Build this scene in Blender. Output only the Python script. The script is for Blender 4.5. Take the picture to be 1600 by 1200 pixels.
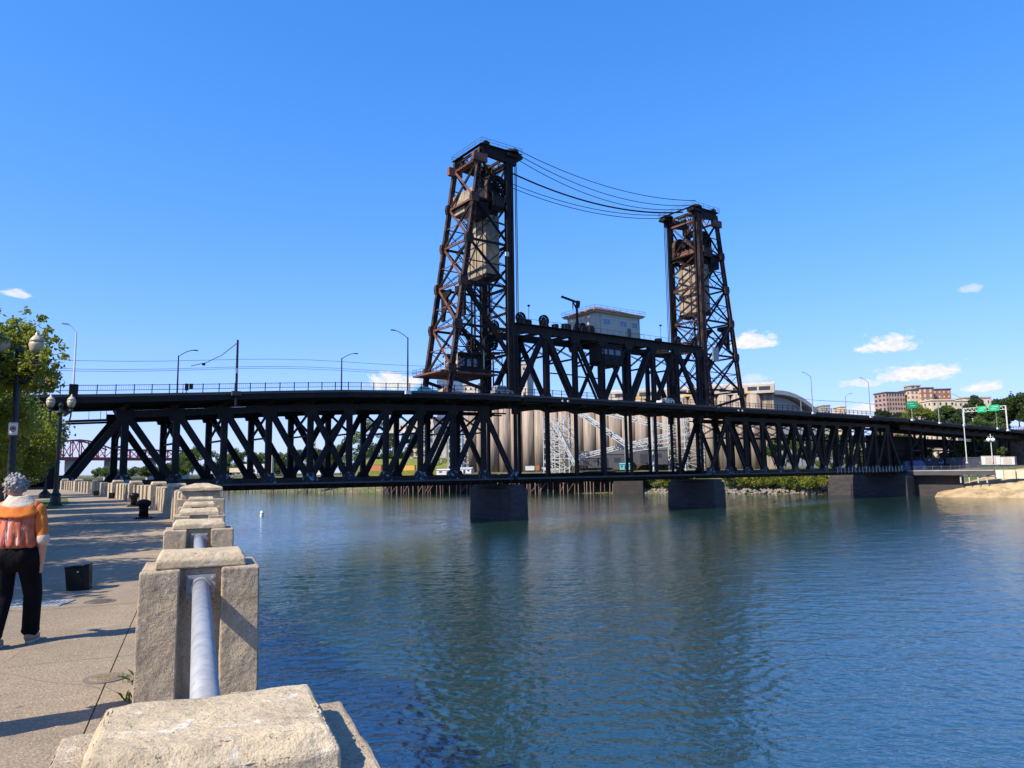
import bpy, bmesh, math, random
import numpy as np
from mathutils import Vector, Matrix

for _o in list(bpy.data.objects):
    bpy.data.objects.remove(_o)
scene = bpy.context.scene
COL = scene.collection

# ------------------------------------------------------------------ camera
CAM = Vector((0, 0, 10.0))
FPX, PITCH, ROLL = 1150.0, math.atan(134.7 / 1150.0), 0.013
fwd = Vector((0, math.cos(PITCH), math.sin(PITCH)))
r0 = Vector((1, 0, 0))
u0 = Vector((0, -math.sin(PITCH), math.cos(PITCH)))
cup = u0 * math.cos(ROLL) + r0 * math.sin(ROLL)
crt = r0 * math.cos(ROLL) - u0 * math.sin(ROLL)
cd = bpy.data.cameras.new('camera')
cd.sensor_width = 36.0
cd.lens = FPX / 1600.0 * 36.0
cd.clip_start = 0.05
cd.clip_end = 30000
cam = bpy.data.objects.new('camera', cd)
COL.objects.link(cam)
cam.matrix_world = Matrix(((crt.x, cup.x, -fwd.x, CAM.x), (crt.y, cup.y, -fwd.y, CAM.y), (crt.z, cup.z, -fwd.z, CAM.z), (0, 0, 0, 1)))
scene.camera = cam
scene.render.resolution_x, scene.render.resolution_y = 1024, 768

# ------------------------------------------------------------------ light
SUN_H = Vector((-0.79, -0.61, 0)).normalized()      # horizontal direction towards the sun
SUN_EL = math.radians(44)
to_sun = Vector((SUN_H.x * math.cos(SUN_EL), SUN_H.y * math.cos(SUN_EL), math.sin(SUN_EL)))
sl = bpy.data.lights.new('sun', 'SUN')
sl.energy = 5.0
sl.angle = math.radians(0.53)
sl.color = (1.0, 0.905, 0.74)
sun = bpy.data.objects.new('sun', sl)
COL.objects.link(sun)
sun.rotation_euler = to_sun.to_track_quat('Z', 'Y').to_euler()
sun.location = to_sun * 500

scene.view_settings.view_transform = 'Standard'
scene.view_settings.look = 'None'
scene.view_settings.gamma = 1
scene.view_settings.exposure = 0.70
scene.view_settings.use_curve_mapping = False
scene.render.engine = 'CYCLES'
scene.cycles.max_bounces = 6
scene.cycles.diffuse_bounces = 3
scene.cycles.glossy_bounces = 3
scene.cycles.transmission_bounces = 4
scene.cycles.transparent_max_bounces = 8
scene.cycles.caustics_reflective = False
scene.cycles.caustics_refractive = False
scene.cycles.use_denoising = True

# world: sky with a few small fair-weather clouds, laid out by compass direction
world = bpy.data.worlds.new('World')
scene.world = world
world.use_nodes = True
wt = world.node_tree
wt.nodes.clear()
class NT:
    """tiny helper to wire shader nodes"""
    def __init__(s, tree): s.t = tree
    def n(s, kind, **kw):
        nd = s.t.nodes.new(kind)
        for k, v in kw.items():
            if hasattr(nd, k): setattr(nd, k, v)
            else: nd.inputs[k.replace('_', ' ')].default_value = v
        return nd
    def l(s, a, b): s.t.links.new(a, b)
    def put(s, sock, v):
        if isinstance(v, (int, float)): sock.default_value = v
        elif isinstance(v, (tuple, list, Vector)):
            v = tuple(v)
            sock.default_value = v if len(v) == len(sock.default_value) else v + (1.0,)
        else: s.l(v, sock)
    def m(s, op, a, b=0.0, c=0.0):
        nd = s.t.nodes.new('ShaderNodeMath'); nd.operation = op
        for i, v in enumerate((a, b, c)): s.put(nd.inputs[i], v)
        return nd.outputs[0]
    def v(s, op, a, b=(0, 0, 0)):
        nd = s.t.nodes.new('ShaderNodeVectorMath'); nd.operation = op
        s.put(nd.inputs[0], a); s.put(nd.inputs[1], b)
        return nd.outputs[0]
    def mix(s, f, a, b, blend='MIX'):
        nd = s.t.nodes.new('ShaderNodeMix'); nd.data_type = 'RGBA'; nd.blend_type = blend
        s.put(nd.inputs[0], f); s.put(nd.inputs[6], a); s.put(nd.inputs[7], b)
        return nd.outputs[2]
    def ramp(s, f, lo, hi, smooth=True):
        nd = s.t.nodes.new('ShaderNodeMapRange')
        if smooth: nd.interpolation_type = 'SMOOTHSTEP'
        s.put(nd.inputs[0], f); nd.inputs[1].default_value = lo; nd.inputs[2].default_value = hi
        return nd.outputs[0]
    def noise(s, vec, scale, detail=4.0, rough=0.55, dist=0.0):
        nd = s.t.nodes.new('ShaderNodeTexNoise')
        if vec is not None: s.l(vec, nd.inputs['Vector'])
        nd.inputs['Scale'].default_value = scale; nd.inputs['Detail'].default_value = detail
        nd.inputs['Roughness'].default_value = rough; nd.inputs['Distortion'].default_value = dist
        return nd.outputs['Fac']

W_ = NT(wt)
sky = W_.n('ShaderNodeTexSky', sky_type='NISHITA', sun_disc=False)
sky.sun_elevation = SUN_EL
sky.sun_rotation = math.atan2(to_sun.x, to_sun.y)
sky.altitude = 0
sky.air_density = 1.0
sky.dust_density = 0.35
sky.ozone_density = 3.0
tc = W_.n('ShaderNodeTexCoord')
dirv = tc.outputs['Generated']
sp = W_.n('ShaderNodeSeparateXYZ'); W_.l(dirv, sp.inputs[0])
az = W_.m('ARCTAN2', sp.outputs[0], sp.outputs[1])
el = W_.m('ARCSINE', sp.outputs[2])
cmb = W_.n('ShaderNodeCombineXYZ'); W_.l(az, cmb.inputs[0]); W_.l(W_.m('MULTIPLY', el, 1.7), cmb.inputs[1])
cn1 = W_.noise(cmb.outputs[0], 46, 7, 0.62, 0.3)
def px_dir(px, py):
    d = fwd + crt * ((px - 800) / FPX) + cup * ((600 - py) / FPX)
    d.normalize()
    return math.atan2(d.x, d.y), math.asin(d.z)
CLOUDS = [  # azimuth, elevation, half width, half height as seen from the promenade
    (25, 457, 22, 7, .75), (1176, 531, 44, 15, 1), (1390, 535, 48, 15, 1), (1432, 580, 66, 15, 1), (1537, 603, 34, 8, .9), (1345, 597, 28, 8, .75),
    (612, 594, 52, 17, 1.0), (1352, 638, 52, 11, .9), (1515, 450, 18, 6, .45), (1180, 590, 30, 8, .4), (1000, 632, 60, 12, .5), (1596, 622, 22, 7, .7)]
mask = None
for (px, py, hw, hh, op) in CLOUDS:
    ca, ce = px_dir(px, py)
    hx, hy = hw / FPX * 1.18, hh / FPX * 1.45
    dx = W_.m('DIVIDE', W_.m('SUBTRACT', az, ca), hx)
    dy = W_.m('DIVIDE', W_.m('SUBTRACT', el, ce - hy * .25), hy)
    below = W_.m('MULTIPLY', W_.m('MINIMUM', dy, 0.0), 0.9)     # flatter underside
    dy2 = W_.m('ADD', dy, below)
    rr = W_.m('SQRT', W_.m('ADD', W_.m('MULTIPLY', dx, dx), W_.m('MULTIPLY', dy2, dy2)))
    dens = W_.m('ADD', W_.m('SUBTRACT', 0.86, rr), W_.m('MULTIPLY', W_.m('SUBTRACT', cn1, 0.5), 1.9))
    mk = W_.m('MULTIPLY', W_.m('MULTIPLY', W_.ramp(dens, 0.02, 0.48), op), W_.ramp(W_.m('MULTIPLY', rr, -1.0), -1.5, -.9))
    mask = mk if mask is None else W_.m('MAXIMUM', mask, mk)
skyc = W_.mix(1.0, sky.outputs[0], (0.80, 0.95, 1.16, 1), 'MULTIPLY')
hsv = W_.n('ShaderNodeHueSaturation'); hsv.inputs['Saturation'].default_value = 1.18
W_.l(skyc, hsv.inputs['Color'])
cshade = W_.ramp(W_.noise(cmb.outputs[0], 90, 5, 0.6), 0.3, 0.7)
ccol = W_.mix(cshade, (3.4, 3.55, 3.85, 1), (4.3, 4.25, 4.2, 1))
# one response curve for the whole sky, per colour channel (as the photograph renders it)
sc_ = W_.n('ShaderNodeSeparateColor'); W_.l(hsv.outputs[0], sc_.inputs[0])
K = .105 / (1.6245 * .15)
r1_ = W_.m('MULTIPLY', sc_.outputs[0], .105)
rr_ = W_.m('DIVIDE', W_.m('MULTIPLY', r1_, 3.15 / (1.6245 * .15)), W_.m('ADD', 1.0, W_.m('MULTIPLY', r1_, 2.6)))
g1_ = W_.m('MULTIPLY', sc_.outputs[1], .105)
gg_ = W_.m('DIVIDE', W_.m('MULTIPLY', g1_, 3.14 / (1.6245 * .15)), W_.m('ADD', 1.0, W_.m('MULTIPLY', g1_, 2.17)))
bb_ = W_.m('MULTIPLY', W_.m('POWER', W_.m('MAXIMUM', W_.m('MULTIPLY', sc_.outputs[2], .105 / .352), 0.0), .62), .90 / (1.6245 * .15))
cc_ = W_.n('ShaderNodeCombineColor'); W_.l(rr_, cc_.inputs[0]); W_.l(gg_, cc_.inputs[1]); W_.l(bb_, cc_.inputs[2])
final = W_.mix(mask, cc_.outputs[0], ccol)
bg = W_.n('ShaderNodeBackground'); bg.inputs[1].default_value = 0.15
W_.l(final, bg.inputs[0])
wo = W_.n('ShaderNodeOutputWorld'); W_.l(bg.outputs[0], wo.inputs[0])

# ------------------------------------------------------------------ materials
MATS = {}
def mat(name, col, rough=0.75, metal=0.0, var=None, vscale=1.0, bump=0.0, bscale=20.0, spec=0.5, detail=5.0, stretch=(1, 1, 1), var2=None, v2scale=6.0, v2lo=.55, v2hi=.7, lo=.35, hi=.65, obj_rand=0.0, bdist=0.02, trans=None):
    m_ = bpy.data.materials.new(name); m_.use_nodes = True
    t = NT(m_.node_tree); t.t.nodes.clear()
    out = t.n('ShaderNodeOutputMaterial')
    p = t.n('ShaderNodeBsdfPrincipled')
    p.inputs['Roughness'].default_value = rough; p.inputs['Metallic'].default_value = metal
    p.inputs['Specular IOR Level'].default_value = spec
    geo = t.n('ShaderNodeNewGeometry')
    pos = t.v('MULTIPLY', geo.outputs['Position'], stretch)
    c = tuple(col) + (1,)
    if var is not None:
        f = t.ramp(t.noise(pos, vscale, detail, 0.6), lo, hi)
        c = t.mix(f, c, tuple(var) + (1,))
    if var2 is not None:
        f = t.ramp(t.noise(t.v('ADD', pos, (31.7, 11.3, 5.1)), v2scale, 6, 0.65), v2lo, v2hi)
        c = t.mix(f, c, tuple(var2) + (1,))
    if obj_rand:
        oi = t.n('ShaderNodeObjectInfo')
        k = t.m('ADD', t.m('MULTIPLY', oi.outputs['Random'], 2 * obj_rand), 1 - obj_rand)
        hv = t.n('ShaderNodeHueSaturation'); t.put(hv.inputs['Value'], k); t.put(hv.inputs['Color'], c)
        c = hv.outputs[0]
    t.put(p.inputs['Base Color'], c)
    if bump:
        b = t.n('ShaderNodeBump'); b.inputs['Strength'].default_value = bump; b.inputs['Distance'].default_value = bdist
        t.l(t.noise(pos, bscale, 6, 0.65), b.inputs['Height']); t.l(b.outputs[0], p.inputs['Normal'])
    if trans:
        tr = t.n('ShaderNodeBsdfTranslucent'); t.put(tr.inputs[0], t.mix(0.5, c, tuple(trans) + (1,)) if not isinstance(c, tuple) else tuple(trans) + (1,))
        ms = t.n('ShaderNodeMixShader'); ms.inputs[0].default_value = 0.38
        t.l(p.outputs[0], ms.inputs[1]); t.l(tr.outputs[0], ms.inputs[2]); t.l(ms.outputs[0], out.inputs[0])
    else:
        t.l(p.outputs[0], out.inputs[0])
    MATS[name] = m_
    return m_

mat('black_steel', (.0085, .0078, .0088), .62, .0, (.020, .014, .013), .5, .15, 3, .18, obj_rand=.25)
mat('brown_steel', (.080, .042, .033), .7, .0, (.012, .010, .010), .55, .2, 3, .2, lo=.40, hi=.66, obj_rand=.22)
mat('rust_steel', (.165, .072, .052), .75, .0, (.040, .022, .020), .6, .2, 3, .3, lo=.45, hi=.72, obj_rand=.2)
mat('graffiti_steel', (.010, .009, .011), .6, .0, (.025, .025, .03), .5, 0, 3, .2, var2=(.20, .27, .36), v2scale=1.5, v2lo=.56, v2hi=.60)
mat('grey_steel', (.05, .055, .06), .5, .2, (.09, .095, .10), .8, .1, 6)
mat('deck_concrete', (.07, .066, .066), .85, 0, (.045, .044, .044), .4, .2, 4)
mat('asphalt', (.055, .055, .058), .9, 0, (.075, .073, .07), .6, .2, 12)
mat('pier_concrete', (.040, .035, .036), .85, 0, (.024, .021, .023), .35, .3, 2.5, stretch=(1, 1, 3), var2=(.055, .05, .05), v2scale=.7)
mat('counterweight', (.36, .30, .215), .85, 0, (.22, .175, .125), .7, .25, 2.5, stretch=(1, 1, .35), var2=(.12, .085, .06), v2scale=.6, v2lo=.54, v2hi=.68)
mat('house_wall', (.50, .45, .37), .7, 0, (.44, .39, .32), 1.2, .1, 6)
mat('roof_tile', (.40, .17, .085), .8, 0, (.28, .12, .07), 1.5, .2, 5)
mat('glass_dark', (.03, .05, .08), .08, 0, None, spec=.8)
mat('glass_blue', (.10, .17, .26), .12, 0, (.07, .12, .2), .3, spec=.8)
mat('white_paint', (.60, .60, .58), .55, 0, (.48, .47, .45), 1.2, .05, 8)
mat('galvanised', (.25, .255, .262), .52, .15, (.33, .335, .345), 9, .15, 40, detail=6, var2=(.15, .15, .155), v2scale=11, v2lo=.60, v2hi=.72)
mat('lamp_pole_grey', (.20, .23, .25), .5, .3, (.26, .28, .30), 1)
mat('lamp_green_black', (.008, .013, .0125), .4, 0, (.013, .02, .02), 3, .1, 20, .3)
mat('lamp_globe', (.46, .40, .27), .35, 0, (.38, .32, .22), 4, spec=.5)
mat('gloss_black', (.006, .009, .0085), .35, 0, (.010, .012, .011), 6, .15, 30, .12)
mat('sign_green', (.0, .32, .13), .5)
mat('sign_white', (.75, .77, .76), .45)
mat('sign_black', (.02, .02, .025), .5)

# ------------------------------------------------------------------ objects
WM = {}        # world matrices, so that children can be given in world space
def _link(name, data, label=None, cat=None, group=None, kind=None, parent=None, M=None):
    o = bpy.data.objects.new(name, data)
    COL.objects.link(o)
    M = M if M is not None else Matrix.Identity(4)
    o.matrix_basis = M
    WM[o.name] = M.copy()
    if parent is not None:
        o.parent = parent
        o.matrix_parent_inverse = WM[parent.name].inverted()
    if label: o['label'] = label
    if cat: o['category'] = cat
    if group: o['group'] = group
    if kind: o['kind'] = kind
    return o
def thing(name, label, cat, loc=(0, 0, 0), group=None):
    o = _link(name, None, label, cat, group, None, None, Matrix.Translation(Vector(loc)))
    o.empty_display_size = 0.3
    return o
def copy_tree(src, M, label=None, group=None, parent=None):
    """copy a thing with all its parts; M moves the copy from the source's place"""
    c = src.copy(); COL.objects.link(c)
    W = M @ WM[src.name]
    c.matrix_basis = W; WM[c.name] = W
    c.parent = parent
    if parent is not None: c.matrix_parent_inverse = WM[parent.name].inverted()
    if label: c['label'] = label
    if group: c['group'] = group
    for ch in [x for x in KIDS.get(src.name, [])]:
        copy_tree(ch, M, parent=c)
    return c
KIDS = {}

def basis(p0, p1, side=None):
    """rotation with z along p0->p1 and x close to side"""
    p0, p1 = Vector(p0), Vector(p1)
    z = (p1 - p0); L = z.length; z = z / max(L, 1e-9)
    s = Vector(side) if side is not None else (Vector((0, 0, 1)) if abs(z.z) < .9 else Vector((1, 0, 0)))
    x = s - z * s.dot(z)
    if x.length < 1e-4:
        s = Vector((0.3, 0.8, 0.5)); x = s - z * s.dot(z)
    x.normalize()
    y = z.cross(x)
    return p0, L, x, y, z
class MB:
    def __init__(s): s.v = []; s.f = []; s.mi = []; s.cur = 0
    def add(s, vs, fs):
        b = len(s.v)
        s.v += [tuple(q) for q in vs]
        s.f += [tuple(b + i for i in f) for f in fs]
        s.mi += [s.cur] * len(fs)
    def box(s, lo, hi, M=None):
        x0, y0, z0 = lo; x1, y1, z1 = hi
        vs = [(x0, y0, z0), (x1, y0, z0), (x1, y1, z0), (x0, y1, z0), (x0, y0, z1), (x1, y0, z1), (x1, y1, z1), (x0, y1, z1)]
        if M is not None: vs = [tuple(M @ Vector(q)) for q in vs]
        s.add(vs, [(0, 3, 2, 1), (4, 5, 6, 7), (0, 1, 5, 4), (1, 2, 6, 5), (2, 3, 7, 6), (3, 0, 4, 7)])
    def bar(s, p0, p1, w, d=None, side=None):
        d = w if d is None else d
        p0, L, x, y, z = basis(p0, p1, side)
        q = p0 + z * L
        cs = [x * (a * w / 2) + y * (b * d / 2) for a, b in ((-1, -1), (1, -1), (1, 1), (-1, 1))]
        s.add([p0 + c for c in cs] + [q + c for c in cs], [(0, 3, 2, 1), (4, 5, 6, 7), (0, 1, 5, 4), (1, 2, 6, 5), (2, 3, 7, 6), (3, 0, 4, 7)])
    def tube(s, p0, p1, r0_, r1_=None, seg=8, cap=True):
        r1_ = r0_ if r1_ is None else r1_
        p0, L, x, y, z = basis(p0, p1)
        q = p0 + z * L
        vs = []
        for P, r in ((p0, r0_), (q, r1_)):
            for i in range(seg):
                a = 2 * math.pi * i / seg
                vs.append(P + x * (r * math.cos(a)) + y * (r * math.sin(a)))
        fs = [(i, (i + 1) % seg, seg + (i + 1) % seg, seg + i) for i in range(seg)]
        if cap: fs += [tuple(reversed(range(seg))), tuple(range(seg, 2 * seg))]
        s.add(vs, fs)
    def path(s, pts, r, seg=6, close=False):
        """round tube along a polyline; r a number or one per point"""
        pts = [Vector(p) for p in pts]
        rs = [r] * len(pts) if isinstance(r, (int, float)) else r
        vs = []; ref = None
        for i, p in enumerate(pts):
            d = (pts[min(i + 1, len(pts) - 1)] - pts[max(i - 1, 0)])
            d.normalize()
            if ref is None: ref = Vector((0, 0, 1)) if abs(d.z) < .9 else Vector((1, 0, 0))
            x = ref - d * ref.dot(d); x.normalize(); y = d.cross(x); ref = x
            for k in range(seg):
                a = 2 * math.pi * k / seg
                vs.append(p + x * (rs[i] * math.cos(a)) + y * (rs[i] * math.sin(a)))
        fs = []
        for i in range(len(pts) - 1):
            for k in range(seg):
                fs.append((i * seg + k, i * seg + (k + 1) % seg, (i + 1) * seg + (k + 1) % seg, (i + 1) * seg + k))
        fs += [tuple(reversed(range(seg))), tuple(range((len(pts) - 1) * seg, len(pts) * seg))]
        s.add(vs, fs)
    def sweep(s, pts, prof, side):
        """profile [(a,b)] swept along points: a along side, b up"""
        side = Vector(side); vs = []; n = len(prof)
        for p in pts:
            p = Vector(p)
            vs += [p + side * a + Vector((0, 0, b)) for a, b in prof]
        fs = []
        for i in range(len(pts) - 1):
            for k in range(n):
                fs.append((i * n + k, i * n + (k + 1) % n, (i + 1) * n + (k + 1) % n, (i + 1) * n + k))
        fs += [tuple(reversed(range(n))), tuple(range((len(pts) - 1) * n, len(pts) * n))]
        s.add(vs, fs)
    def lathe(s, c, prof, seg=12, axis=None):
        """prof [(r, h)] turned about the vertical (or a given axis) through c"""
        c = Vector(c)
        if axis is None: x, y, z = Vector((1, 0, 0)), Vector((0, 1, 0)), Vector((0, 0, 1))
        else: _, _, x, y, z = basis((0, 0, 0), axis)
        vs = []
        for r, h in prof:
            for k in range(seg):
                a = 2 * math.pi * k / seg
                vs.append(c + z * h + x * (r * math.cos(a)) + y * (r * math.sin(a)))
        fs = []
        for i in range(len(prof) - 1):
            for k in range(seg):
                fs.append((i * seg + k, i * seg + (k + 1) % seg, (i + 1) * seg + (k + 1) % seg, (i + 1) * seg + k))
        fs += [tuple(reversed(range(seg))), tuple(range((len(prof) - 1) * seg, len(prof) * seg))]
        s.add(vs, fs)
    def prism(s, poly, p, ex, ey, ez, depth):
        """2-D outline in the plane (ex, ey) at p, given thickness along ez (centred)"""
        p, ex, ey, ez = Vector(p), Vector(ex), Vector(ey), Vector(ez)
        n = len(poly)
        a = [p + ex * u + ey * v - ez * (depth / 2) for u, v in poly]
        b = [p + ex * u + ey * v + ez * (depth / 2) for u, v in poly]
        s.add(a + b, [tuple(reversed(range(n))), tuple(range(n, 2 * n))] + [(i, (i + 1) % n, n + (i + 1) % n, n + i) for i in range(n)])
    def laced(s, p0, p1, w, d, side=None, pitch=None, t=None):
        """built-up lattice member: four angles and zigzag lacing on two faces"""
        p0, L, x, y, z = basis(p0, p1, side)
        t = t or w * .2
        for a in (-1, 1):
            c = x * (a * (w / 2 - t / 2))
            s.bar(p0 + c, p0 + c + z * L, t, d, x)
        pitch = pitch or w * 1.1
        n = max(2, int(L / pitch))
        for b in (-1, 1):
            o = y * (b * (d / 2 - .02))
            for i in range(n):
                za, zb = L * i / n, L * (i + 1) / n
                sg = 1 if i % 2 else -1
                s.bar(p0 + z * za + x * (sg * w * .42) + o, p0 + z * zb - x * (sg * w * .42) + o, w * .16, .04, x)
    def mesh(s, name, mats, smooth=False):
        me = bpy.data.meshes.new(name)
        me.from_pydata(s.v, [], s.f)
        for m_ in (mats if isinstance(mats, (list, tuple)) else [mats]): me.materials.append(MATS[m_])
        if any(s.mi): me.polygons.foreach_set('material_index', s.mi)
        if smooth: me.polygons.foreach_set('use_smooth', [True] * len(me.polygons))
        me.update()
        return me
    def obj(s, name, mats, parent=None, label=None, cat=None, group=None, kind=None, smooth=False, M=None):
        o = _link(name, s.mesh(name, mats, smooth), label, cat, group, kind, parent, M)
        if parent is not None: KIDS.setdefault(parent.name, []).append(o)
        return o
def fix_normals(o):
    bm = bmesh.new(); bm.from_mesh(o.data); bmesh.ops.recalc_face_normals(bm, faces=bm.faces); bm.to_mesh(o.data); bm.free()

# shared unit meshes for straight members: solid box, and an H/channel section
_UNIT = {}
def unit(kind, m_):
    k = (kind, m_)
    if k not in _UNIT:
        b = MB()
        if kind == 'box': b.box((-.5, -.5, 0), (.5, .5, 1))
        elif kind == 'h':     # channel faces: recessed web between two flanges, seen on both sides
            pr = [(-.5, -.5), (-.28, -.5), (-.28, -.36), (.28, -.36), (.28, -.5), (.5, -.5), (.5, .5), (.28, .5), (.28, .36), (-.28, .36), (-.28, .5), (-.5, .5)]
            n = len(pr)
            b.add([(x, y, 0) for x, y in pr] + [(x, y, 1) for x, y in pr], [(i, (i + 1) % n, n + (i + 1) % n, n + i) for i in range(n)] + [tuple(reversed(range(n))), tuple(range(n, 2 * n))])
        elif kind == 'rod': b.tube((0, 0, 0), (0, 0, 1), .5, seg=6)
        _UNIT[k] = b.mesh('member_' + kind, m_)
    return _UNIT[k]
def member(name, p0, p1, w, d, m_, parent, side=None, kind='h'):
    p, L, x, y, z = basis(p0, p1, side)
    M = Matrix(((x.x * w, y.x * d, z.x * L, p.x), (x.y * w, y.y * d, z.y * L, p.y), (x.z * w, y.z * d, z.z * L, p.z), (0, 0, 0, 1)))
    o = _link(name, unit(kind, m_), None, None, None, None, parent, M)
    if parent is not None: KIDS.setdefault(parent.name, []).append(o)
    return o
def laced_part(name, p0, p1, w, d, m_, parent, side=None, pitch=None):
    b = MB(); b.laced(p0, p1, w, d, side, pitch)
    return b.obj(name, m_, parent)
def block(name, lo, hi, m_, parent=None, M=None, bevel=0, **kw):
    b = MB(); b.box(lo, hi)
    o = b.obj(name, m_, parent, M=M, **kw)
    if bevel:
        md = o.modifiers.new('bevel', 'BEVEL'); md.width = bevel; md.segments = 2; md.limit_method = 'ANGLE'
    return o
def at_depth(px, py, Y):
    """the point that distance ahead in the direction of a picture point (used once, to lay out real positions)"""
    d = fwd + crt * ((px - 800) / FPX) + cup * ((600 - py) / FPX)
    return CAM + d * (Y / d.y)
def at_z(px, py, z):
    d = fwd + crt * ((px - 800) / FPX) + cup * ((600 - py) / FPX)
    return CAM + d * ((z - CAM.z) / d.z)
ORD = ['first', 'second', 'third', 'fourth', 'fifth', 'sixth', 'seventh', 'eighth', 'ninth', 'tenth', 'eleventh', 'twelfth', 'thirteenth', 'fourteenth', 'fifteenth', 'sixteenth', 'seventeenth', 'eighteenth', 'nineteenth', 'twentieth']
for a in ('twenty', 'thirty', 'forty', 'fifty', 'sixty'):
    if a != 'twenty': ORD.append({'thirty': 'thirtieth', 'forty': 'fortieth', 'fifty': 'fiftieth', 'sixty': 'sixtieth'}[a])
    ORD += [a + '-' + o for o in ORD[:9]]
# ================================================================== the bridge
U = Vector((.811, .585, 0)).normalized()          # along the bridge, west to east
N = Vector((U.y, -U.x, 0))                        # across it, towards the promenade
UP = Vector((0, 0, 1))
P0 = Vector((-3, 157, 0))
def B(t, n, z): return P0 + U * t + N * n + UP * z
_T = [-140, -78, -62, -50, -38, -25, -11, 5, 94, 134, 160, 178, 226, 300]
_Z = [18.0, 21.4, 22.5, 23.4, 24.2, 24.7, 25.0, 25.2, 25.4, 25.3, 25.2, 24.6, 23.7, 22.2]
def zd(t): return float(np.interp(t, _T, _Z))
NT_, NE = 5.0, 9.0                                # truss planes and deck edges, metres from the centreline
ZL = 9.15                                         # top of the lower deck girder
BM = 'black_steel'

def deck_parts(root, t0, t1, ts_beam, brk=True, pickets=True):
    ts = list(np.arange(t0, t1, 4.0)) + [t1]
    pts = [B(t, 0, zd(t)) for t in ts]
    b = MB(); b.sweep(pts, [(-NE, -.30), (NE, -.30), (NE, .12), (NE - .35, .12), (NE - .35, .0), (-NE + .35, 0), (-NE + .35, .12), (-NE, .12)], N); sl_ = b.obj('roadway_slab', 'deck_concrete', root)
    b = MB(); b.sweep(pts, [(-NE + 2.6, .004), (NE - 2.6, .004), (NE - 2.6, .02), (-NE + 2.6, .02)], N); b.obj('road_surface', 'asphalt', root)
    for sgn in (1, -1):
        b = MB(); b.sweep([B(t, sgn * (NE - .25), zd(t)) for t in ts], [(-.12, -1.15), (.12, -1.15), (.12, -.302), (-.12, -.302)], N); b.obj('fascia_girder', BM, root)
    for n in (-6.4, -2.6, 2.6, 6.4):
        b = MB(); b.sweep([B(t, n, zd(t)) for t in ts], [(-.2, -1.25), (.2, -1.25), (.2, -.302), (-.2, -.302)], N); b.obj('stringer', BM, root)
    for t in ts_beam:
        b = MB()
        z = zd(t)
        poly = [(-NE + .38, -.31), (NE - .38, -.31), (NE - .38, -1.0), (NT_ + .3, -2.1), (-NT_ - .3, -2.1), (-NE + .38, -1.0)]
        b.prism(poly, B(t, 0, z), N, UP, U, .34)
        b.obj('floor_beam', BM, root)
    # railings on both edges: posts, two rails, thin pickets
    for sgn in (1, -1):
        n = sgn * (NE - .17)
        b = MB()
        rp = [B(t, n, zd(t)) for t in ts]
        b.sweep(rp, [(-.04, 1.36), (.04, 1.36), (.04, 1.44), (-.04, 1.44)], N)
        b.sweep(rp, [(-.03, .62), (.03, .62), (.03, .70), (-.03, .70)], N)
        rail = b.obj('railing', BM, root)
        k = 0; t = t0 + .6
        while t < t1:
            member('railing_post', B(t, n, zd(t) + .1), B(t, n, zd(t) + 1.52), .11, .11, BM, rail, N, 'box')
            t += 2.4
        if pickets and sgn == 1:
            b = MB()
            t = t0 + .4
            while t < t1 - .2:
                b.bar(B(t, n, zd(t) + .70), B(t, n, zd(t) + 1.37), .022, .022, N); t += .3
            b.obj('pickets', BM, rail, kind='stuff')

def lower_deck(root, t0, t1, light_posts=None):
    b = MB(); p = [B(t0, 0, 0), B(t1, 0, 0)]
    b.sweep(p, [(-6.2, 8.1), (6.2, 8.1), (6.2, 8.42), (-6.2, 8.42)], N); b.obj('lower_deck', 'deck_concrete', root)
    for n in (6.35, -6.35):
        b = MB(); b.sweep(p, [(-.10, 7.28), (.10, 7.28), (.10, ZL), (-.10, ZL)], N)
        b.sweep(p, [(-.26, 7.20), (.26, 7.20), (.26, 7.279), (-.26, 7.279)], N)
        b.sweep(p, [(-.26, ZL + .001), (.26, ZL + .001), (.26, ZL + .10), (-.26, ZL + .10)], N)
        b.sweep(p, [(-.16, 8.15), (.16, 8.15), (.16, 8.25), (-.16, 8.25)], N)
        g = b.obj('lower_girder', BM, root)
        if n > 0:
            t = t0 + 1.0
            while t < t1:
                member('stiffener', B(t, n + .17, 7.29), B(t, n + .17, 8.14), .1, .12, BM, g, U, 'box'); t += 2.42
    for n in (-3.2, 0, 3.2):
        member('lower_stringer', B(t0 + .1, n, 7.72), B(t1 - .1, n, 7.72), .5, .6, BM, root, UP)

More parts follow.
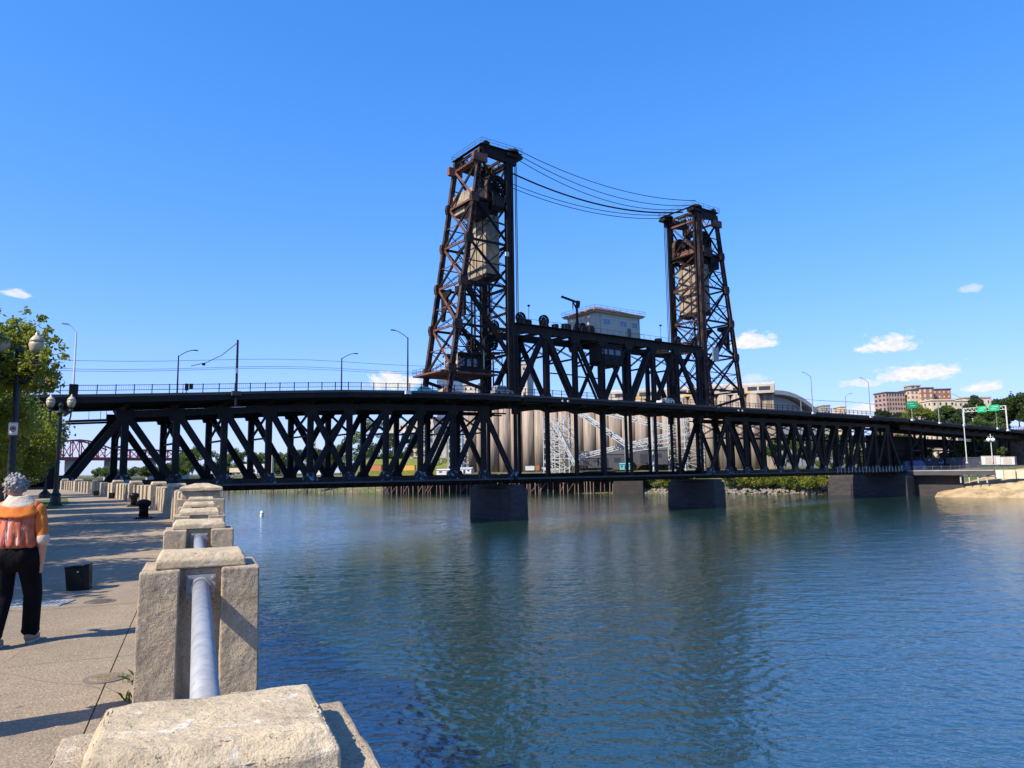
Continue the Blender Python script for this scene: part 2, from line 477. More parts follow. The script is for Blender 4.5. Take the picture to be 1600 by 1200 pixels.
def truss(root, tn, sway=True):
    """a Pratt truss pair under the upper deck with the panel points tn"""
    k = len(tn) - 1
    zt = lambda t: zd(t) - 2.55
    zb = 8.75
    for sgn in (1, -1):
        n = sgn * NT_
        b = MB(); b.sweep([B(t, n, zt(t)) for t in tn[1:-1]], [(-.36, -.62), (.36, -.62), (.36, .42), (-.36, .42)], N); b.obj('top_chord', BM, root)
        b = MB(); b.sweep([B(tn[0] - .4, n, zb), B(tn[-1] + .4, n, zb)], [(-.36, -.42), (.36, -.42), (.36, .42), (-.36, .42)], N); b.obj('bottom_chord', BM, root)
        for i, t in enumerate(tn):
            if 0 < i < k:
                member('post', B(t, n, zb), B(t, n, zt(t)), .98, .66, BM, root, U)
        for i in range(k):
            a, c = tn[i], tn[i + 1]
            mid = (k - 1) / 2
            def D(up):      # up: rises to the east
                if up: member('diagonal', B(a, n, zb), B(c, n, zt(c)), 1.02, .58, BM, root, U)
                else: member('diagonal', B(a, n, zt(a)), B(c, n, zb), 1.02, .58, BM, root, U)
            if i == 0: D(True)
            elif i == k - 1: D(False)
            elif abs(i - mid) < .6:
                D(True); D(False)
            else: D(i > mid)
        for i, t in enumerate(tn):
            if 0 < i < k:
                b = MB(); b.prism([(-1.35, -.3), (-.9, -1.5), (.9, -1.5), (1.35, -.3), (1.35, .5), (-1.35, .5)], B(t, n, zt(t)), U, UP, N, .74); b.obj('gusset_plate', BM, root)
            b = MB(); b.prism([(-1.35, -.35), (1.35, -.35), (1.35, .25), (.75, 1.35), (-.75, 1.35), (-1.35, .25)], B(t, n, zb), U, UP, N, .735); b.obj('gusset_plate', 'graffiti_steel' if sgn > 0 else BM, root)
    if sway:
        for t in tn[1:-1]:
            z1, z0_ = zt(t) - .6, zt(t) - 4.6
            laced_part('sway_brace', B(t, -NT_ + .35, z0_), B(t, NT_ - .35, z1), .34, .3, BM, root, UP, .55)
            laced_part('sway_brace', B(t, -NT_ + .35, z1), B(t, NT_ - .35, z0_), .34, .3, BM, root, UP, .55)
            member('sway_strut', B(t, -NT_ + .32, z0_ - .3), B(t, NT_ - .32, z0_ - .3), .3, .25, BM, root, UP)
    for n, dz in ((-1.5, 3.1), (1.2, 3.6), (2.8, 3.3)):
        b = MB(); b.path([B(t, n, zd(t) - dz) for t in tn], .16, 6); b.obj('utility_pipe', BM, root)
    t = tn[0] + 3
    b = MB()
    while t < tn[-1]:
        b.bar(B(t, -1.5, zd(t) - 3.2), B(t, -1.5, zd(t) - 1.2), .05); b.bar(B(t + 1.1, 2.8, zd(t) - 3.4), B(t + 1.1, 2.8, zd(t) - 1.2), .05); t += 2.4
    b.obj('pipe_hanger', BM, root, kind='stuff')

TW = [-79.1 + 7.19 * i for i in range(12)]
wspan = thing('truss_span', 'near fixed span of black double-deck truss between the left bank and the taller-looking tower', 'bridge span', B(-40, 0, 8))
deck_parts(wspan, -79.3, -.45, TW)
lower_deck(wspan, -80, -.6)
truss(wspan, TW)
TE = [62.3 + 7.4 * i for i in range(14)]
espan = thing('truss_span', 'far fixed span of black double-deck truss between right tower and right bank', 'bridge span', B(110, 0, 8))
deck_parts(espan, 61.95, 158.6, TE)
lower_deck(espan, 62.2, 159)
truss(espan, TE)
t = 118.0
while t < 158:
    member('light_post', B(t, 6.62, 7.9), B(t, 6.62, 9.75), .10, .10, 'white_paint', espan, U, 'box'); t += 2.0

# ---------------------------------------------------------------- west and east approaches
wap = thing('approach_deck', 'dark approach deck running off behind the trees at left bridge end', 'bridge deck', B(-100, 0, 8))
deck_parts(wap, -139, -79.6, [-86, -93, -100, -107, -114, -121, -128], pickets=False)
for t in (-81.2, -100, -120):
    for n in (-6.5, 0, 6.5):
        member('column', B(t, n, 7), B(t, n, zd(t) - 2.1), 1.0, 1.0, BM, wap, U)
lower_deck(wap, -112, -80.3)
eap = thing('approach_deck', 'dark approach viaduct on lattice bents at the right end of bridge', 'bridge deck', B(200, 0, 8))
TB = [160 + 7.5 * i for i in range(14)]
deck_parts(eap, 159.0, 262, TB)
b = MB()
for n in (4.9, -4.9):
    b.sweep([B(t, n, zd(t)) for t in (159.4, 178, 210, 261)], [(-.25, -3.3), (.25, -3.3), (.25, -1.26), (-.25, -1.26)], N)
b.obj('plate_girder', BM, eap)
for i, t in enumerate((166, 174, 190, 198, 214, 222, 238, 246)):
    for n in (5, -5):
        member('column', B(t, n, 6.5), B(t, n, zd(t) - 3.3), .7, .6, BM, eap, U)
        member('bent_strut', B(t, n, 15), B(t, -n if n > 0 else 0, 15), .4, .4, BM, eap, UP) if n > 0 else None
    laced_part('cross_brace', B(t, -5, 7.5), B(t, 5, 14.5), .5, .35, BM, eap, UP, .8)
    laced_part('cross_brace', B(t, 5, 7.5), B(t, -5, 14.5), .5, .35, BM, eap, UP, .8)
    if i % 2 == 0:
        for n in (5, -5):
            laced_part('cross_brace', B(t, n, 8), B(t + 8, n, 14.6), .5, .35, BM, eap, UP, .8)
            laced_part('cross_brace', B(t + 8, n, 8), B(t, n, 14.6), .5, .35, BM, eap, UP, .8)
            laced_part('cross_brace', B(t, n, 15), B(t + 8, n, 20.4), .5, .35, BM, eap, UP, .8)
            laced_part('cross_brace', B(t + 8, n, 15), B(t, n, 20.4), .5, .35, BM, eap, UP, .8)
            member('bent_strut', B(t, n, 14.9), B(t + 8, n, 14.9), .4, .35, BM, eap, UP)
# dark panels added for the shade below the approach deck, with an opening
fw_ = thing('shade_backing', 'added dark panels standing in for shade below the far approach deck behind lattice bents', 'wall', B(200, -7, 6))
for (a, c, z1) in ((160.5, 176, 20.6), (176.1, 192, 20.4), (192.1, 203, 20), (222, 236, 19.6), (236.1, 262, 19.2)):
    bx_t = MB(); bx_t.sweep([B(a, -7.2, 0), B(c, -7.2, 0)], [(-.3, 5.5), (.3, 5.5), (.3, z1), (-.3, z1)], N); bx_t.obj('panel', BM, fw_)
bx_t = MB(); bx_t.sweep([B(203.1, -7.2, 0), B(221.9, -7.2, 0)], [(-.3, 16.4), (.3, 16.4), (.3, 19.8), (-.3, 19.8)], N); bx_t.obj('panel', BM, fw_)
# ---------------------------------------------------------------- piers
def pier(tc, half_t, half_n, label, ztop=7.1, nc=0.0):
    root = thing('bridge_pier', label, 'pier', B(tc, 0, -2), 'piers under the bridge')
    def ring(z, a, c): return [B(tc - a, nc - c, z), B(tc + a, nc - c, z), B(tc + a, nc + c, z), B(tc - a, nc + c, z)]
    b = MB()
    def loft(levels):
        vs = []
        for z, a, c in levels: vs += ring(z, a, c)
        fs = []
        for i in range(len(levels) - 1):
            for k in range(4): fs.append((4 * i + k, 4 * i + (k + 1) % 4, 4 * i + 4 + (k + 1) % 4, 4 * i + 4 + k))
        fs += [(3, 2, 1, 0), tuple(range(4 * len(levels) - 4, 4 * len(levels)))]
        return vs, fs
    n = 6
    zs = np.linspace(-2, ztop - .9, n + 1)
    for i in range(n):      # courses of the shaft, with small recessed joints
        z0_, z1 = zs[i], zs[i + 1]
        f0, f1 = .22 * (1 - (z0_ + 2) / 9), .22 * (1 - (z1 + 2) / 9)
        c = MB(); c.add(*loft([(z0_ + .03, half_t + f0, half_n + f0), (z1 - .001, half_t + f1, half_n + f1)]))
        c.obj('course', 'pier_concrete', root)
    c = MB(); c.add(*loft([(-2.01, half_t, half_n), (ztop - .95, half_t - .04, half_n - .04)])); c.obj('core', 'pier_concrete', root)
    c = MB(); c.add(*loft([(ztop - .9, half_t + .02, half_n + .02), (ztop - .55, half_t - .4, half_n - .4), (ztop, half_t - .4, half_n - .4)])); c.obj('cap', 'pier_concrete', root)
    return root
pier(-.3, 2.0, 7.5, 'dark concrete pier standing in the river under the tall left tower')
pier(62.2, 2.0, 7.6, 'dark concrete pier standing in the river under the right tower')
pier(157, 2.4, 13.7, 'wide dark concrete pier at the right bank under the bridge', nc=-5.2)
pier(-82, 2.0, 8, 'dark pier at the left bank under the bridge end')

# ---------------------------------------------------------------- lift span
TL = [.8 + 8.36 * i for i in range(8)]
lift = thing('lift_span', 'black through-truss lift span with machinery house between the two towers', 'bridge span', B(31, 0, 8))
deck_parts(lift, .1, 61.3, TL)
lower_deck(lift, .3, 61.4)
ZT, ZB = 40.0, 24.6
for sgn in (1, -1):
    n = sgn * NT_
    b = MB(); b.sweep([B(TL[0] - .6, n, ZT), B(TL[-1] + .6, n, ZT)], [(-.42, -.75), (.42, -.75), (.42, .75), (-.42, .75)], N); b.obj('top_chord', BM, lift)
    b = MB(); b.sweep([B(TL[0] - .3, n, ZB), B(TL[-1] + .3, n, ZB)], [(-.4, -.6), (.4, -.6), (.4, .5), (-.4, .5)], N); b.obj('bottom_chord', BM, lift)
    for i, t in enumerate(TL):
        heavy = i in (0, 7)
        if i in (3, 4) or (i in (5, 6) and sgn < 0):
            laced_part('post', B(t, n, ZB), B(t, n, ZT), 1.0, .7, BM, lift, U, .8)
            member('post_cover', B(t, n - sgn * .1, ZB), B(t, n - sgn * .1, ZT), .5, .2, BM, lift, U, 'box')
        else:
            member('post', B(t, n, ZB - (3 if heavy else 0)), B(t, n, ZT), 1.35 if heavy else 1.0, .85, BM, lift, U)
        member('hanger', B(t, n, ZL - .6), B(t, n, ZB), .62, .5, BM, lift, U)
        b = MB(); b.prism([(-1.5, -.6), (-.9, -1.9), (.9, -1.9), (1.5, -.6), (1.5, .7), (-1.5, .7)], B(t, n, ZT), U, UP, N, .92); b.obj('gusset_plate', BM, lift)
        b = MB(); b.prism([(-1.7, -.6), (1.7, -.6), (1.7, .4), (.9, 1.8), (-.9, 1.8), (-1.7, .4)], B(t, n, ZB), U, UP, N, .90); b.obj('gusset_plate', BM, lift)
    for i in range(7):
        a, c = TL[i], TL[i + 1]
        if i in (0, 4, 5): member('diagonal', B(a, n, ZB), B(c, n, ZT), 1.05 if i else 1.15, .7, BM, lift, U)
        if i in (1, 2, 6): member('diagonal', B(a, n, ZT), B(c, n, ZB), 1.15 if i != 2 else .95, .7, BM, lift, U)
        if i == 3:
            laced_part('counter_brace', B(a, n, ZT), B(c, n, ZB), .5, .4, BM, lift, U)
            member('diagonal', B(a, n, ZB), B(c, n, ZT), .8, .5, BM, lift, U)
        member('subpanel_strut', B(a, n, 30.6 + .3 * (i % 2)), B(c, n, 30.6 + .3 * (i % 2)), .25, .25, BM, lift, UP) if i in (1, 2, 5) and sgn > 0 else None
for i, t in enumerate(TL):
    member('top_strut', B(t, -NT_ + .43, ZT), B(t, NT_ - .43, ZT), .7, .5, BM, lift, UP)
    if 0 < i < 7:
        laced_part('portal_brace', B(t, -NT_ + .45, ZT - .8), B(t, NT_ - .45, ZT - 5.2), .34, .3, BM, lift, UP, .6)
        laced_part('portal_brace', B(t, -NT_ + .45, ZT - 5.2), B(t, NT_ - .45, ZT - .8), .34, .3, BM, lift, UP, .6)
        member('portal_strut', B(t, -NT_ + .45, ZT - 5.4), B(t, NT_ - .45, ZT - 5.4), .4, .3, BM, lift, UP)
    if i < 7:
        a, c = t, TL[i + 1]
        laced_part('lateral_brace', B(a, -NT_, ZT - .1), B(c, NT_, ZT - .1), .34, .3, BM, lift, U, .6)
        laced_part('lateral_brace', B(a, NT_, ZT - .12), B(c, -NT_, ZT - .12), .34, .3, BM, lift, U, .6)
# walkway on the top chord
for n in (5.6, -5.6):
    b = MB(); b.sweep([B(.4, n, ZT), B(60.6, n, ZT)], [(-.7, .78), (.7, .78), (.7, .9), (-.7, .9)], N); wk = b.obj('top_walkway', BM, lift)
    b = MB(); b.sweep([B(.4, n, ZT), B(60.6, n, ZT)], [(.62, 1.92), (.67, 1.92), (.67, 1.98), (.62, 1.98)] if n > 0 else [(-.67, 1.92), (-.62, 1.92), (-.62, 1.98), (-.67, 1.98)], N)
    rl = b.obj('handrail', 'grey_steel', wk)
    t = .6
    while t < 60.6:
        member('rail_post', B(t, n + (.645 if n > 0 else -.645), ZT + .9), B(t, n + (.645 if n > 0 else -.645), ZT + 1.95), .05, .05, 'grey_steel', wk, U, 'box'); t += 2.0
# rope sheaves on the top chord
def sheave(root, t, n, z, r, th=.5, m_=BM, spokes=True, axis=None):
    ax = axis or N
    b = MB()
    seg = 20
    _, _, x, y, zz = basis((0, 0, 0), ax)
    c = B(t, n, z)
    vs = []
    for h in (-th / 2, th / 2):
        for rr in (r, r * .80):
            for k in range(seg):
                a = 2 * math.pi * k / seg
                vs.append(c + zz * h + x * (rr * math.cos(a)) + y * (rr * math.sin(a)))
    fs = []
    for k in range(seg):
        k2 = (k + 1) % seg
        fs += [(k, k2, 2 * seg + k2, 2 * seg + k), (seg + k2, seg + k, 3 * seg + k, 3 * seg + k2), (k2, k, seg + k, seg + k2), (2 * seg + k, 2 * seg + k2, 3 * seg + k2, 3 * seg + k)]
    b.add(vs, fs)
    for k in range(6):
        a = math.pi * k / 6
        d = x * math.cos(a) + y * math.sin(a)
        b.bar(c - d * r * .85, c + d * r * .85, r * .11, th * .5, ax)
    b.tube(c - Vector(ax) * th * .8, c + Vector(ax) * th * .8, r * .22, seg=8)
    return b.obj('sheave', m_, root)
for t, n, r in ((2.6, 5, 1.25), (8.9, 5, 1.3), (20.0, 5, 1.0), (51.8, 5, 1.0), (58.0, 5, 1.1), (2.6, -5, 1.25), (9, -5, 1.2), (52, -5, 1.0), (58, -5, 1.1)):
    sheave(lift, t, n, ZT + 1.05 + r, r, .5)
    b = MB(); b.prism([(-r * .9, 0), (r * .9, 0), (.25, r + .4), (-.25, r + .4)], B(t, n + .45, ZT + .92), U, UP, N, .12); b.prism([(-r * .9, 0), (r * .9, 0), (.25, r + .4), (-.25, r + .4)], B(t, n - .45, ZT + .92), U, UP, N, .12)
    b.obj('sheave_bracket', BM, lift)
for t, n, w, h in ((4.6, 4.6, 1.6, 1.2), (15.4, 4.8, 1.8, 1.4), (22.6, 4.8, 1.4, 1.7), (12.2, 4.8, 1.0, 1.0), (45, 4.8, 1.3, .9)):
    b = MB(); b.prism([(-w / 2, 0), (w / 2, 0), (w / 2, h * .8), (w * .3, h), (-w * .5, h)], B(t, n, ZT + .92), U, UP, N, 1.3); b.obj('machine_box', BM, lift)
for t in (5.4, 46.6):
    b = MB(); b.tube(B(t, 4.2, ZT + .7), B(t, 4.2, ZT + 5.2), .05, seg=6); b.lathe(B(t, 4.2, ZT + 5.2), [(.06, 0), (.3, .1), (.34, .35), (.1, .45)], 8); b.obj('floodlight', BM, lift)
# operator's cabin hung under the top chord
cab = thing('operator_cabin', 'dark boxy operator cabin hung under the top chord at midspan', 'cabin', B(29, 3.5, 34))
b = MB(); b.prism([(-3.7, .7), (-2.6, 0), (2.6, 0), (3.7, .7), (3.7, 4.6), (-3.7, 4.6)], B(28.6, 3.4, 34), U, UP, N, 3.6); b.obj('wall', BM, cab)
for k in (-2.3, -.2, 1.9):
    b = MB(); b.prism([(-.8, -.6), (.8, -.6), (.8, .6), (-.8, .6)], B(28.8 + k, 5.22, 37), U, UP, N, .06); b.obj('window', 'glass_dark', cab)
b = MB(); b.prism([(-4.0, 0), (4.0, 0), (4.0, .18), (-4.0, .18)], B(28.6, 3.4, 38.61), U, UP, N, 4.2); b.obj('roof', BM, cab)

# machinery house on top of the span
mh = thing('machinery_house', 'cream machinery house with orange hipped roof on top of lift span', 'building', B(32, -1, ZT + 1))
h0, h1, m0, m1 = 24.6, 39.2, -5.6, 4.3
zb_, ze = ZT + .95, ZT + 6.3
def bx(name, t0, t1, n0, n1, z0_, z1, m_, parent):
    b = MB()
    vs = [B(t0, n0, z0_), B(t1, n0, z0_), B(t1, n1, z0_), B(t0, n1, z0_), B(t0, n0, z1), B(t1, n0, z1), B(t1, n1, z1), B(t0, n1, z1)]
    b.add(vs, [(0, 1, 2, 3), (7, 6, 5, 4), (4, 5, 1, 0), (5, 6, 2, 1), (6, 7, 3, 2), (7, 4, 0, 3)])
    return b.obj(name, m_, parent)
bx('wall', h0, h1, m0, m1, zb_, ze, 'house_wall', mh)
bx('floor_slab', h0 - .8, h1 + .8, m0 - .5, m1 + .7, zb_ - .3, zb_ - .004, 'deck_concrete', mh)
bx('cornice', h0 - .7, h1 + .7, m0 - .7, m1 + .7, ze + .004, ze + .28, 'house_wall', mh)
b = MB()
e = 1.0
vs = [B(h0 - e, m0 - e, ze + .29), B(h1 + e, m0 - e, ze + .29), B(h1 + e, m1 + e, ze + .29), B(h0 - e, m1 + e, ze + .29),
      B(h0 - e, m0 - e, ze + .5), B(h1 + e, m0 - e, ze + .5), B(h1 + e, m1 + e, ze + .5), B(h0 - e, m1 + e, ze + .5), B(h0 + 4.6, -.65, ze + 2.7), B(h1 - 4.6, -.65, ze + 2.7)]
b.add(vs, [(0, 1, 2, 3), (0, 4, 5, 1), (1, 5, 6, 2), (2, 6, 7, 3), (3, 7, 4, 0), (4, 8, 9, 5), (5, 9, 6), (6, 9, 8, 7), (7, 8, 4)])
rf = b.obj('roof', 'roof_tile', mh); fix_normals(rf)
b = MB()
cor = [B(h0 - e, m0 - e, ze + .5), B(h1 + e, m0 - e, ze + .5), B(h1 + e, m1 + e, ze + .5), B(h0 - e, m1 + e, ze + .5)]
for i in range(4):
    a, c = cor[i], cor[(i + 1) % 4]
    b.bar(a + UP * 1.0, c + UP * 1.0, .05); b.bar(a + UP * .5, c + UP * .5, .04)
    for k in range(8): b.bar(a.lerp(c, k / 8), a.lerp(c, k / 8) + UP, .045)
b.obj('roof_railing', 'grey_steel', rf)
for t, w in ((28.3, 2.3), (33.6, 2.3), (37.4, 1.9)):
    f = bx('window', t - w / 2, t + w / 2, m1 + .003, m1 + .06, zb_ + 2.6, zb_ + 4.2, 'white_paint', mh)
    bx('pane', t - w / 2 + .12, t - .05, m1 + .062, m1 + .08, zb_ + 2.75, zb_ + 4.05, 'glass_blue', f)
    bx('pane', t + .05, t + w / 2 - .12, m1 + .062, m1 + .08, zb_ + 2.75, zb_ + 4.05, 'glass_blue', f)
dr = bx('door', 35.0, 36.1, m1 + .003, m1 + .07, zb_ + .05, zb_ + 2.5, 'grey_steel', mh)
bx('handle', 35.85, 35.95, m1 + .072, m1 + .13, zb_ + 1.1, zb_ + 1.3, 'galvanised', dr)
for t in (h0 + .25, h0 + 1.6, h1 - .3):
    member('downpipe', B(t, m1 + .1, zb_), B(t, m1 + .1, ze), .13, .13, 'house_wall', mh, U, 'rod')
b = MB(); b.path([B(33, m1 + 1.3, zb_ + 1.1), B(39, m1 + 1.3, zb_ + 1.1)], .03, 5)
for k in range(7): b.bar(B(33 + k, m1 + 1.3, zb_ - .2), B(33 + k, m1 + 1.3, zb_ + 1.1), .04)
b.obj('landing_rail', 'grey_steel', mh)
# davit crane
cr = thing('davit_crane', 'dark davit crane with horizontal jib beside the machinery house', 'crane', B(19.6, 3.5, ZT + 1))
b = MB(); b.tube(B(19.9, 3.4, ZT + .9), B(19.9, 3.4, ZT + 7.4), .34, .26, 8); b.lathe(B(19.9, 3.4, ZT + .92), [(1.1, 0), (1.0, 1.2), (.45, 2.4), (.4, 2.5)], 8); b.obj('mast', BM, cr)
b = MB(); b.bar(B(20.3, 3.4, ZT + 8.1), B(15.4, 3.4, ZT + 8.9), .42, .4, UP); b.bar(B(20.35, 3.4, ZT + 8.5), B(20.1, 3.4, ZT + 7.0), .9, .5, U); b.bar(B(18.6, 3.4, ZT + 8.3), B(19.7, 3.4, ZT + 6.7), .24); b.obj('jib', BM, cr)
b = MB(); b.tube(B(18.7, 3.4, ZT + 8.1), B(18.7, 3.4, ZT + 6.4), .12, seg=6); b.obj('hoist', BM, cr)

# ---------------------------------------------------------------- lift towers
LV = [30.2, 39.4, 48.5, 57.6, 66.7, 75.8]
def tower(t0, s, label, west_legs):
    """posts stand at t0, raking legs lean out to t0 + s*15 at the deck"""
    M1 = 'brown_steel'  # brown for members seen sunlit, black for shaded ones: light put into colour
    root = thing('lift_tower', label, 'bridge tower', B(t0 + s * 6, 0, 22), 'lift towers of the bridge')
    off = lambda z: 7.0 + (78.0 - z) * (8.0 / 52.0)
    leg = lambda z, n: B(t0 + s * off(z), n, z)
    post = lambda z, n: B(t0, n, z)
    for n in (NT_, -NT_):
        member('post', post(zd(t0) - 2, n), post(78, n), 1.6, 1.0, BM if west_legs else M1, root, U)  # posts coloured black on the shaded side, brown where the face is sunlit
        member('guide_rail', B(t0 - s * 1.25, n * .93, 25.5), B(t0 - s * 1.25, n * .93, 77), .34, .4, BM, root, U)
        # raking leg: solid side channels, laced between (segment per panel)
        zz = [zd(t0 + s * 15) - 1.5] + LV + [77.8]
        for a, c in zip(zz[:-1], zz[1:]):
            laced_part('raking_leg', leg(a, n), leg(c, n), 1.0, .8, M1, root, U, .95)
            member('leg_cover', leg(a, n - (.20 if n > 0 else -.20)), leg(c, n - (.20 if n > 0 else -.20)), .34, .3, M1, root, U, 'box')
        for z in LV[:-1]:
            member('side_strut', leg(z, n), post(z, n), .46, .4, BM, root, UP)
        for i in range(5):
            a, c = LV[i], LV[i + 1]
            laced_part('side_brace', leg(c, n), post(a, n), .44, .34, BM, root, UP, .7)
            laced_part('side_brace', post(c, n), leg(a, n), .36, .3, BM, root, UP, .7)
        for a, c in zip(LV[:-1], LV[1:]):
            zm = (a + c) / 2
            member('mid_strut', leg(zm, n), post(zm, n), .2, .18, BM, root, UP, 'box')
            member('tie_rod', leg(zm, n), leg(a, n).lerp(post(a, n), .5), .13, .13, M1, root, UP, 'box')
            member('tie_rod', post(zm, n), leg(a, n).lerp(post(a, n), .5), .13, .13, M1, root, UP, 'box')
        member('knee_brace', leg(48.3, n), post(33.5, n), .8, .7, BM, root, U)
        member('knee_brace', leg(28.5, n), post(zd(t0) - .5, n), .6, .5, BM, root, U)
        b = MB(); b.prism([(-1.7, -.9), (1.7, -.9), (1.7, .9), (-1.7, .9)], leg(75.6, n), U, UP, N, .95); b.obj('gusset_plate', 'rust_steel', root)
        for z in LV[:-1]:
            b = MB(); b.prism([(-.8, -1.0), (.8, -1.0), (1.0, 0), (.8, 1.0), (-.8, 1.0), (-1.0, 0)], leg(z, n), U, UP, N, .9); b.obj('gusset_plate', M1, root)
    # raking face bracing
    RF = 'rust_steel' if west_legs else BM
    for i, z in enumerate(LV):
        member('face_strut', leg(z, -NT_), leg(z, NT_), .42, .38, RF, root, UP)
        if i < 5:
            a, c = LV[i], LV[i + 1]
            member('face_brace', leg(c, -NT_), leg(a, NT_), .36, .32, RF, root, UP)
            laced_part('face_brace', leg(a, -NT_), leg(c, NT_), .42, .36, M1 if west_legs else BM, root, UP, .7)
    # post face bracing above the raised-span clearance
    for i, z in enumerate(LV):
        if z > 47:
            member('face_strut', post(z, -NT_ + .5), post(z, NT_ - .5), .6, .4, M1, root, UP)
            if i < 5:
                a, c = LV[i], LV[i + 1]
                for (za, zc) in (((a, c), ) if i == 4 else ((a, (a + c) / 2 + .0), ((a + c) / 2, c))):
                    laced_part('face_brace', post(za, -NT_ + .5), post(zc, NT_ - .5), .4, .3, M1, root, UP, .6)
                    laced_part('face_brace', post(zc, -NT_ + .5), post(za, NT_ - .5), .4, .3, M1, root, UP, .6)
    member('face_strut', post(43.2, -NT_ + .5), post(43.2, NT_ - .5), .5, .4, M1, root, UP)
    laced_part('face_brace', post(43.4, -NT_ + .5), post(48.2, NT_ - .5), .4, .3, M1, root, UP, .6)
    laced_part('face_brace', post(48.2, -NT_ + .5), post(43.4, NT_ - .5), .4, .3, M1, root, UP, .6)
    for dt, n in ((4.6, -1.6), (4.6, 1.6), (6.4, 0)):
        laced_part('shaft_post', B(t0 + s * dt, n, 31), B(t0 + s * dt, n, 50.2), .36, .3, BM, root, U, .6)
    for i in range(4):
        zm = (LV[i] + LV[i + 1]) / 2
        member('mid_strut', leg(zm, -NT_), leg(zm, NT_), .18, .16, RF, root, UP, 'box')
    # portal knees over the roadway
    for n in (1, -1):
        b = MB(); b.prism([(n * (NT_ - .4), 0), (n * (NT_ - .4), -6.5), (n * (NT_ - 1.2), -6.5), (n * (NT_ - 2.6), -1.6), (n * 1, -.9), (n * 1, 0)], leg(48.0, 0) + U * s * -.7, N, UP, U, .5); b.obj('portal_knee', BM, root)
    # main sheaves with arched covers, and their girders
    tg = t0 + s * 2.6
    for n in (4.1, -4.1):
        sheave(root, tg, n, 70.2, 2.35, 1.0, BM)
        b = MB()
        arc = [(2.65 * math.cos(a), 2.65 * math.sin(a)) for a in np.linspace(math.pi, 0, 13)]
        inn = [(2.45 * math.cos(a), 2.45 * math.sin(a)) for a in np.linspace(0, math.pi, 13)]
        b.prism([(-2.65, -4.5)] + arc + [(2.65, -4.5), (2.45, -4.5)] + inn + [(-2.45, -4.5)], B(tg, n, 70.2), U, UP, N, 1.3)
        b.obj('sheave_cover', M1, root)
    for tt in (tg - 1.6, tg + 1.6):
        member('sheave_girder', B(tt, -5.6, 67.6), B(tt, 5.6, 67.6), 1.6, .5, 'rust_steel' if not west_legs else BM, root, UP)  # girders also coloured rusty where sunlit, black where shaded
    for k, n in enumerate((-2.2, -.9, .5, 1.8)):
        b = MB(); b.tube(B(tg - .5, n, 70.6 + .5 * (k % 2)), B(tg + .9, n, 70.6 + .5 * (k % 2)), .75, seg=12); b.obj('drum', BM, root)
        b = MB(); b.bar(B(tg, n, 64.6), B(tg, n, 70.2), .35, .35); b.obj('hanger_rod', BM, root)
        b = MB(); b.bar(B(tg - 1.4, n + .3, 66.0), B(tg - 1.4, n + .3, 69.0), .5, .35, U); b.obj('rope_socket', M1, root)
    bx('machinery_floor', t0 + s * 8.6 - .0, t0 - s * .6, -5.0, 5.0, 66.45, 66.7, BM, root) if s < 0 else bx('machinery_floor', t0 - .6, t0 + 8.6, -5.0, 5.0, 66.45, 66.7, BM, root)
    a_, c_ = sorted((t0 + s * 5.0, t0 + s * 8.2))
    bx('machinery_case', a_, c_, .2, 4.6, 63.2, 66.4, BM, root)
    # top frame
    for n in (NT_, -NT_):
        b = MB(); a0, a1 = t0 - s * 1.9, t0 + s * off(78)
        b.prism([(0, -1.7), ((a1 - a0), -1.0), ((a1 - a0), .9), (0, .9)], B(a0, n, 77.5), U, UP, N, .9); o_ = b.obj('top_girder', BM, root); fix_normals(o_)
        b = MB(); b.lathe(B(t0 - s * .9, n, 78.42), [(1.7, 0), (1.7, .2), (1.4, .6), (.8, .9), (.2, 1.0)], 14); b.obj('sheave_housing', BM, root)
        b = MB(); b.tube(B(t0 + s * 5.9, n - .6, 78.7), B(t0 + s * 5.9, n + .6, 78.7), .85, seg=14); b.obj('deflector_sheave', BM, root)
        b = MB(); b.prism([(-2.4, -.35), (1.6, -.35), (1.6, .35), (-2.4, .35)] if s < 0 else [(-1.6, -.35), (2.4, -.35), (2.4, .35), (-1.6, .35)], B(t0 - s * 1.6, n, 77.7), U, UP, N, 2.2); b.obj('top_bracket', BM, root)
    for tt in (t0 - s * .3, t0 + s * 6.7):
        member('top_strut', B(tt, -NT_, 77.9), B(tt, NT_, 77.9), .5, .45, M1 if tt != t0 else BM, root, UP)
        member('top_strut', B(tt, -NT_, 75.6), B(tt, NT_, 75.6), .45, .4, 'rust_steel', root, UP)
        n = -4.6
        while n < 4.4:
            laced_part('top_lattice', B(tt, n, 75.8), B(tt, n + 1.2, 77.6), .2, .2, M1, root, U, .5)
            laced_part('top_lattice', B(tt, n + 1.2, 77.6), B(tt, n + 2.3, 75.8), .2, .2, M1, root, U, .5)
            n += 2.3
    b = MB(); b.lathe(B(t0 + s * 3, 0, 78.5), [(.9, 0), (.9, .4), (.3, .7)], 10); b.bar(B(t0 + s * 3, -4.6, 78.8), B(t0 + s * 3, 4.6, 78.8), .4, .3); b.obj('top_machinery', BM, root)
    rl = MB()
    cc = [B(t0 - s * 3.2, -6, 78.5), B(t0 - s * 3.2, 6, 78.5), B(t0 + s * 7.6, 6, 78.5), B(t0 + s * 7.6, -6, 78.5)]
    for i in range(4):
        a, c = cc[i], cc[(i + 1) % 4]
        for h in (.55, 1.15): rl.bar(a + UP * h, c + UP * h, .06)
        for k in range(5): rl.bar(a.lerp(c, k / 5), a.lerp(c, k / 5) + UP * 1.15, .06)
    rl.obj('top_railing', 'grey_steel', root)
    for n0, n1 in ((-6, -5.1), (5.1, 6)):
        bx('top_walkway', *sorted((t0 - s * 3.2, t0 + s * 7.6)), n0, n1, 78.42, 78.5, BM, root)
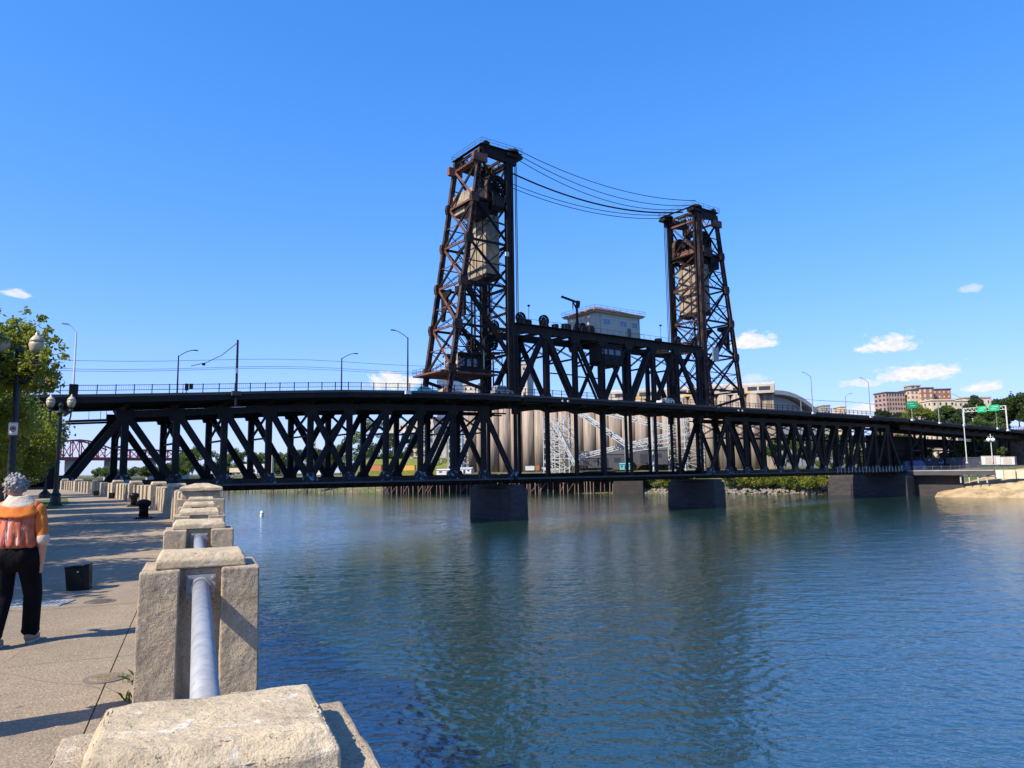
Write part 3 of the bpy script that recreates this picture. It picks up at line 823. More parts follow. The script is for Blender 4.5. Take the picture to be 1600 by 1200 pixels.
    for tt in (t0 - s * 3.2, t0 + s * 6.8):
        bx('top_walkway', *sorted((tt, tt + s * .8)), -5.09, 5.09, 78.42, 78.5, BM, root)
    # counterweights: main slab and the upper block
    cwt = sorted((t0 + s * 1.6, t0 + s * 5.0))
    cw = bx('counterweight', cwt[0], cwt[1], -4.1, 3.6, 51.3, 64.2, 'counterweight', root)
    bx('counterweight_base', cwt[0] - .15, cwt[1] + .15, -4.3, 3.8, 50.4, 51.29, BM, root)
    bx('counterweight_head', cwt[0] + .2, cwt[1] - .2, -4.0, 3.5, 64.22, 65.4, BM, root)
    for n in (-2.6, 0, 2.4):
        fb = MB()
        tt = cwt[0] - .05
        fb.bar(B(tt, n, 51.3), B(tt, n, 64.1), .22, .1, N); fb.obj('strap', BM, cw)
    # plated side of the sheave house
    for n in (5.62, -5.62):
        b = MB(); b.prism([(-1.6, -4.6), (1.2, -4.6), (1.6, -2.6), (-.4, -2.2), (-1.6, -2.8)], B(t0 + s * 2.9, n, 70.2), U, UP, N, .16); b.obj('side_plate', BM, root)
    # suspension ropes beside the posts
    for n in (NT_, -NT_):
        for dn in (-.25, .25):
            b = MB(); b.tube(B(t0 - s * 2.0, n + dn, ZT + 1.2), B(t0 - s * 2.0, n + dn, 78), .09, seg=6); b.obj('lifting_rope', BM, root)
    return root
tw1 = tower(-.2, -1, 'tall rusty steel lift tower on left with hanging beige counterweight', True)
tw2 = tower(61.8, 1, 'farther dark steel lift tower on right with counterweight between its posts', False)
# upper block of the left tower: low counterweight with chamfered foot
b = MB(); b.prism([(-5.2, 1.0), (-4.3, -1.2), (3.4, -1.2), (4.2, .4), (4.2, 3.2), (-5.2, 3.2)], B(-7.0, -.6, 66.4), N, UP, U, 2.6); b.obj('upper_counterweight', 'counterweight', tw1)
member('weight_strap', B(-8.45, -5.6, 66.9), B(-8.45, 3.8, 66.9), .5, .2, BM, tw1, UP, 'box')
# platform with gate cabin at the foot of the left tower
bx('platform', -17.2, -3.6, -6.4, 5.2, 29.4, 29.75, 'rust_steel', tw1)
rl = MB()
cc = [B(-17.2, -6.4, 29.75), B(-17.2, 5.2, 29.75), B(-3.6, 5.2, 29.75), B(-3.6, -6.4, 29.75)]
for i in range(4):
    a, c = cc[i], cc[(i + 1) % 4]
    for h in (.55, 1.1): rl.bar(a + UP * h, c + UP * h, .06)
    for k in range(7): rl.bar(a.lerp(c, k / 7), a.lerp(c, k / 7) + UP * 1.1, .06)
rl.obj('platform_railing', BM, tw1)
gc = thing('gate_cabin', 'dark cabin with cream posts on the platform at foot of left tower', 'cabin', B(-8, 0, 29.75))
bx('wall', -11.5, -6.0, -2.5, 3.2, 29.76, 33.6, BM, gc)
bx('roof', -12, -5.5, -3, 3.8, 33.61, 33.95, BM, gc)
for t in (-11.0, -9.4, -7.8):
    bx('window', t - .5, t + .5, 3.203, 3.26, 31.2, 32.8, 'glass_dark', gc)
for n in (-1.6, .2, 2.0): bx('window', -11.56, -11.503, n - .5, n + .5, 31.2, 32.8, 'house_wall', gc)
for t, n in ((-12.6, 3.9), (-13.8, 1.0), (-6.6, 4.5)): member('pole', B(t, n, 29.76), B(t, n, 34.6), .28, .28, 'house_wall', gc, U, 'rod')
# drum and winding gear between the posts of the left tower
for t, n, z in ((-4.0, 3.2, 36.5), (-4.4, -3.0, 36.5)):
    sheave(tw1, t, n, z, 1.7, .8, BM)
for k in range(5):
    member('gear_beam', B(-5.5, -4 + 2 * k, 34.2), B(-.8, -4 + 2 * k, 34.6), .35, .3, 'brown_steel', tw1, UP)
member('gear_beam', B(-5.6, -5, 33.9), B(-5.6, 5, 33.9), .5, .4, BM, tw1, UP); member('gear_beam', B(-1.4, -5, 33.9), B(-1.4, 5, 33.9), .5, .4, BM, tw1, UP)
for k in range(7):
    b = MB(); b.path([B(-1.2 - .7 * (k % 3), -3.5 + 1.15 * k, 26), B(-1.3 - .7 * (k % 3), -3.5 + 1.15 * k, 35)], .11, 5); b.obj('rope', 'brown_steel' if k % 2 else BM, tw1)
# stairs: zigzag ladder stair in both towers
for root, t0, s in ((tw1, -.2, -1), (tw2, 61.8, 1)):
    b = MB(); z = 30.0; k = 0
    while z < 64:
        ta, tb_ = t0 + s * 7.5, t0 + s * 3.6
        if k % 2: ta, tb_ = tb_, ta
        for dn in (-.35, .35):
            b.bar(B(ta, -3.9 + dn, z), B(tb_, -3.9 + dn, z + 4.5), .22, .06, UP)
        for q in range(11):
            f = (q + .5) / 11
            b.bar(B(ta + (tb_ - ta) * f, -4.25, z + 4.5 * f), B(ta + (tb_ - ta) * f, -3.55, z + 4.5 * f), .25, .04, U)
        b.bar(B(ta, -3.5, z + 1), B(tb_, -3.5, z + 5.5), .06)
        z += 4.5; k += 1
    b.obj('stair', BM, root)
bx('sign_box', 64.2, 66.4, 5.6, 6.0, 37.6, 41.2, 'lamp_pole_grey', tw2)
bx('junction_box', -1.7, -.9, 5.56, 5.9, 55.0, 55.9, 'white_paint', tw1)
# cables strung between the tower heads
def cable(p, q, sag, r, label, g='cables between the tower tops', k=24):
    b = MB(); pts = []
    for i in range(k + 1):
        f = i / k
        pts.append(Vector(p).lerp(Vector(q), f) - UP * (4 * sag * f * (1 - f)))
    b.path(pts, r, 6)
    o = b.obj('cable', BM, None, label, 'cable', g); return o
cable(B(1, 5.6, 79.6), B(60.4, 5.6, 80.2), 2.9, .085, 'thin topmost cable strung between the two tower heads')
cable(B(1, 5.2, 78.9), B(60.4, 5.2, 79.1), 3.8, .085, 'thin cable just below the topmost one between the towers')
cable(B(1, 4.4, 78.4), B(60.4, 4.4, 78.5), 4.4, .085, 'third thin cable from top between the two towers')
cable(B(1, 1.0, 76.6), B(60.4, 1.0, 78.4), 3.2, .20, 'thick sagging black cable in the middle between the two towers')
cable(B(1, -5.0, 77.6), B(60.4, -5.0, 79.4), 2.9, .09, 'upper of the lowest pair of cables between the towers')
cable(B(1, -5.4, 76.9), B(60.4, -5.4, 78.6), 3.0, .09, 'lowest sagging cable between the two towers')

# ---------------------------------------------------------------- street lamps, poles and wires on the deck
def deck_lamp(t, side, h, arm, label, m_='lamp_pole_grey', base=False, name='street_lamp', pm=1.0, az_=None):
    n = NE + .35 if side > 0 else -NE - .35
    z = zd(t) - .25
    r = thing(name, label, 'street lamp', B(t, n, z), 'street lamps along the upper deck')
    b = MB(); b.tube(B(t, n, z), B(t, n, z + h), .17 * pm, .11 * pm, 8); b.obj('pole', m_, r)
    if base:
        bx('base', t - .55, t + .55, n - .1, n + .45, z - .35, z + .25, 'white_paint', r)
    if arm:
        b = MB(); pts = []
        for i in range(7):
            f = i / 6
            pts.append(B(t + arm * f, n - (side * .3 * f), z + h - .15 + 1.25 * math.sin(f * 1.5)))
        b.path(pts, .065, 6); a = b.obj('arm', m_, r)
        q = pts[-1]
        b = MB(); b.prism([(-.45, -.05), (.45, -.05), (.4, .1), (-.35, .12)], q + U * (.3 if arm > 0 else -.3), U, UP, N, .3); b.obj('lamp_head', m_, a)
    return r
deck_lamp(-79.3, 1, 9.2, -1.1, 'white street lamp at the left end of the upper deck beside the tree', 'white_paint', pm=.85)
bx('lamp_plinth', -79.8, -78.8, 9.05, 9.65, zd(-79) - .4, zd(-79) + 1.5, BM, wspan)
deck_lamp(-62.0, -1, 8.6, 2.4, 'grey street lamp with arm to right, left of the overhead wire pole', BM)
deck_lamp(-31.6, -1, 8.6, 2.6, 'grey street lamp with arm to right, right of the overhead wire pole', BM)
deck_lamp(-26.6, 1, 10.2, -2.6, 'dark street lamp with arm to left and white base, nearest the left tower', BM, True)
deck_lamp(102.6, 1, 10.4, -3.2, 'grey street lamp with white base in front of arena roof', 'lamp_pole_grey', True)
deck_lamp(133.7, 1, 10.8, -3.6, 'grey street lamp with white base left of the brick tower block', 'lamp_pole_grey', True)
deck_lamp(152.7, -1, 9.0, 3.2, 'grey street lamp with arm to right between the two white-based lamps', 'lamp_pole_grey')
deck_lamp(88.4, -1, 8.8, 3.6, 'grey street lamp with arm to right just behind the right tower', 'lamp_pole_grey')
deck_lamp(178.4, 1, 8.4, 0, 'short grey pole with white base beside the green oval sign', 'lamp_pole_grey', True)
deck_lamp(196.7, 1, 9.8, -7, 'grey street lamp with long arm to left, left of sign gantry', 'lamp_pole_grey', True)
deck_lamp(224.8, 1, 6.6, 0, 'thin grey pole with white base just left of gantry leg', 'lamp_pole_grey', True, pm=.7)
deck_lamp(126, -1, 6.0, 0, 'plain grey pole in front of the arena wall', 'lamp_pole_grey')
# the green sign by the deck edge, and the gantry
gs = thing('road_sign', 'single green road sign on a pole with white base at deck edge', 'sign', B(160, NE + .4, 25))
b = MB(); b.tube(B(159.6, NE + .4, zd(160) - .3), B(159.6, NE + .4, zd(160) + 6.4), .13, seg=8); b.obj('pole', 'lamp_pole_grey', gs)
bx('base', 159, 160.2, NE + .15, NE + .8, zd(160) - .7, zd(160) - .1, 'white_paint', gs)
W3 = (-N * .9 - U * .45).normalized()
SR = (U * .9 - N * .45).normalized() if False else None
def green_sign(root, c, w, h, ex):
    ex = Vector(ex).normalized(); ez = ex.cross(UP)
    if ez.y > 0: ez = -ez
    def rr(a, b_, r=.35):
        pts = []
        for (sx, sy, st) in ((1, 1, 0), (-1, 1, 90), (-1, -1, 180), (1, -1, 270)):
            for k in range(4):
                an = math.radians(st + 30 * k)
                pts.append((sx * (a / 2 - r) + r * math.cos(an), sy * (b_ / 2 - r) + r * math.sin(an)))
        return pts
    q = MB(); q.prism(rr(w, h), c, ex, UP, ez, .1); p_ = q.obj('panel', 'sign_green', root); fix_normals(p_)
    for k, (dx, dy, l, hh) in enumerate(((-.1, .18, .62, .16), (.06, -.16, .5, .14))):
        q = MB(); q.prism([(w * (dx - l / 2), h * (dy - hh / 2)), (w * (dx + l / 2), h * (dy - hh / 2)), (w * (dx + l / 2), h * (dy + hh / 2)), (w * (dx - l / 2), h * (dy + hh / 2))], c + ez * .06, ex, UP, ez, .02)
        # the legend is too small to read in the photograph: two pale lines of it
        q.obj('legend', 'sign_legend', p_)
mat('sign_legend', (.05, .36, .18), .5, 0, (.35, .60, .45), 9.0, lo=.45, hi=.55)
green_sign(gs, B(159.6, NE + .55, zd(160) + 4.6), 3.6, 2.2, Vector((1, .1, 0)))
gy = thing('sign_gantry', 'white sign gantry with two green road signs over the far deck', 'sign', B(228, 0, 24))
tg_, zg = 234.0, zd(234)
member('gantry_leg', B(tg_, NE + .4, zg - .4), B(tg_, NE + .4, zg + 9.0), .5, .5, 'white_paint', gy, U, 'rod')
member('gantry_leg', B(tg_, -5.9, zg + .03), B(tg_, -5.9, zg + 9.0), .5, .5, 'white_paint', gy, U, 'rod')
b = MB()
for zz in (7.6, 9.0): b.bar(B(tg_, -5.9, zg + zz), B(tg_, NE + .4, zg + zz), .2)
n = -5.8
while n < NE - 1:
    b.bar(B(tg_, n, zg + 7.6), B(tg_, n + .8, zg + 9.0), .12); b.bar(B(tg_, n + .8, zg + 9.0), B(tg_, n + 1.6, zg + 7.6), .12); n += 1.6
b.obj('gantry_truss', 'white_paint', gy)
green_sign(gy, B(tg_ - .5, 1.1, zg + 8.2), 3.6, 2.5, -N)
green_sign(gy, B(tg_ - .5, 5.5, zg + 8.4), 3.6, 2.5, -N)
bx('gantry_base', tg_ - .8, tg_ + .8, NE + .2, NE + 1.0, zg - .9, zg - .3, 'white_paint', gy)
# overhead wire pole with bracket and the wires
op = thing('wire_pole', 'tall dark overhead wire pole standing on the near deck edge with white base', 'pole', B(-57, NE, 22))
b = MB(); b.tube(B(-57.0, NE + .3, zd(-57) - 2.2), B(-57.0, NE + .3, zd(-57) + 8.4), .22, .17, 8); b.obj('pole', BM, op)
bx('base', -57.7, -56.3, NE + .05, NE + .7, zd(-57) - .55, zd(-57) + .15, 'deck_concrete', op)
bx('tag', -57.15, -56.85, NE + .5, NE + .56, zd(-57) + 3.0, zd(-57) + 3.8, 'white_paint', op)
b = MB(); b.path([B(-57.05, NE + .3, zd(-57) + 7.9), B(-58.6, 6.0, zd(-57) + 6.2), B(-60.4, 3.2, zd(-57) + 5.2), B(-62, .8, zd(-57) + 4.9)], .06, 6); b.obj('pull_off_wire', BM, op)
b = MB(); b.lathe(B(-60.6, 3.0, zd(-60) + 5.0), [(.05, 0), (.3, .05), (.3, .4), (.05, .45)], 8); b.obj('insulator', BM, op)
for n, dz, lb in ((.8, 4.9, 'nearer overhead contact wire above the left part of the upper deck'), (-2.6, 5.0, 'farther overhead contact wire above the left part of upper deck'), (.8, 6.2, 'upper overhead messenger wire above the left part of upper deck')):
    b = MB(); b.path([B(t, n, zd(t) + dz + .25 * math.cos(t * .13)) for t in np.arange(-138, -14, 6)], .035, 5)
    b.obj('overhead_wire', 'grey_steel', None, lb, 'wire', 'overhead wires above the deck')
for n, dz, lb in ((1, 5.0, 'nearer overhead wire above the right part of the upper deck'), (-2.5, 5.6, 'farther overhead wire above the right part of upper deck')):
    b = MB(); b.path([B(t, n, zd(t) + dz + .25 * math.cos(t * .13)) for t in np.arange(80, 260, 9)], .035, 5)
    b.obj('overhead_wire', 'grey_steel', None, lb, 'wire', 'overhead wires above the deck')
# traffic signal head by the left lamp
ts_ = thing('traffic_signal', 'black traffic signal hung on pole by the left street lamp', 'traffic signal', B(-57, -8, 22))
b = MB(); b.tube(B(-61.2, -8.7, zd(-61)), B(-61.2, -8.7, zd(-61) + 3.2), .07, seg=6); b.obj('pole', BM, ts_)
b = MB(); b.prism([(-.28, -.6), (.28, -.6), (.28, .6), (-.28, .6)], B(-60.6, -8.7, zd(-61) + 2.7), U, UP, N, .4); b.prism([(-.2, -.5), (.35, -.4), (.35, .5), (-.2, .5)], B(-60.0, -8.5, zd(-61) + 2.8), U, UP, N, .5); b.obj('signal_head', BM, ts_)
# ---------------------------------------------------------------- cars on the upper deck
for nm, c1, c2 in (('car_teal', (.05, .30, .33), None), ('car_tan', (.45, .33, .22), None), ('car_grey', (.22, .24, .27), None), ('car_white', (.70, .71, .72), None), ('car_blue', (.04, .10, .25), None)):
    mat(nm, c1, .3, .1, spec=.6)
mat('tyre', (.02, .02, .02), .8)
def car(P, d, m_, label, L=4.5, group='cars on the bridge', van=False):
    d = Vector(d).normalized(); s_ = Vector((d.y, -d.x, 0))
    r = thing('car', label, 'car', P, group)
    P = Vector(P)
    H = 1.9 if van else 1.45
    body = [(-L / 2, .35), (L / 2, .35), (L / 2, .75), (L * .44, .92), (L * .2, 1.0), (-L * .46, 1.0), (-L / 2, .8)]
    b = MB(); b.prism(body, P, d, UP, s_, 1.78); o = b.obj('body', m_, r); fix_normals(o)
    cabp = [(-L * .44, 1.002), (L * .22, 1.002), (L * .07, H), (-L * .34, H)]
    b = MB(); b.prism(cabp, P, d, UP, s_, 1.56); o2 = b.obj('cabin', m_, r); fix_normals(o2)
    for sg in (1, -1):
        for (a, c) in (((-L * .38, -L * .1)), ((-L * .07, L * .14))):
            k = H - .1
            b = MB(); b.prism([(a, 1.06), (c, 1.06), (c - .05 * L * (1 if c > 0 else 0), k), (a + .04 * L, k)], P + s_ * (sg * .79), d, UP, s_, .02); b.obj('window', 'glass_dark', o2)
        for q in (-L * .31, L * .31):
            b = MB(); b.lathe(P + d * q + s_ * (sg * .82) + UP * .33, [(.1, -.12), (.33, -.11), (.33, .11), (.18, .12)], 12, s_); w = b.obj('wheel', 'tyre', r)
        b = MB(); b.prism([(-.1, -.08), (.1, -.08), (.1, .08), (-.1, .08)], P + d * (L / 2 - .02) + s_ * (sg * .65) + UP * .7, s_, UP, d, .08); b.obj('headlight', 'sign_white', r)
    b = MB(); b.add([P + d * (L * .222) + s_ * .7 + UP * 1.03, P + d * (L * .222) - s_ * .7 + UP * 1.03, P + d * (L * .085) - s_ * .66 + UP * (H - .04), P + d * (L * .085) + s_ * .66 + UP * (H - .04)], [(0, 1, 2, 3)]); b.obj('windscreen', 'glass_dark', o2)
    return r
car(B(-19.6, 3.4, zd(-19) + .02), U, 'car_teal', 'teal car behind the railing at the foot of the left tower')
car(B(-14.0, 3.4, zd(-14) + .02), U, 'car_tan', 'tan car between the raking legs of the left tower')
car(B(-4.2, 7.5, zd(-4) + .02), U, 'car_grey', 'grey car passing beside the posts of the left tower', van=True)
car(B(44.0, 7.3, zd(44) + .02), -U, 'car_white', 'white car behind the railing under the machinery house')
# white traffic-warning lights on the fascia
for t, lb in ((10.3, 'left of the pair of small white lamps on fascia by left tower'), (11.8, 'right of the pair of small white lamps on fascia by left tower'), (69.3, 'left of the pair of small white lamps on fascia by right tower'), (70.9, 'right of the pair of small white lamps on fascia by right tower')):
    b = MB(); b.lathe(B(t, NE + .02, zd(t) - .75), [(.06, 0), (.22, .04), (.26, .22), (.2, .26)], 10, N); b.obj('fascia_lamp', 'white_paint', None, lb, 'lamp', 'small white lamps on the deck fascia')
# ================================================================== river, banks and background
rng = random.Random(7)
nrg = np.random.default_rng(11)
# ---- materials of the setting
def water_material():
    m_ = bpy.data.materials.new('river_water'); m_.use_nodes = True
    t = NT(m_.node_tree); t.t.nodes.clear()
    out = t.n('ShaderNodeOutputMaterial'); p = t.n('ShaderNodeBsdfPrincipled')
    geo = t.n('ShaderNodeNewGeometry'); pos = geo.outputs['Position']
    big = t.ramp(t.noise(t.v('MULTIPLY', pos, (.018, .035, 1)), 1.0, 3, .5), .38, .62)
    t.put(p.inputs['Base Color'], t.mix(big, (.009, .030, .018, 1), (.010, .030, .022, 1)))
    p.inputs['Roughness'].default_value = .04
    p.inputs['IOR'].default_value = 2.9
    w2 = t.noise(t.v('MULTIPLY', pos, (2.2, 3.2, 1)), 1.0, 3, .6, .3)
    w3 = t.noise(t.v('MULTIPLY', pos, (.5, .9, 1)), 1.0, 3, .6, .3)
    b = t.n('ShaderNodeBump'); b.inputs['Distance'].default_value = .075; b.inputs['Strength'].default_value = .55
    t.l(t.m('ADD', w2, t.m('MULTIPLY', w3, 1.2)), b.inputs['Height'])
    t.l(b.outputs[0], p.inputs['Normal'])
    t.l(p.outputs[0], out.inputs[0]); MATS['river_water'] = m_
water_material()
mat('bank_earth', (.13, .115, .065), .95, 0, (.06, .085, .028), .12, .5, 3, .2, var2=(.28, .24, .17), v2scale=.35, bdist=.15)
mat('sand', (.43, .32, .185), .95, 0, (.25, .18, .10), .25, .6, 1.6, .2, var2=(.47, .37, .24), v2scale=.9, bdist=.2)
mat('rock', (.27, .23, .19), .95, 0, (.17, .15, .13), 1.4, .5, 4, .2, obj_rand=.2, bdist=.1)
mat('leaf_dark', (.028, .058, .018), .6, 0, (.050, .085, .022), .35, spec=.25, trans=(.10, .16, .02), lo=.3, hi=.7)
mat('leaf_mid', (.055, .105, .022), .6, 0, (.11, .155, .032), .4, spec=.25, trans=(.16, .22, .03), lo=.3, hi=.7)
mat('leaf_bright', (.11, .165, .024), .55, 0, (.20, .225, .036), .6, spec=.3, trans=(.42, .44, .04), lo=.35, hi=.65, var2=(.22, .15, .04), v2scale=1.1, v2lo=.60, v2hi=.70)
mat('leaf_bush', (.12, .175, .028), .6, 0, (.25, .25, .042), .28, spec=.25, trans=(.22, .26, .03), lo=.35, hi=.65, var2=(.035, .06, .018), v2scale=.13)
mat('bark', (.06, .046, .036), .9, 0, (.10, .08, .062), 6, .5, 14, .2, stretch=(1, 1, .3))
mat('silo_concrete', (.35, .285, .225), .85, 0, (.19, .15, .12), .9, .1, 2, .3, stretch=(1, 1, .05), var2=(.15, .115, .10), v2scale=.55, v2lo=.54, v2hi=.66)
mat('pale_concrete', (.43, .385, .335), .85, 0, (.34, .30, .26), .12, .1, 2, .3, var2=(.62, .59, .55), v2scale=.3)
mat('grey_concrete', (.34, .33, .31), .88, 0, (.27, .26, .25), .3, .1, 2, .3)
mat('lattice_white', (.42, .435, .43), .6, 0, (.27, .285, .28), .8)
mat('timber', (.24, .155, .12), .9, 0, (.13, .09, .075), .5, .3, 3, .2, obj_rand=.35, stretch=(1, 1, .3))
mat('timber_dark', (.022, .019, .018), .9, 0, (.035, .028, .025), .5)
mat('roof_grey', (.20, .21, .23), .7, 0, (.17, .18, .20), .1)
mat('arena_wall', (.25, .26, .30), .8, 0, (.29, .30, .34), .1)
mat('brick_pink', (.35, .275, .23), .85, 0, (.34, .19, .14), .3)
mat('brick_red', (.24, .15, .12), .85, 0, (.23, .085, .06), .3)
mat('cream_wall', (.58, .47, .34), .85, 0, (.52, .42, .30), .2)
mat('dark_roof', (.06, .058, .065), .8)
mat('window_dark', (.035, .035, .045), .3)
mat('red_paint', (.33, .055, .045), .6, 0, (.26, .045, .04), .2)
mat('container_orange', (.46, .17, .055), .7, 0, (.40, .14, .05), .5)
mat('yellow_paint', (.58, .33, .05), .6)
mat('dark_shed', (.045, .046, .055), .8, 0, (.06, .06, .07), .2)
mat('teal_paint', (.10, .36, .38), .6)
mat('tarp_blue', (.03, .075, .16), .7, 0, (.05, .10, .2), 1)
mat('graffiti_wall', (.035, .04, .06), .8, 0, (.05, .055, .08), .5, var2=(.30, .38, .60), v2scale=.55, v2lo=.60, v2hi=.63)
mat('stone', (.20, .155, .125), .9, 0, (.13, .10, .085), .8, .4, 3, .2, obj_rand=.25, bdist=.05)
mat('grass_dry', (.17, .165, .042), .95, 0, (.11, .13, .03), .3, .4, 5, .2, bdist=.1)
mat('grass', (.055, .095, .022), .95, 0, (.10, .13, .035), .6, .5, 12, .2, bdist=.05)

# ---- river: real wavelets, finer towards the promenade
def river_mesh():
    r = np.random.default_rng(3)
    rows_ = [13.0]
    while rows_[-1] < 560: rows_.append(rows_[-1] + max(.085, .0034 * rows_[-1]))
    R = np.array(rows_); TH = np.linspace(-.80, .80, 620)
    rr, th = np.meshgrid(R, TH, indexing='ij')
    X = rr * np.sin(th); Y = rr * np.cos(th)
    space = np.maximum(.0034 * rr, rr * 1.6 / 620)
    # patches of rougher and smoother water
    amp = np.zeros_like(X)
    for k in range(14):
        a = r.uniform(0, 6.28); wl = r.uniform(28, 110)
        amp += np.sin((X * math.cos(a) * .55 + Y * math.sin(a)) * 2 * math.pi / wl + r.uniform(0, 6.28))
    amp = .92 + .38 * np.tanh(amp / 2.6)
    Z = np.zeros_like(X)
    for k in range(64):
        wl = .34 * (6.5 / .34) ** (r.random() ** 1.7)
        a = math.radians(90 + r.normal() * 42) + .25
        st = .0135 * (1.35 if wl < 1.2 else .72 if wl < 3 else .42)          # steepness of each train
        kx, ky = 2 * math.pi / wl * math.cos(a), 2 * math.pi / wl * math.sin(a)
        ph = kx * X + ky * Y + r.uniform(0, 6.28)
        ph = ph + .8 * np.sin(.13 * X + .09 * Y + k) 
        fade = np.clip((wl / space - 2.2) / 2.5, 0, 1)
        Z += fade * st * wl / (2 * math.pi) * (np.sin(ph) + .22 * np.cos(2 * ph))
    Z *= amp
    n, m = X.shape
    v = np.stack([X, Y, Z], -1).reshape(-1, 3)
    ii = (np.arange(n - 1)[:, None] * m + np.arange(m - 1)[None, :]).ravel()
    q = np.stack([ii, ii + m, ii + m + 1, ii + 1], 1).astype(np.int32)
    me = bpy.data.meshes.new('river'); k = len(q)
    me.vertices.add(len(v)); me.vertices.foreach_set('co', v.ravel())
    me.loops.add(4 * k); me.loops.foreach_set('vertex_index', q[:, ::-1].ravel())
    me.polygons.add(k); me.polygons.foreach_set('loop_start', np.arange(0, 4 * k, 4, dtype=np.int32)); me.polygons.foreach_set('loop_total', np.full(k, 4, dtype=np.int32))
    me.polygons.foreach_set('use_smooth', np.ones(k, dtype=bool))
    me.materials.append(MATS['river_water']); me.update(calc_edges=True)
    return me
_link('river', river_mesh(), kind='structure')
b = MB()
b.add([(-6000, -600, -.55), (6000, -600, -.55), (6000, 9000, -.55), (-6000, 9000, -.55)], [(0, 1, 2, 3)])
b.obj('river', 'river_water', None, kind='structure')
b = MB(); b.add([(-6000, -600, -6), (6000, -600, -6), (6000, 9000, -6), (-6000, 9000, -6)], [(0, 1, 2, 3)]); b.obj('river_bed', 'bank_earth', None, kind='structure')

# ---- land sheets: rows of points offset inland from a shoreline
def land(name, shore, rows, m_, jit=.0):
    sh = [Vector((x, y, 0)) for x, y in shore]
    pts = []
    for i in range(len(sh) - 1):
        d = (sh[i + 1] - sh[i]).length; k = max(1, int(d / 12))
        for j in range(k): pts.append(sh[i].lerp(sh[i + 1], j / k))
    pts.append(sh[-1])
    nrm = []
    for i in range(len(pts)):
        d = pts[min(i + 1, len(pts) - 1)] - pts[max(i - 1, 0)]; d.normalize()
        nrm.append(Vector((-d.y, d.x, 0)))
    for _ in range(3):
        nrm = [(nrm[max(i - 1, 0)] + nrm[i] + nrm[min(i + 1, len(nrm) - 1)]).normalized() for i in range(len(nrm))]
    v = []; R = len(rows)
    for p, n in zip(pts, nrm):
        for o, z in rows:
            q = p + n * o
            v.append((q.x, q.y, z + (rng.uniform(-jit, jit) if 0 < o < 90 else 0)))
    f = []
    for i in range(len(pts) - 1):
        for k in range(R - 1): f.append((i * R + k, (i + 1) * R + k, (i + 1) * R + k + 1, i * R + k + 1))
    o = MB(); o.add(v, f); ob = o.obj(name, m_, None, kind='structure', smooth=True); fix_normals(ob)
    return ob
EAST = [(420, 40), (260, 150), (200, 198), (168, 216), (146, 236), (118, 262), (92, 282), (52, 303), (0, 326), (-80, 362), (-190, 455), (-330, 760), (-430, 1400), (-480, 3000)]
def inland(k):     # point inland of the k-th shoreline vertex
    return EAST[k]
EAST_R = list(EAST)
rows = [(-8, -3.0), (-1.5, -.4), (0, .15), (3, 1.2), (8, 3.6), (14, 6.4), (20, 8.2), (40, 9.0), (140, 9.6), (500, 12), (1600, 16), (5200, 30)]
land('east_bank', [(x, y) for x, y in reversed(EAST)], [(o, z) for o, z in rows], 'bank_earth', .25)
WEST = [(-58, 92), (-88, 128), (-150, 210), (-300, 480), (-520, 900), (-820, 3000)]
land('west_bank', WEST, [(-4, -3), (0, .2), (5, 5.5), (12, 7.6), (30, 8.3), (300, 9), (3000, 20)], 'bank_earth', .15)
# sandy slope at the right bank
b = MB()
SX = 26; SY = 12; v = []
A0, A1 = Vector((131, 232, 0)), Vector((215, 172, 0))
inl = Vector((A1.y - A0.y, -(A1.x - A0.x), 0)).normalized() * -1
for i in range(SX):
    f = i / (SX - 1)
    for j in range(SY):
        g = j / (SY - 1)
        p = A0.lerp(A1, f) + inl * (-2.5 + 26 * g)
        h = min(1.0, .30 + f * 3.0)
        z = -1.0 + 9.6 * (min(1, g * 1.45) ** .8) * h + .6 * f
        z += .35 * math.sin(p.x * .5 + p.y * .31) * g + rng.uniform(-.14, .14)
        v.append((p.x, p.y, z))
fs = [(i * SY + j, (i + 1) * SY + j, (i + 1) * SY + j + 1, i * SY + j + 1) for i in range(SX - 1) for j in range(SY - 1)]
b.add(v, fs); o = b.obj('sand_bank', 'sand', None, kind='structure', smooth=True); fix_normals(o)

# ---- foliage tools
def leaf_mesh(name, cen, size, m_, seed, droop=.35):
    """one diamond-shaped leaf per centre, each with its own tilt"""
    r = np.random.default_rng(seed)
    n = len(cen)
    d = r.normal(size=(n, 3)); d[:, 2] -= droop; d /= np.linalg.norm(d, axis=1)[:, None]
    q = r.normal(size=(n, 3)); q -= d * (q * d).sum(1)[:, None]; q /= np.linalg.norm(q, axis=1)[:, None]
    s = size * r.uniform(.6, 1.25, (n, 1))
    a = cen - d * s * .5; c = cen + d * s * .5
    e = cen + q * s * .30 - d * s * .05; f = cen - q * s * .30 - d * s * .05
    v = np.stack([a, e, c, f], 1).reshape(-1, 3)
    me = bpy.data.meshes.new(name)
    me.vertices.add(4 * n); me.vertices.foreach_set('co', v.ravel())
    me.loops.add(4 * n); me.loops.foreach_set('vertex_index', np.arange(4 * n, dtype=np.int32))
    me.polygons.add(n); me.polygons.foreach_set('loop_start', np.arange(0, 4 * n, 4, dtype=np.int32)); me.polygons.foreach_set('loop_total', np.full(n, 4, dtype=np.int32))
    me.materials.append(MATS[m_]); me.update(calc_edges=True)
    return me
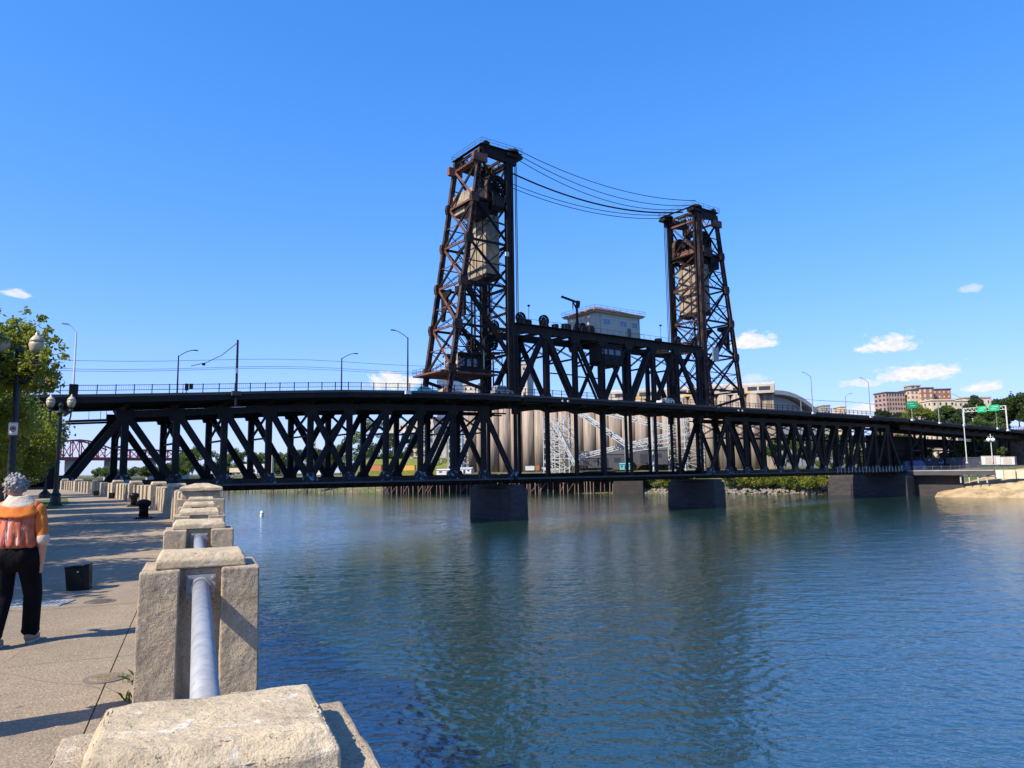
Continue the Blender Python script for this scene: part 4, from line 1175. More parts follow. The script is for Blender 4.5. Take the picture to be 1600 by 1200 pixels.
def clump_points(centres, radii, n, r, shell=.45):
    k = len(centres)
    w = np.array(radii) ** 2; w = w / w.sum()
    idx = r.choice(k, n, p=w)
    d = r.normal(size=(n, 3)); d /= np.linalg.norm(d, axis=1)[:, None]
    rad = (shell + (1 - shell) * r.random(n) ** .6) * np.where(r.random(n) < .12, 1.25, 1.0)
    return np.array(centres)[idx] + d * (np.array(radii)[idx] * rad)[:, None] * np.array([1, 1, .8])
def tree(label, base, H, R, nleaf, leaf, m_, seed, trunk=.25, trunk_h=.35, name='tree', group=None, squash=1.0, ncl=26, conifer=False, cat='tree', stem=True, clr=(.20, .38)):
    r = np.random.default_rng(seed)
    base = Vector(base)
    root = thing(name, label, cat, base, group)
    b = MB(); cen = []; rad = []
    if conifer:
        b.path([base, base + UP * H * .5, base + UP * H], [trunk, trunk * .6, trunk * .1], 6)
        lv = 13
        for i in range(lv):
            f = i / (lv - 1); z = H * (.10 + .88 * f); rr = R * (1 - f) ** .85 + .12
            k = max(3, int(9 * (1 - f)) + 2)
            for j in range(k):
                a = 2 * math.pi * (j / k) + r.random() * .8
                q = rr * r.uniform(.55, 1.0)
                cen.append((base.x + q * math.cos(a), base.y + q * math.sin(a), base.z + z - .12 * q)); rad.append(max(.22, rr * .34))
            cen.append((base.x, base.y, base.z + z)); rad.append(max(.2, rr * .35))
    else:
        zt = H * trunk_h
        lean = Vector((r.uniform(-.3, .3), r.uniform(-.3, .3), 0)) * trunk * 2
        top = base + UP * zt + lean
        b.path([base, base + UP * zt * .5 + lean * .4, top], [trunk, trunk * .85, trunk * .7], 7)
        cz = base.z + zt + (H - zt) * .48; hz = (H - zt) * .56 * squash
        for i in range(ncl):
            d = r.normal(size=3); d /= np.linalg.norm(d)
            q = r.uniform(.45, 1.0) ** .5
            c = (base.x + lean.x + d[0] * R * q * .82, base.y + lean.y + d[1] * R * q * .82, cz + d[2] * hz * q * .85)
            cen.append(c); rad.append(R * r.uniform(*clr))
            if i < 9:
                mid = top.lerp(Vector(c), .5) + UP * .12 * R
                b.path([top - UP * trunk, mid, Vector(c)], [trunk * .5, trunk * .3, trunk * .08], 5)
    b.obj('trunk', 'bark', root, smooth=True)
    pts = clump_points(cen, rad, nleaf, r)
    me = leaf_mesh('crown', pts, leaf, m_, seed + 1)
    o = _link('crown', me, None, None, None, None, root, None); KIDS.setdefault(root.name, []).append(o)
    return root
def bush(label, base, R, H, n, leaf, m_, seed, group=None, name='bush'):
    r = np.random.default_rng(seed); base = Vector(base)
    root = thing(name, label, 'bush', base, group)
    b = MB()
    cen = []; rad = []
    for i in range(9):
        a = r.random() * 6.28; q = R * .65 * math.sqrt(r.random())
        cen.append((base.x + q * math.cos(a), base.y + q * math.sin(a), base.z + H * r.uniform(.25, .75))); rad.append(R * r.uniform(.32, .55))
        if i < 5: b.path([base, Vector(cen[-1])], [.09, .03], 5)
    b.obj('stem', 'bark', root)
    pts = clump_points(cen, rad, n, r); pts[:, 2] = np.maximum(pts[:, 2], base.z - .3)
    o = _link('foliage', leaf_mesh('foliage', pts, leaf, m_, seed + 1), None, None, None, None, root, None); KIDS.setdefault(root.name, []).append(o)
    return root

# ---- wharf on piles along the far bank, left of the right tower's pier
WA, WB = at_depth(585, 740, 338), at_depth(1004, 740, 302)
WA.z = WB.z = 0
wd = (WB - WA).normalized(); wn = Vector((wd.y, -wd.x, 0))
wlen = (WB - WA).length
wharf = thing('wharf', 'old timber wharf deck on many piles along the far bank', 'wharf', WA)
b = MB(); b.sweep([WA, WB], [(-22, 5.7), (1.2, 5.7), (1.2, 6.5), (-22, 6.5)], wn); b.obj('deck', 'timber', wharf); fix_normals(wharf.children[0]) if wharf.children else None
b = MB(); b.sweep([WA - wn * 9, WB - wn * 9], [(-.5, -1), (.5, -1), (.5, 5.69), (-.5, 5.69)], wn); b.obj('void_shade_wall', 'timber_dark', wharf)  # dark sheet: shade of the void under the wharf put into its colour
s = .8; k = 0
while s < wlen - 12:
    p = WA + wd * s + wn * rng.uniform(-.6, .8)
    h = rng.uniform(4.2, 5.68)
    q = p + UP * h + wd * rng.uniform(-.25, .25)
    member('pile', p - UP * 1.2, q, .42, .42, 'timber', wharf, wd, 'rod')
    if rng.random() < .22:
        p2 = WA + wd * (s + rng.uniform(2, 4)); member('brace', p + UP * .8, p2 + UP * 4.8, .2, .2, 'timber', wharf, wd, 'box')
    s += rng.choice((.75, 1.1, 1.6, 2.2, 3.0)); k += 1
b = MB(); b.sweep([WB - wd * 12, WB], [(-8, -1), (.6, -1), (.6, 5.68), (-8, 5.68)], wn); b.obj('crib_wall', 'timber_dark', wharf)
# rubble and old piles on the shore further left
LA, LB = at_depth(345, 740, 430), at_depth(580, 740, 352); LA.z = LB.z = 0
old = thing('pile_row', 'row of short broken piles and rubble along far bank behind left span', 'piles', LA)
for i in range(70):
    p = LA.lerp(LB, rng.random()) + Vector((rng.uniform(-1, 1), rng.uniform(-5, 0), 0))
    member('pile', p - UP, p + UP * rng.uniform(1.4, 3.6) + Vector((rng.uniform(-.5, .5), 0, 0)), .45, .45, 'timber', old, wd, 'rod')

def riprap(name, a, c, n, width, m_, s0, s1, zf, seed):
    r = random.Random(seed); b = MB()
    ico = [(0, 0, 1), (.9, 0, .3), (.3, .85, .35), (-.7, .5, .3), (-.75, -.5, .35), (.25, -.85, .3), (.7, .5, -.4), (-.3, .9, -.4), (-.9, 0, -.35), (-.3, -.85, -.4), (.7, -.5, -.35), (0, 0, -1)]
    fc = [(0, 1, 2), (0, 2, 3), (0, 3, 4), (0, 4, 5), (0, 5, 1), (1, 6, 2), (2, 7, 3), (3, 8, 4), (4, 9, 5), (5, 10, 1), (6, 7, 2), (7, 8, 3), (8, 9, 4), (9, 10, 5), (10, 6, 1), (11, 7, 6), (11, 8, 7), (11, 9, 8), (11, 10, 9), (11, 6, 10)]
    for i in range(n):
        f = r.random(); w = r.random()
        p = Vector(a).lerp(Vector(c), f); d = (Vector(c) - Vector(a)).normalized(); nn = Vector((-d.y, d.x, 0))
        p += nn * (w * width) + UP * (zf * w)
        sz = r.uniform(s0, s1)
        b.add([(p.x + x * sz * r.uniform(.7, 1.2), p.y + y * sz * r.uniform(.7, 1.2), p.z + z * sz * .7 * r.uniform(.7, 1.2)) for x, y, z in ico], fc)
    return b.obj(name, m_, None, name.replace('_', ' ') + ' of pale boulders at the water line of the far bank', 'rocks', None, 'stuff')
riprap('riprap', (124, 258, -.1), (46, 307, -.1), 420, -4.5, 'rock', .35, 1.0, 1.8, 3)
riprap('rubble', (46, 306, -.2), (-190, 452, -.2), 500, -4, 'rock', .4, 1.1, 1.6, 4)
riprap('shore_stones', (215, 186, -.1), (133, 234, -.1), 160, -2.5, 'rock', .15, .5, .6, 5)

# ---- bushes on the right bank, between the pier of the right tower and the right pier
BUSH = [(1012, 2.4, 308), (1028, 2.6, 306), (1140, 3.0, 291), (1156, 3.4, 289), (1170, 3.0, 287), (1184, 3.6, 285), (1198, 3.0, 283), (1210, 3.6, 282), (1222, 3.2, 279), (1234, 3.8, 278), (1246, 3.4, 275), (1257, 3.8, 273), (1268, 3.4, 271), (1278, 3.8, 269), (1288, 3.2, 267), (1148, 3.4, 300), (1178, 3.8, 297), (1205, 3.8, 293), (1230, 4.0, 288), (1254, 4.0, 284), (1276, 4.0, 280), (1040, 2.6, 303), (1055, 2.6, 301)]
near_b = sorted([x for x in BUSH if x[2] < 295], key=lambda x: x[0]); 
for i, (px, R, Y) in enumerate(sorted(BUSH, key=lambda x: x[0])):
    p = at_depth(px, 740, Y - 2); p.z = 1.6
    bush(f'{ORD[i]} bush from left along the right bank below the bridge', p, R * 1.25, 7.2, 1500, .62, 'leaf_bush' if i % 4 else 'leaf_dark', 100 + i, 'bushes along the right bank')

# ---- grain elevator: a row of fluted silos with gallery and head houses
SA, SB = at_depth(728, 700, 398), at_depth(1213, 700, 340); SA.z = SB.z = 8.5
sd = (SB - SA).normalized(); sn = Vector((sd.y, -sd.x, 0))
slen = (SB - SA).length
elev = thing('grain_elevator', 'long row of tall beige concrete grain silos behind the bridge', 'silo', SA.lerp(SB, .5))
ns = int(slen / 6.6)
b = MB(); b.lathe((0, 0, 0), [(3.42, 0), (3.42, 35.5)], 20); sme = b.mesh('silo', 'silo_concrete', True)
for i in range(ns):
    p = SA + sd * (6.6 * i + 3.3)
    o = _link('silo', sme, None, None, None, None, elev, Matrix.Translation(p))
b = MB(); b.sweep([SA - sn * 3, SB - sn * 3], [(-3.4, 0), (3.0, 0), (3.0, 35.2), (-3.4, 35.2)], sn); b.obj('core_wall', 'silo_concrete', elev)
gl = MB(); gl.sweep([SA + sd * (slen * .50) + UP * 35.52, SB + sd * .6 + UP * 35.52], [(-4.6, 0), (3.0, 0), (3.0, 4.0), (-.8, 5.4), (-4.6, 4.0)], sn); g = gl.obj('gallery', 'pale_concrete', elev); fix_normals(g)
b = MB(); b.sweep([SA + UP * 35.51, SA + sd * (slen * .50) + UP * 35.51], [(-4.0, 0), (2.6, 0), (2.6, 1.2), (-4.0, 1.2)], sn); o = b.obj('roof_slab', 'pale_concrete', elev); fix_normals(o)
q = slen * .53
k = 0
while q < slen - 4:
    w = rng.choice((3.2, 4.2, 5.0))
    b = MB(); b.prism([(-w / 2, 1.3), (w / 2, 1.3), (w / 2, 3.1), (-w / 2, 3.1)], SA + sd * (q + 2) + sn * 3.02 + UP * 35.52, sd, UP, sn, .08); b.obj('window', 'window_dark', g)
    if k % 4 == 1:
        b = MB(); b.prism([(-2.4, .1), (2.4, .1), (2.4, 1.2), (-2.4, 1.2)], SA + sd * (q + 5) + sn * 3.02 + UP * 35.52, sd, UP, sn, .07); b.obj('painted_panel', 'yellow_paint', g)
    q += w + rng.choice((1.2, 2.4, 3.4)); k += 1
b = MB(); b.prism([(-1.2, 1.2), (1.2, 1.2), (1.2, 3.4), (-1.2, 3.4)], SB + sd * .64 + UP * 35.52 - sn * .8, sn, UP, sd, .08); b.obj('window', 'window_dark', g)
# head houses and other tall elevator buildings
def building(label, c, w, d, h, yaw, m_, roof_m='dark_roof', cat='building', win=None, name='building', group=None, parapet=.5, faces=('f', 'l')):
    """c: centre of base; win: (cols, rows, width share, height share, material, first z, side cols)"""
    c = Vector(c); ex = Vector((math.cos(yaw), math.sin(yaw), 0)); ey = Vector((-ex.y, ex.x, 0))
    root = thing(name, label, cat, c, group)
    M = Matrix(((ex.x, ey.x, 0, c.x), (ex.y, ey.y, 0, c.y), (0, 0, 1, c.z), (0, 0, 0, 1)))
    wl = block('wall', (-w / 2, -d / 2, 0), (w / 2, d / 2, h), m_, root, M)
    rf = block('roof', (-w / 2 - parapet, -d / 2 - parapet, h + .003), (w / 2 + parapet, d / 2 + parapet, h + .9), roof_m, root, M)
    if win:
        cols, rws, ws, hs, wm, z0_, sc = win
        ch = (h - z0_) / rws
        wb_ = MB(); wb_.box((-.5, -.06, -.5), (.5, .06, .5)); wme = wb_.mesh('window', wm)
        def put(x, y, z, sx, sz, rot):
            Mw = M @ Matrix.Translation((x, y, z)) @ Matrix.Rotation(rot, 4, 'Z') @ Matrix.Diagonal((sx, 1, sz, 1))
            o = _link('window', wme, None, None, None, None, root, Mw)
        for j in range(rws):
            z = z0_ + ch * (j + .5)
            for i in range(cols): put(-w / 2 + w * (i + .5) / cols, -d / 2 - .03, z, w / cols * ws, ch * hs, 0)
            for i in range(sc): put(-w / 2 - .03, -d / 2 + d * (i + .5) / sc, z, d / sc * ws, ch * hs, math.pi / 2)
    return root, M
syaw = math.atan2(sd.y, sd.x)
p = at_depth(742, 700, 425); p.z = 9
building('tall pale elevator head house rising above the deck behind the left tower', p, 9, 10, 50, syaw, 'pale_concrete', 'pale_concrete', win=(3, 9, .3, .3, 'window_dark', 10, 2))
p = at_depth(820, 700, 415); p.z = 9
building('pale elevator tower with rooftop gear seen just right of left tower', p, 8, 10, 60, syaw, 'pale_concrete', 'pale_concrete', win=(2, 10, .3, .3, 'window_dark', 12, 2))
p = at_depth(668, 700, 400); p.z = 9
r_, M_ = building('blocky pale elevator building behind the left span beside silos', p, 14, 14, 29, syaw, 'pale_concrete', 'pale_concrete', win=(4, 5, .3, .3, 'window_dark', 4, 3))
p = at_depth(690, 700, 395); p.z = 9
building('grey windowless elevator block left of the silo row', p, 12, 12, 20, syaw, 'grey_concrete', 'grey_concrete')
p = at_depth(704, 700, 760); p.z = 12
building('distant blue glass office block seen behind foot of left tower', p, 27, 24, 90, .1, 'glass_blue', 'grey_concrete', win=(8, 18, .86, .7, 'glass_blue', 3, 6))
p = at_depth(623, 700, 392); p.z = 23.5
rr_ = thing('conveyor_bridge', 'pale enclosed conveyor gallery with small windows behind left span', 'conveyor', p)
b = MB(); a_ = at_depth(604, 690, 396); c_ = at_depth(662, 690, 388); a_.z = c_.z = 0
b.sweep([a_, c_], [(-2, 30.5), (2, 30.5), (2, 35.6), (-2, 35.6)], sn); b.obj('gallery', 'pale_concrete', rr_)
for f in (.15, .30, .45, .6, .75):
    b = MB(); b.prism([(-.5, -.9), (.5, -.9), (.5, .9), (-.5, .9)], a_.lerp(c_, f) + sn * 2.02 + UP * 33.4, sd, UP, sn, .1); b.obj('window', 'window_dark', rr_)
member('leg', Vector((a_.x + 4, a_.y, 9)), Vector((a_.x + 9, a_.y, 30.5)), .8, .6, 'lattice_white', rr_, sd)
member('leg', Vector((a_.x + 4, a_.y, 9)), Vector((a_.x + 4, a_.y, 22)), .6, .6, 'lattice_white', rr_, sd)

# ---- white lattice towers and conveyor booms in front of the silos
def lattice_tower(label, px, Y, w, ztop, zbase=6.5, bays=8):
    p = at_depth(px, 720, Y); p.z = zbase
    r = thing('lattice_tower', label, 'tower', p, 'white lattice towers by the silos')
    cs = [p + sd * (a * w / 2) + sn * (c * w / 2) for a, c in ((-1, -1), (1, -1), (1, 1), (-1, 1))]
    for c in cs: member('leg', c, c + UP * (ztop - zbase), .34, .34, 'lattice_white', r, sd, 'box')
    H = (ztop - zbase) / bays
    for j in range(bays):
        for i in range(4):
            a, c = cs[i], cs[(i + 1) % 4]
            if i == 0 and j % 2: continue
            member('strut', a + UP * H * j, c + UP * H * j, .2, .2, 'lattice_white', r, UP, 'box')
            member('brace', (a if (i + j) % 2 else c) + UP * H * j, (c if (i + j) % 2 else a) + UP * H * (j + 1), .2, .2, 'lattice_white', r, UP, 'box')
    return r
lattice_tower('white lattice tower by the silos, just right of left tower post', 866, 336, 7.5, 34)
lattice_tower('white lattice tower before the silos under the left half of the lift span', 872, 352, 9, 36)
lattice_tower('broad white lattice tower before the silos, near the middle of lift span', 878, 318, 9.5, 31, bays=6)
lattice_tower('white lattice tower at far left of the silo row', 672, 360, 8, 33)
lattice_tower('tall thin white lattice tower between the posts of the right span start', 1060, 318, 7, 33, bays=9)
lattice_tower('white lattice tower just right of the right tower pier', 1086, 314, 7, 33, bays=9)
lattice_tower('white lattice tower behind the last panel of left span', 716, 350, 7, 32)
def boom(label, pa, pb, w, d, n=10):
    r = thing('conveyor', label, 'conveyor', pa, 'white lattice conveyors by the silos')
    pa, pb = Vector(pa), Vector(pb)
    ax = (pb - pa).normalized(); sdv = ax.cross(UP).normalized(); up = sdv.cross(ax)
    for a in (-1, 1):
        for c in (0, 1): member('chord', pa + sdv * (a * w / 2) + up * (c * d), pb + sdv * (a * w / 2) + up * (c * d), .32, .32, 'lattice_white', r, up, 'box')
        for i in range(n):
            A = pa.lerp(pb, i / n) + sdv * (a * w / 2); C = pa.lerp(pb, (i + 1) / n) + sdv * (a * w / 2)
            if i % 2: member('web', A, C + up * d, .18, .18, 'lattice_white', r, up, 'box')
            else: member('web', A + up * d, C, .18, .18, 'lattice_white', r, up, 'box')
    member('belt_cover', pa + up * (d * .5), pb + up * (d * .5), w * .8, .5, 'lattice_white', r, sdv, 'box')
    return r
boom('white lattice conveyor sloping down to right across the silos', at_depth(905, 648, 318), at_depth(985, 702, 306), 2.0, 1.6)
boom('white lattice conveyor rising to right low in front of the silos', at_depth(904, 718, 322), at_depth(1052, 682, 306), 2.4, 1.8, 14)
boom('white lattice conveyor sloping down to right high before the silos', at_depth(946, 648, 330), at_depth(1052, 674, 316), 2.2, 2.0, 12)
boom('short white level conveyor truss near the right tower', at_depth(983, 706, 304), at_depth(1050, 697, 300), 2.2, 3.2, 8)
boom('steep white conveyor leg slanting down before the broad lattice tower', at_depth(866, 664, 312), at_depth(898, 728, 308), 1.8, 1.2, 8)
for i, px in enumerate((942, 978, 1021)):
    p = at_depth(px, 720, 306); p.z = 6.5
    member('mast', p, p + UP * rng.uniform(25, 31), .8, .8, 'lattice_white', None, sd, 'rod')
    o = COL.objects[-1]; o.name = 'mast'; o['label'] = ['left', 'middle', 'right'][i] + ' of three plain white masts in front of the silos'; o['category'] = 'mast'; o['group'] = 'white masts by the silos'
# sheds, containers and vehicles on the wharf
def shed(label, px, py0, py1, Y, pw, m_, cat='shed', name='shed', d=8, roof=None):
    p = at_depth(px, py0, Y); top = at_depth(px, py1, Y); w = pw * Y / FPX
    c = Vector((p.x, p.y + d / 2, p.z)); r = thing(name, label, cat, c)
    yaw = math.atan2(wd.y, wd.x) * .6
    M = Matrix.Translation(c) @ Matrix.Rotation(yaw, 4, 'Z'); h = top.z - p.z
    block('wall', (-w / 2, -d / 2, 0), (w / 2, d / 2, h * .86), m_, r, M)
    b = MB(); b.prism([(-d / 2 - .25, 0), (d / 2 + .25, 0), (0, h * .2)], (0, 0, h * .862), (0, 1, 0), (0, 0, 1), (1, 0, 0), w + .4); o = b.obj('roof', roof or m_, r, M=M); fix_normals(o)
    for k in (-.3, .05, .32):
        block('door' if k == .05 else 'window', (w * k - w * .07, -d / 2 - .06, h * (.05 if k == .05 else .4)), (w * k + w * .07, -d / 2 - .004, h * .66), 'window_dark', r, M)
    return r
shed('dark curved-roof shed at the foot of silos beside the left tower post', 915, 728, 714, 330, 60, 'dark_shed')
shed('dark shed under the low rising conveyor', 945, 734, 706, 340, 70, 'dark_shed')
shed('dark open shed under the level conveyor near right tower', 1005, 726, 700, 346, 80, 'dark_shed')
shed('small teal cabin among the silos near the right tower', 978, 734, 724, 300, 16, 'teal_paint', 'cabin', 'cabin', 4)
shed('long pale shed with orange doors on bank behind left span', 700, 742, 733, 318, 34, 'white_paint', d=5)
shed('long white shed on bank just left of the left tower pier', 726, 740, 731, 312, 24, 'white_paint', d=5)
def container(label, px, py0, py1, Y, pw, m_, name='container'):
    p = at_depth(px, py0, Y); top = at_depth(px, py1, Y); w = pw * Y / FPX; h = top.z - p.z
    c = Vector((p.x, p.y, p.z)); r = thing(name, label, name.replace('_', ' '), c)
    M = Matrix.Translation(c) @ Matrix.Rotation(math.atan2(wd.y, wd.x) * .6, 4, 'Z')
    block('body', (-w / 2, 0, 0), (w / 2, 2.5, h), m_, r, M)
    for k in range(9): block('rib', (-w / 2 + w * (k + .4) / 9, -.06, .1), (-w / 2 + w * (k + .6) / 9, -.004, h - .1), m_, r, M)
    block('roof', (-w / 2 - .05, -.05, h + .003), (w / 2 + .05, 2.55, h + .12), 'grey_steel', r, M)
container('orange-brown open barge hull behind the left span', 581, 736, 727, 345, 30, 'container_orange')
container('yellow container on bank behind left span', 637, 735, 727, 342, 22, 'yellow_paint')
container('small orange container on wharf just right of left tower post', 840, 735, 727, 308, 6, 'container_orange')
container('white container on the wharf left of the small orange one', 828, 735, 728, 309, 14, 'white_paint')
container('second white container on wharf, right of the small orange one', 852, 735, 730, 309, 14, 'white_paint')
container('pale truck trailer on the bank behind middle of left span', 490, 742, 734, 372, 34, 'white_paint')
container('long pale trailer on the far bank left of middle of left span', 395, 733, 725, 420, 44, 'white_paint')
container('pale roofed trailer parked on far bank beside the trees at left', 375, 738, 731, 425, 36, 'cream_wall')
# grassy slope behind the containers
b = MB(); a_ = at_depth(545, 722, 372); c_ = at_depth(700, 722, 350)
ga, gb = Vector((a_.x, a_.y, 11.5)), Vector((c_.x, c_.y, 11.5))
b.add([ga, gb, gb + Vector((2, 16, 5)), ga + Vector((2, 16, 5)), ga + Vector((0, 0, -4)), gb + Vector((0, 0, -4)), gb + Vector((2, 60, 5)), ga + Vector((2, 60, 5))], [(0, 1, 2, 3), (4, 5, 1, 0), (3, 2, 6, 7)]); o = b.obj('grass_slope', 'grass_dry', None, kind='structure'); fix_normals(o)

# ---- trees on the far bank, seen under the left span
FT = [(287, 470, 17, 6, 'd'), (300, 455, 20, 6.5, 'm'), (318, 462, 18, 6, 'm'), (338, 470, 17, 6, 'd'), (352, 480, 20, 4, 'c'), (366, 470, 16, 6, 'm'), (385, 460, 16, 6.5, 'd'), (402, 458, 15, 6, 'm'), (424, 455, 18, 3.5, 'c'), (440, 450, 14, 6, 'd'), (456, 440, 14, 6, 'm'), (474, 440, 16, 6, 'd'), (492, 430, 15, 6, 'm'), (512, 425, 18, 6, 'd'), (532, 420, 21, 6.5, 'm'), (552, 415, 25, 7, 'm'), (572, 410, 31, 7.5, 'm'), (592, 405, 28, 7, 'd'), (612, 402, 22, 6, 'm'), (634, 400, 24, 6, 'd'), (648, 396, 20, 5, 'm'), (232, 520, 7, 6, 'm'), (248, 510, 7, 6, 'd'), (265, 500, 8, 6, 'm'), (158, 560, 6, 6, 'm'), (190, 560, 6, 6, 'm'), (212, 540, 6, 6, 'd'), (278, 500, 22, 3.5, 'c')]
for i, (px, Y, H, R, k) in enumerate(sorted(FT)):
    p = at_depth(px, 740, Y); p.z = 9.2
    kind = {'d': ('dark green', 'leaf_dark'), 'm': ('mid green', 'leaf_mid'), 'c': ('dark conical', 'leaf_dark')}[k]
    tree(f'{kind[0]} far-bank tree under the left span, {ORD[i]} from the left', p, H, R * 1.25, 3000, 1.0, kind[1], 300 + i, .3, .06, 'conifer' if k == 'c' else 'tree', 'trees on the far bank behind the left span', conifer=(k == 'c'), ncl=20)
# pale lamp-like column and tower seen between trees
p = at_depth(425, 740, 380); p.z = 8
cw_ = thing('dolphin_column', 'pale concrete column with crossarm behind the left span', 'column', p)
member('shaft', p, p + UP * 14, 1.6, 1.6, 'cream_wall', cw_, sd, 'rod'); member('crossarm', p + UP * 11 - sd * 3, p + UP * 11 + sd * 1.5, .8, .8, 'cream_wall', cw_, UP, 'box'); member('cap', p + UP * 14, p + UP * 15.6, 1.1, 1.1, 'cream_wall', cw_, sd, 'rod')
p = at_depth(486, 700, 470); p.z = 10
building('small white tower building seen in the middle of left span', p, 6, 6, 24, .3, 'white_paint', 'white_paint', win=(2, 5, .4, .4, 'window_dark', 3, 2))

# ---- the red truss bridge upstream of the left bank
RB = thing('red_bridge', 'distant red steel truss bridge seen under the left end of the span', 'bridge', at_depth(200, 720, 700))
ra, rb_ = at_depth(60, 718, 640), at_depth(300, 718, 760)
ra.z = rb_.z = 25.5
rdv = (rb_ - ra).normalized(); rn = Vector((rdv.y, -rdv.x, 0)); RL = (rb_ - ra).length
b = MB(); b.sweep([ra, rb_], [(-7, -1.6), (7, -1.6), (7, 1.2), (-7, 1.2)], rn); b.obj('deck', 'red_paint', RB)
npan = int(RL / 7.5)
def rh(f):
    if f < .42: return 8.0 + 8.5 * math.sin(math.pi * min(1, f / .42)) ** 1 * (1 if f < .42 else 0)
    return 8.5
for sgn in (-1, 1):
    o_ = rn * (sgn * 6)
    for i in range(npan):
        A, C = ra.lerp(rb_, i / npan) + o_, ra.lerp(rb_, (i + 1) / npan) + o_
        ha, hc = rh(i / npan), rh((i + 1) / npan)
        gap = abs(i / npan - .44) < .02
        if gap: continue
        member('top_chord', A + UP * ha, C + UP * hc, 1.3, 1.1, 'red_paint', RB, UP, 'box')
        member('post', A + UP * 1.2, A + UP * ha, .8, .8, 'red_paint', RB, rdv, 'box')
        if i % 2: member('diagonal', A + UP * 1.2, C + UP * hc, .6, .6, 'red_paint', RB, rdv, 'box')
        else: member('diagonal', A + UP * ha, C + UP * 1.2, .6, .6, 'red_paint', RB, rdv, 'box')
for f in (.18, .42, .44, .7, .95):
    q = ra.lerp(rb_, f)
    member('pier', Vector((q.x, q.y, -2)), Vector((q.x, q.y, 23.8)), 5, 9, 'grey_concrete', RB, rdv, 'box')
# ---- arena roof, tower block and houses on the right
p = at_depth(1190, 640, 560); p.z = 30
ar = thing('arena', 'arena with broad curved grey roof beyond the right tower', 'building', p)
av = Vector((1, .25, 0)).normalized(); an = Vector((-av.y, av.x, 0))
HWID = 44.0
b = MB()
prof_o, prof_i = [], []
for k in range(17):
    f = -1 + 2 * k / 16
    z = 25 * (1 - abs(f) ** 2.3)
    prof_o.append((HWID * f, z + 2.4)); prof_i.append((HWID * f * .985, z - .6))
pc = at_depth(1186, 640, 560); pc.z = 38.5
b.prism(prof_o + list(reversed(prof_i)), pc, av, UP, an, 46); o = b.obj('roof', 'roof_grey', ar); fix_normals(o)
b = MB(); b.prism([(-HWID * .95, -30), (HWID * .95, -30)] + [(x * .96, z - .62) for x, z in reversed(prof_i)], pc + an * 3, av, UP, an, 38); o = b.obj('wall', 'arena_wall', ar); fix_normals(o)
for k in range(-5, 6):
    b = MB(); b.prism([(-.3, -30), (.3, -30), (.3, 14), (-.3, 14)], pc - an * 16.2 + av * (k * 7.5), av, UP, an, .5); b.obj('wall_rib', 'arena_wall', ar)
def hotel(px0, px1, py, Y, m_, label, rows_, cols, zb=14, d=16, yaw=.0, wm='window_dark', ws=.5, hs=.5, sc=3, roof='dark_roof'):
    a, c = at_depth(px0, py, Y), at_depth(px1, py, Y)
    w = (c - a).length; h = a.z - zb
    m = (a + c) / 2; m.z = zb; m.y += d / 2
    return building(label, m, w, d, h, yaw, m_, roof, win=(cols, rows_, ws, hs, wm, 3, sc))
hotel(1381, 1413, 614, 600, 'brick_pink', 'pink brick left wing of the tower block on right horizon', 14, 7, yaw=.12)
hotel(1413, 1421, 612, 604, 'grey_concrete', 'pale stairwell strip between brick wings of tower block', 14, 2, yaw=.12)
hotel(1421, 1441, 610, 598, 'cream_wall', 'cream middle wing of the tower block on the right horizon', 14, 3, yaw=.05, wm='brick_red')
hotel(1440, 1458, 607, 594, 'brick_red', 'red brick bay with dark roof right of middle wing of tower block', 14, 2, wm='cream_wall', ws=.35, hs=.7)
hotel(1459, 1486, 609, 600, 'brick_red', 'red brick right wing of tower block with balconies', 14, 4, wm='cream_wall', ws=.3, hs=.35, yaw=-.1)
hotel(1422, 1438, 603, 606, 'pale_concrete', 'pale rooftop plant block on top of the tower block', 3, 2, zb=70, d=10, roof='pale_concrete')
hotel(1455, 1492, 626, 520, 'cream_wall', 'lower cream wing in front of the red brick wing', 8, 4, wm='window_dark', ws=.3, hs=.4, roof='cream_wall')
hotel(1489, 1512, 627, 540, 'cream_wall', 'cream stepped block between tower block and palm-like tree', 8, 3, ws=.3, hs=.4, roof='cream_wall')
hotel(1507, 1548, 622, 560, 'cream_wall', 'wide cream flat-roofed building left of dark trees on right', 7, 5, ws=.2, hs=.4, roof='pale_concrete')
hotel(1286, 1297, 634, 700, 'grey_concrete', 'small grey rooftop block right of the arena roof', 2, 2, zb=20, roof='grey_concrete')
hotel(1313, 1322, 636, 700, 'cream_wall', 'small cream rooftop block farther right of the arena', 2, 2, zb=20, roof='cream_wall')
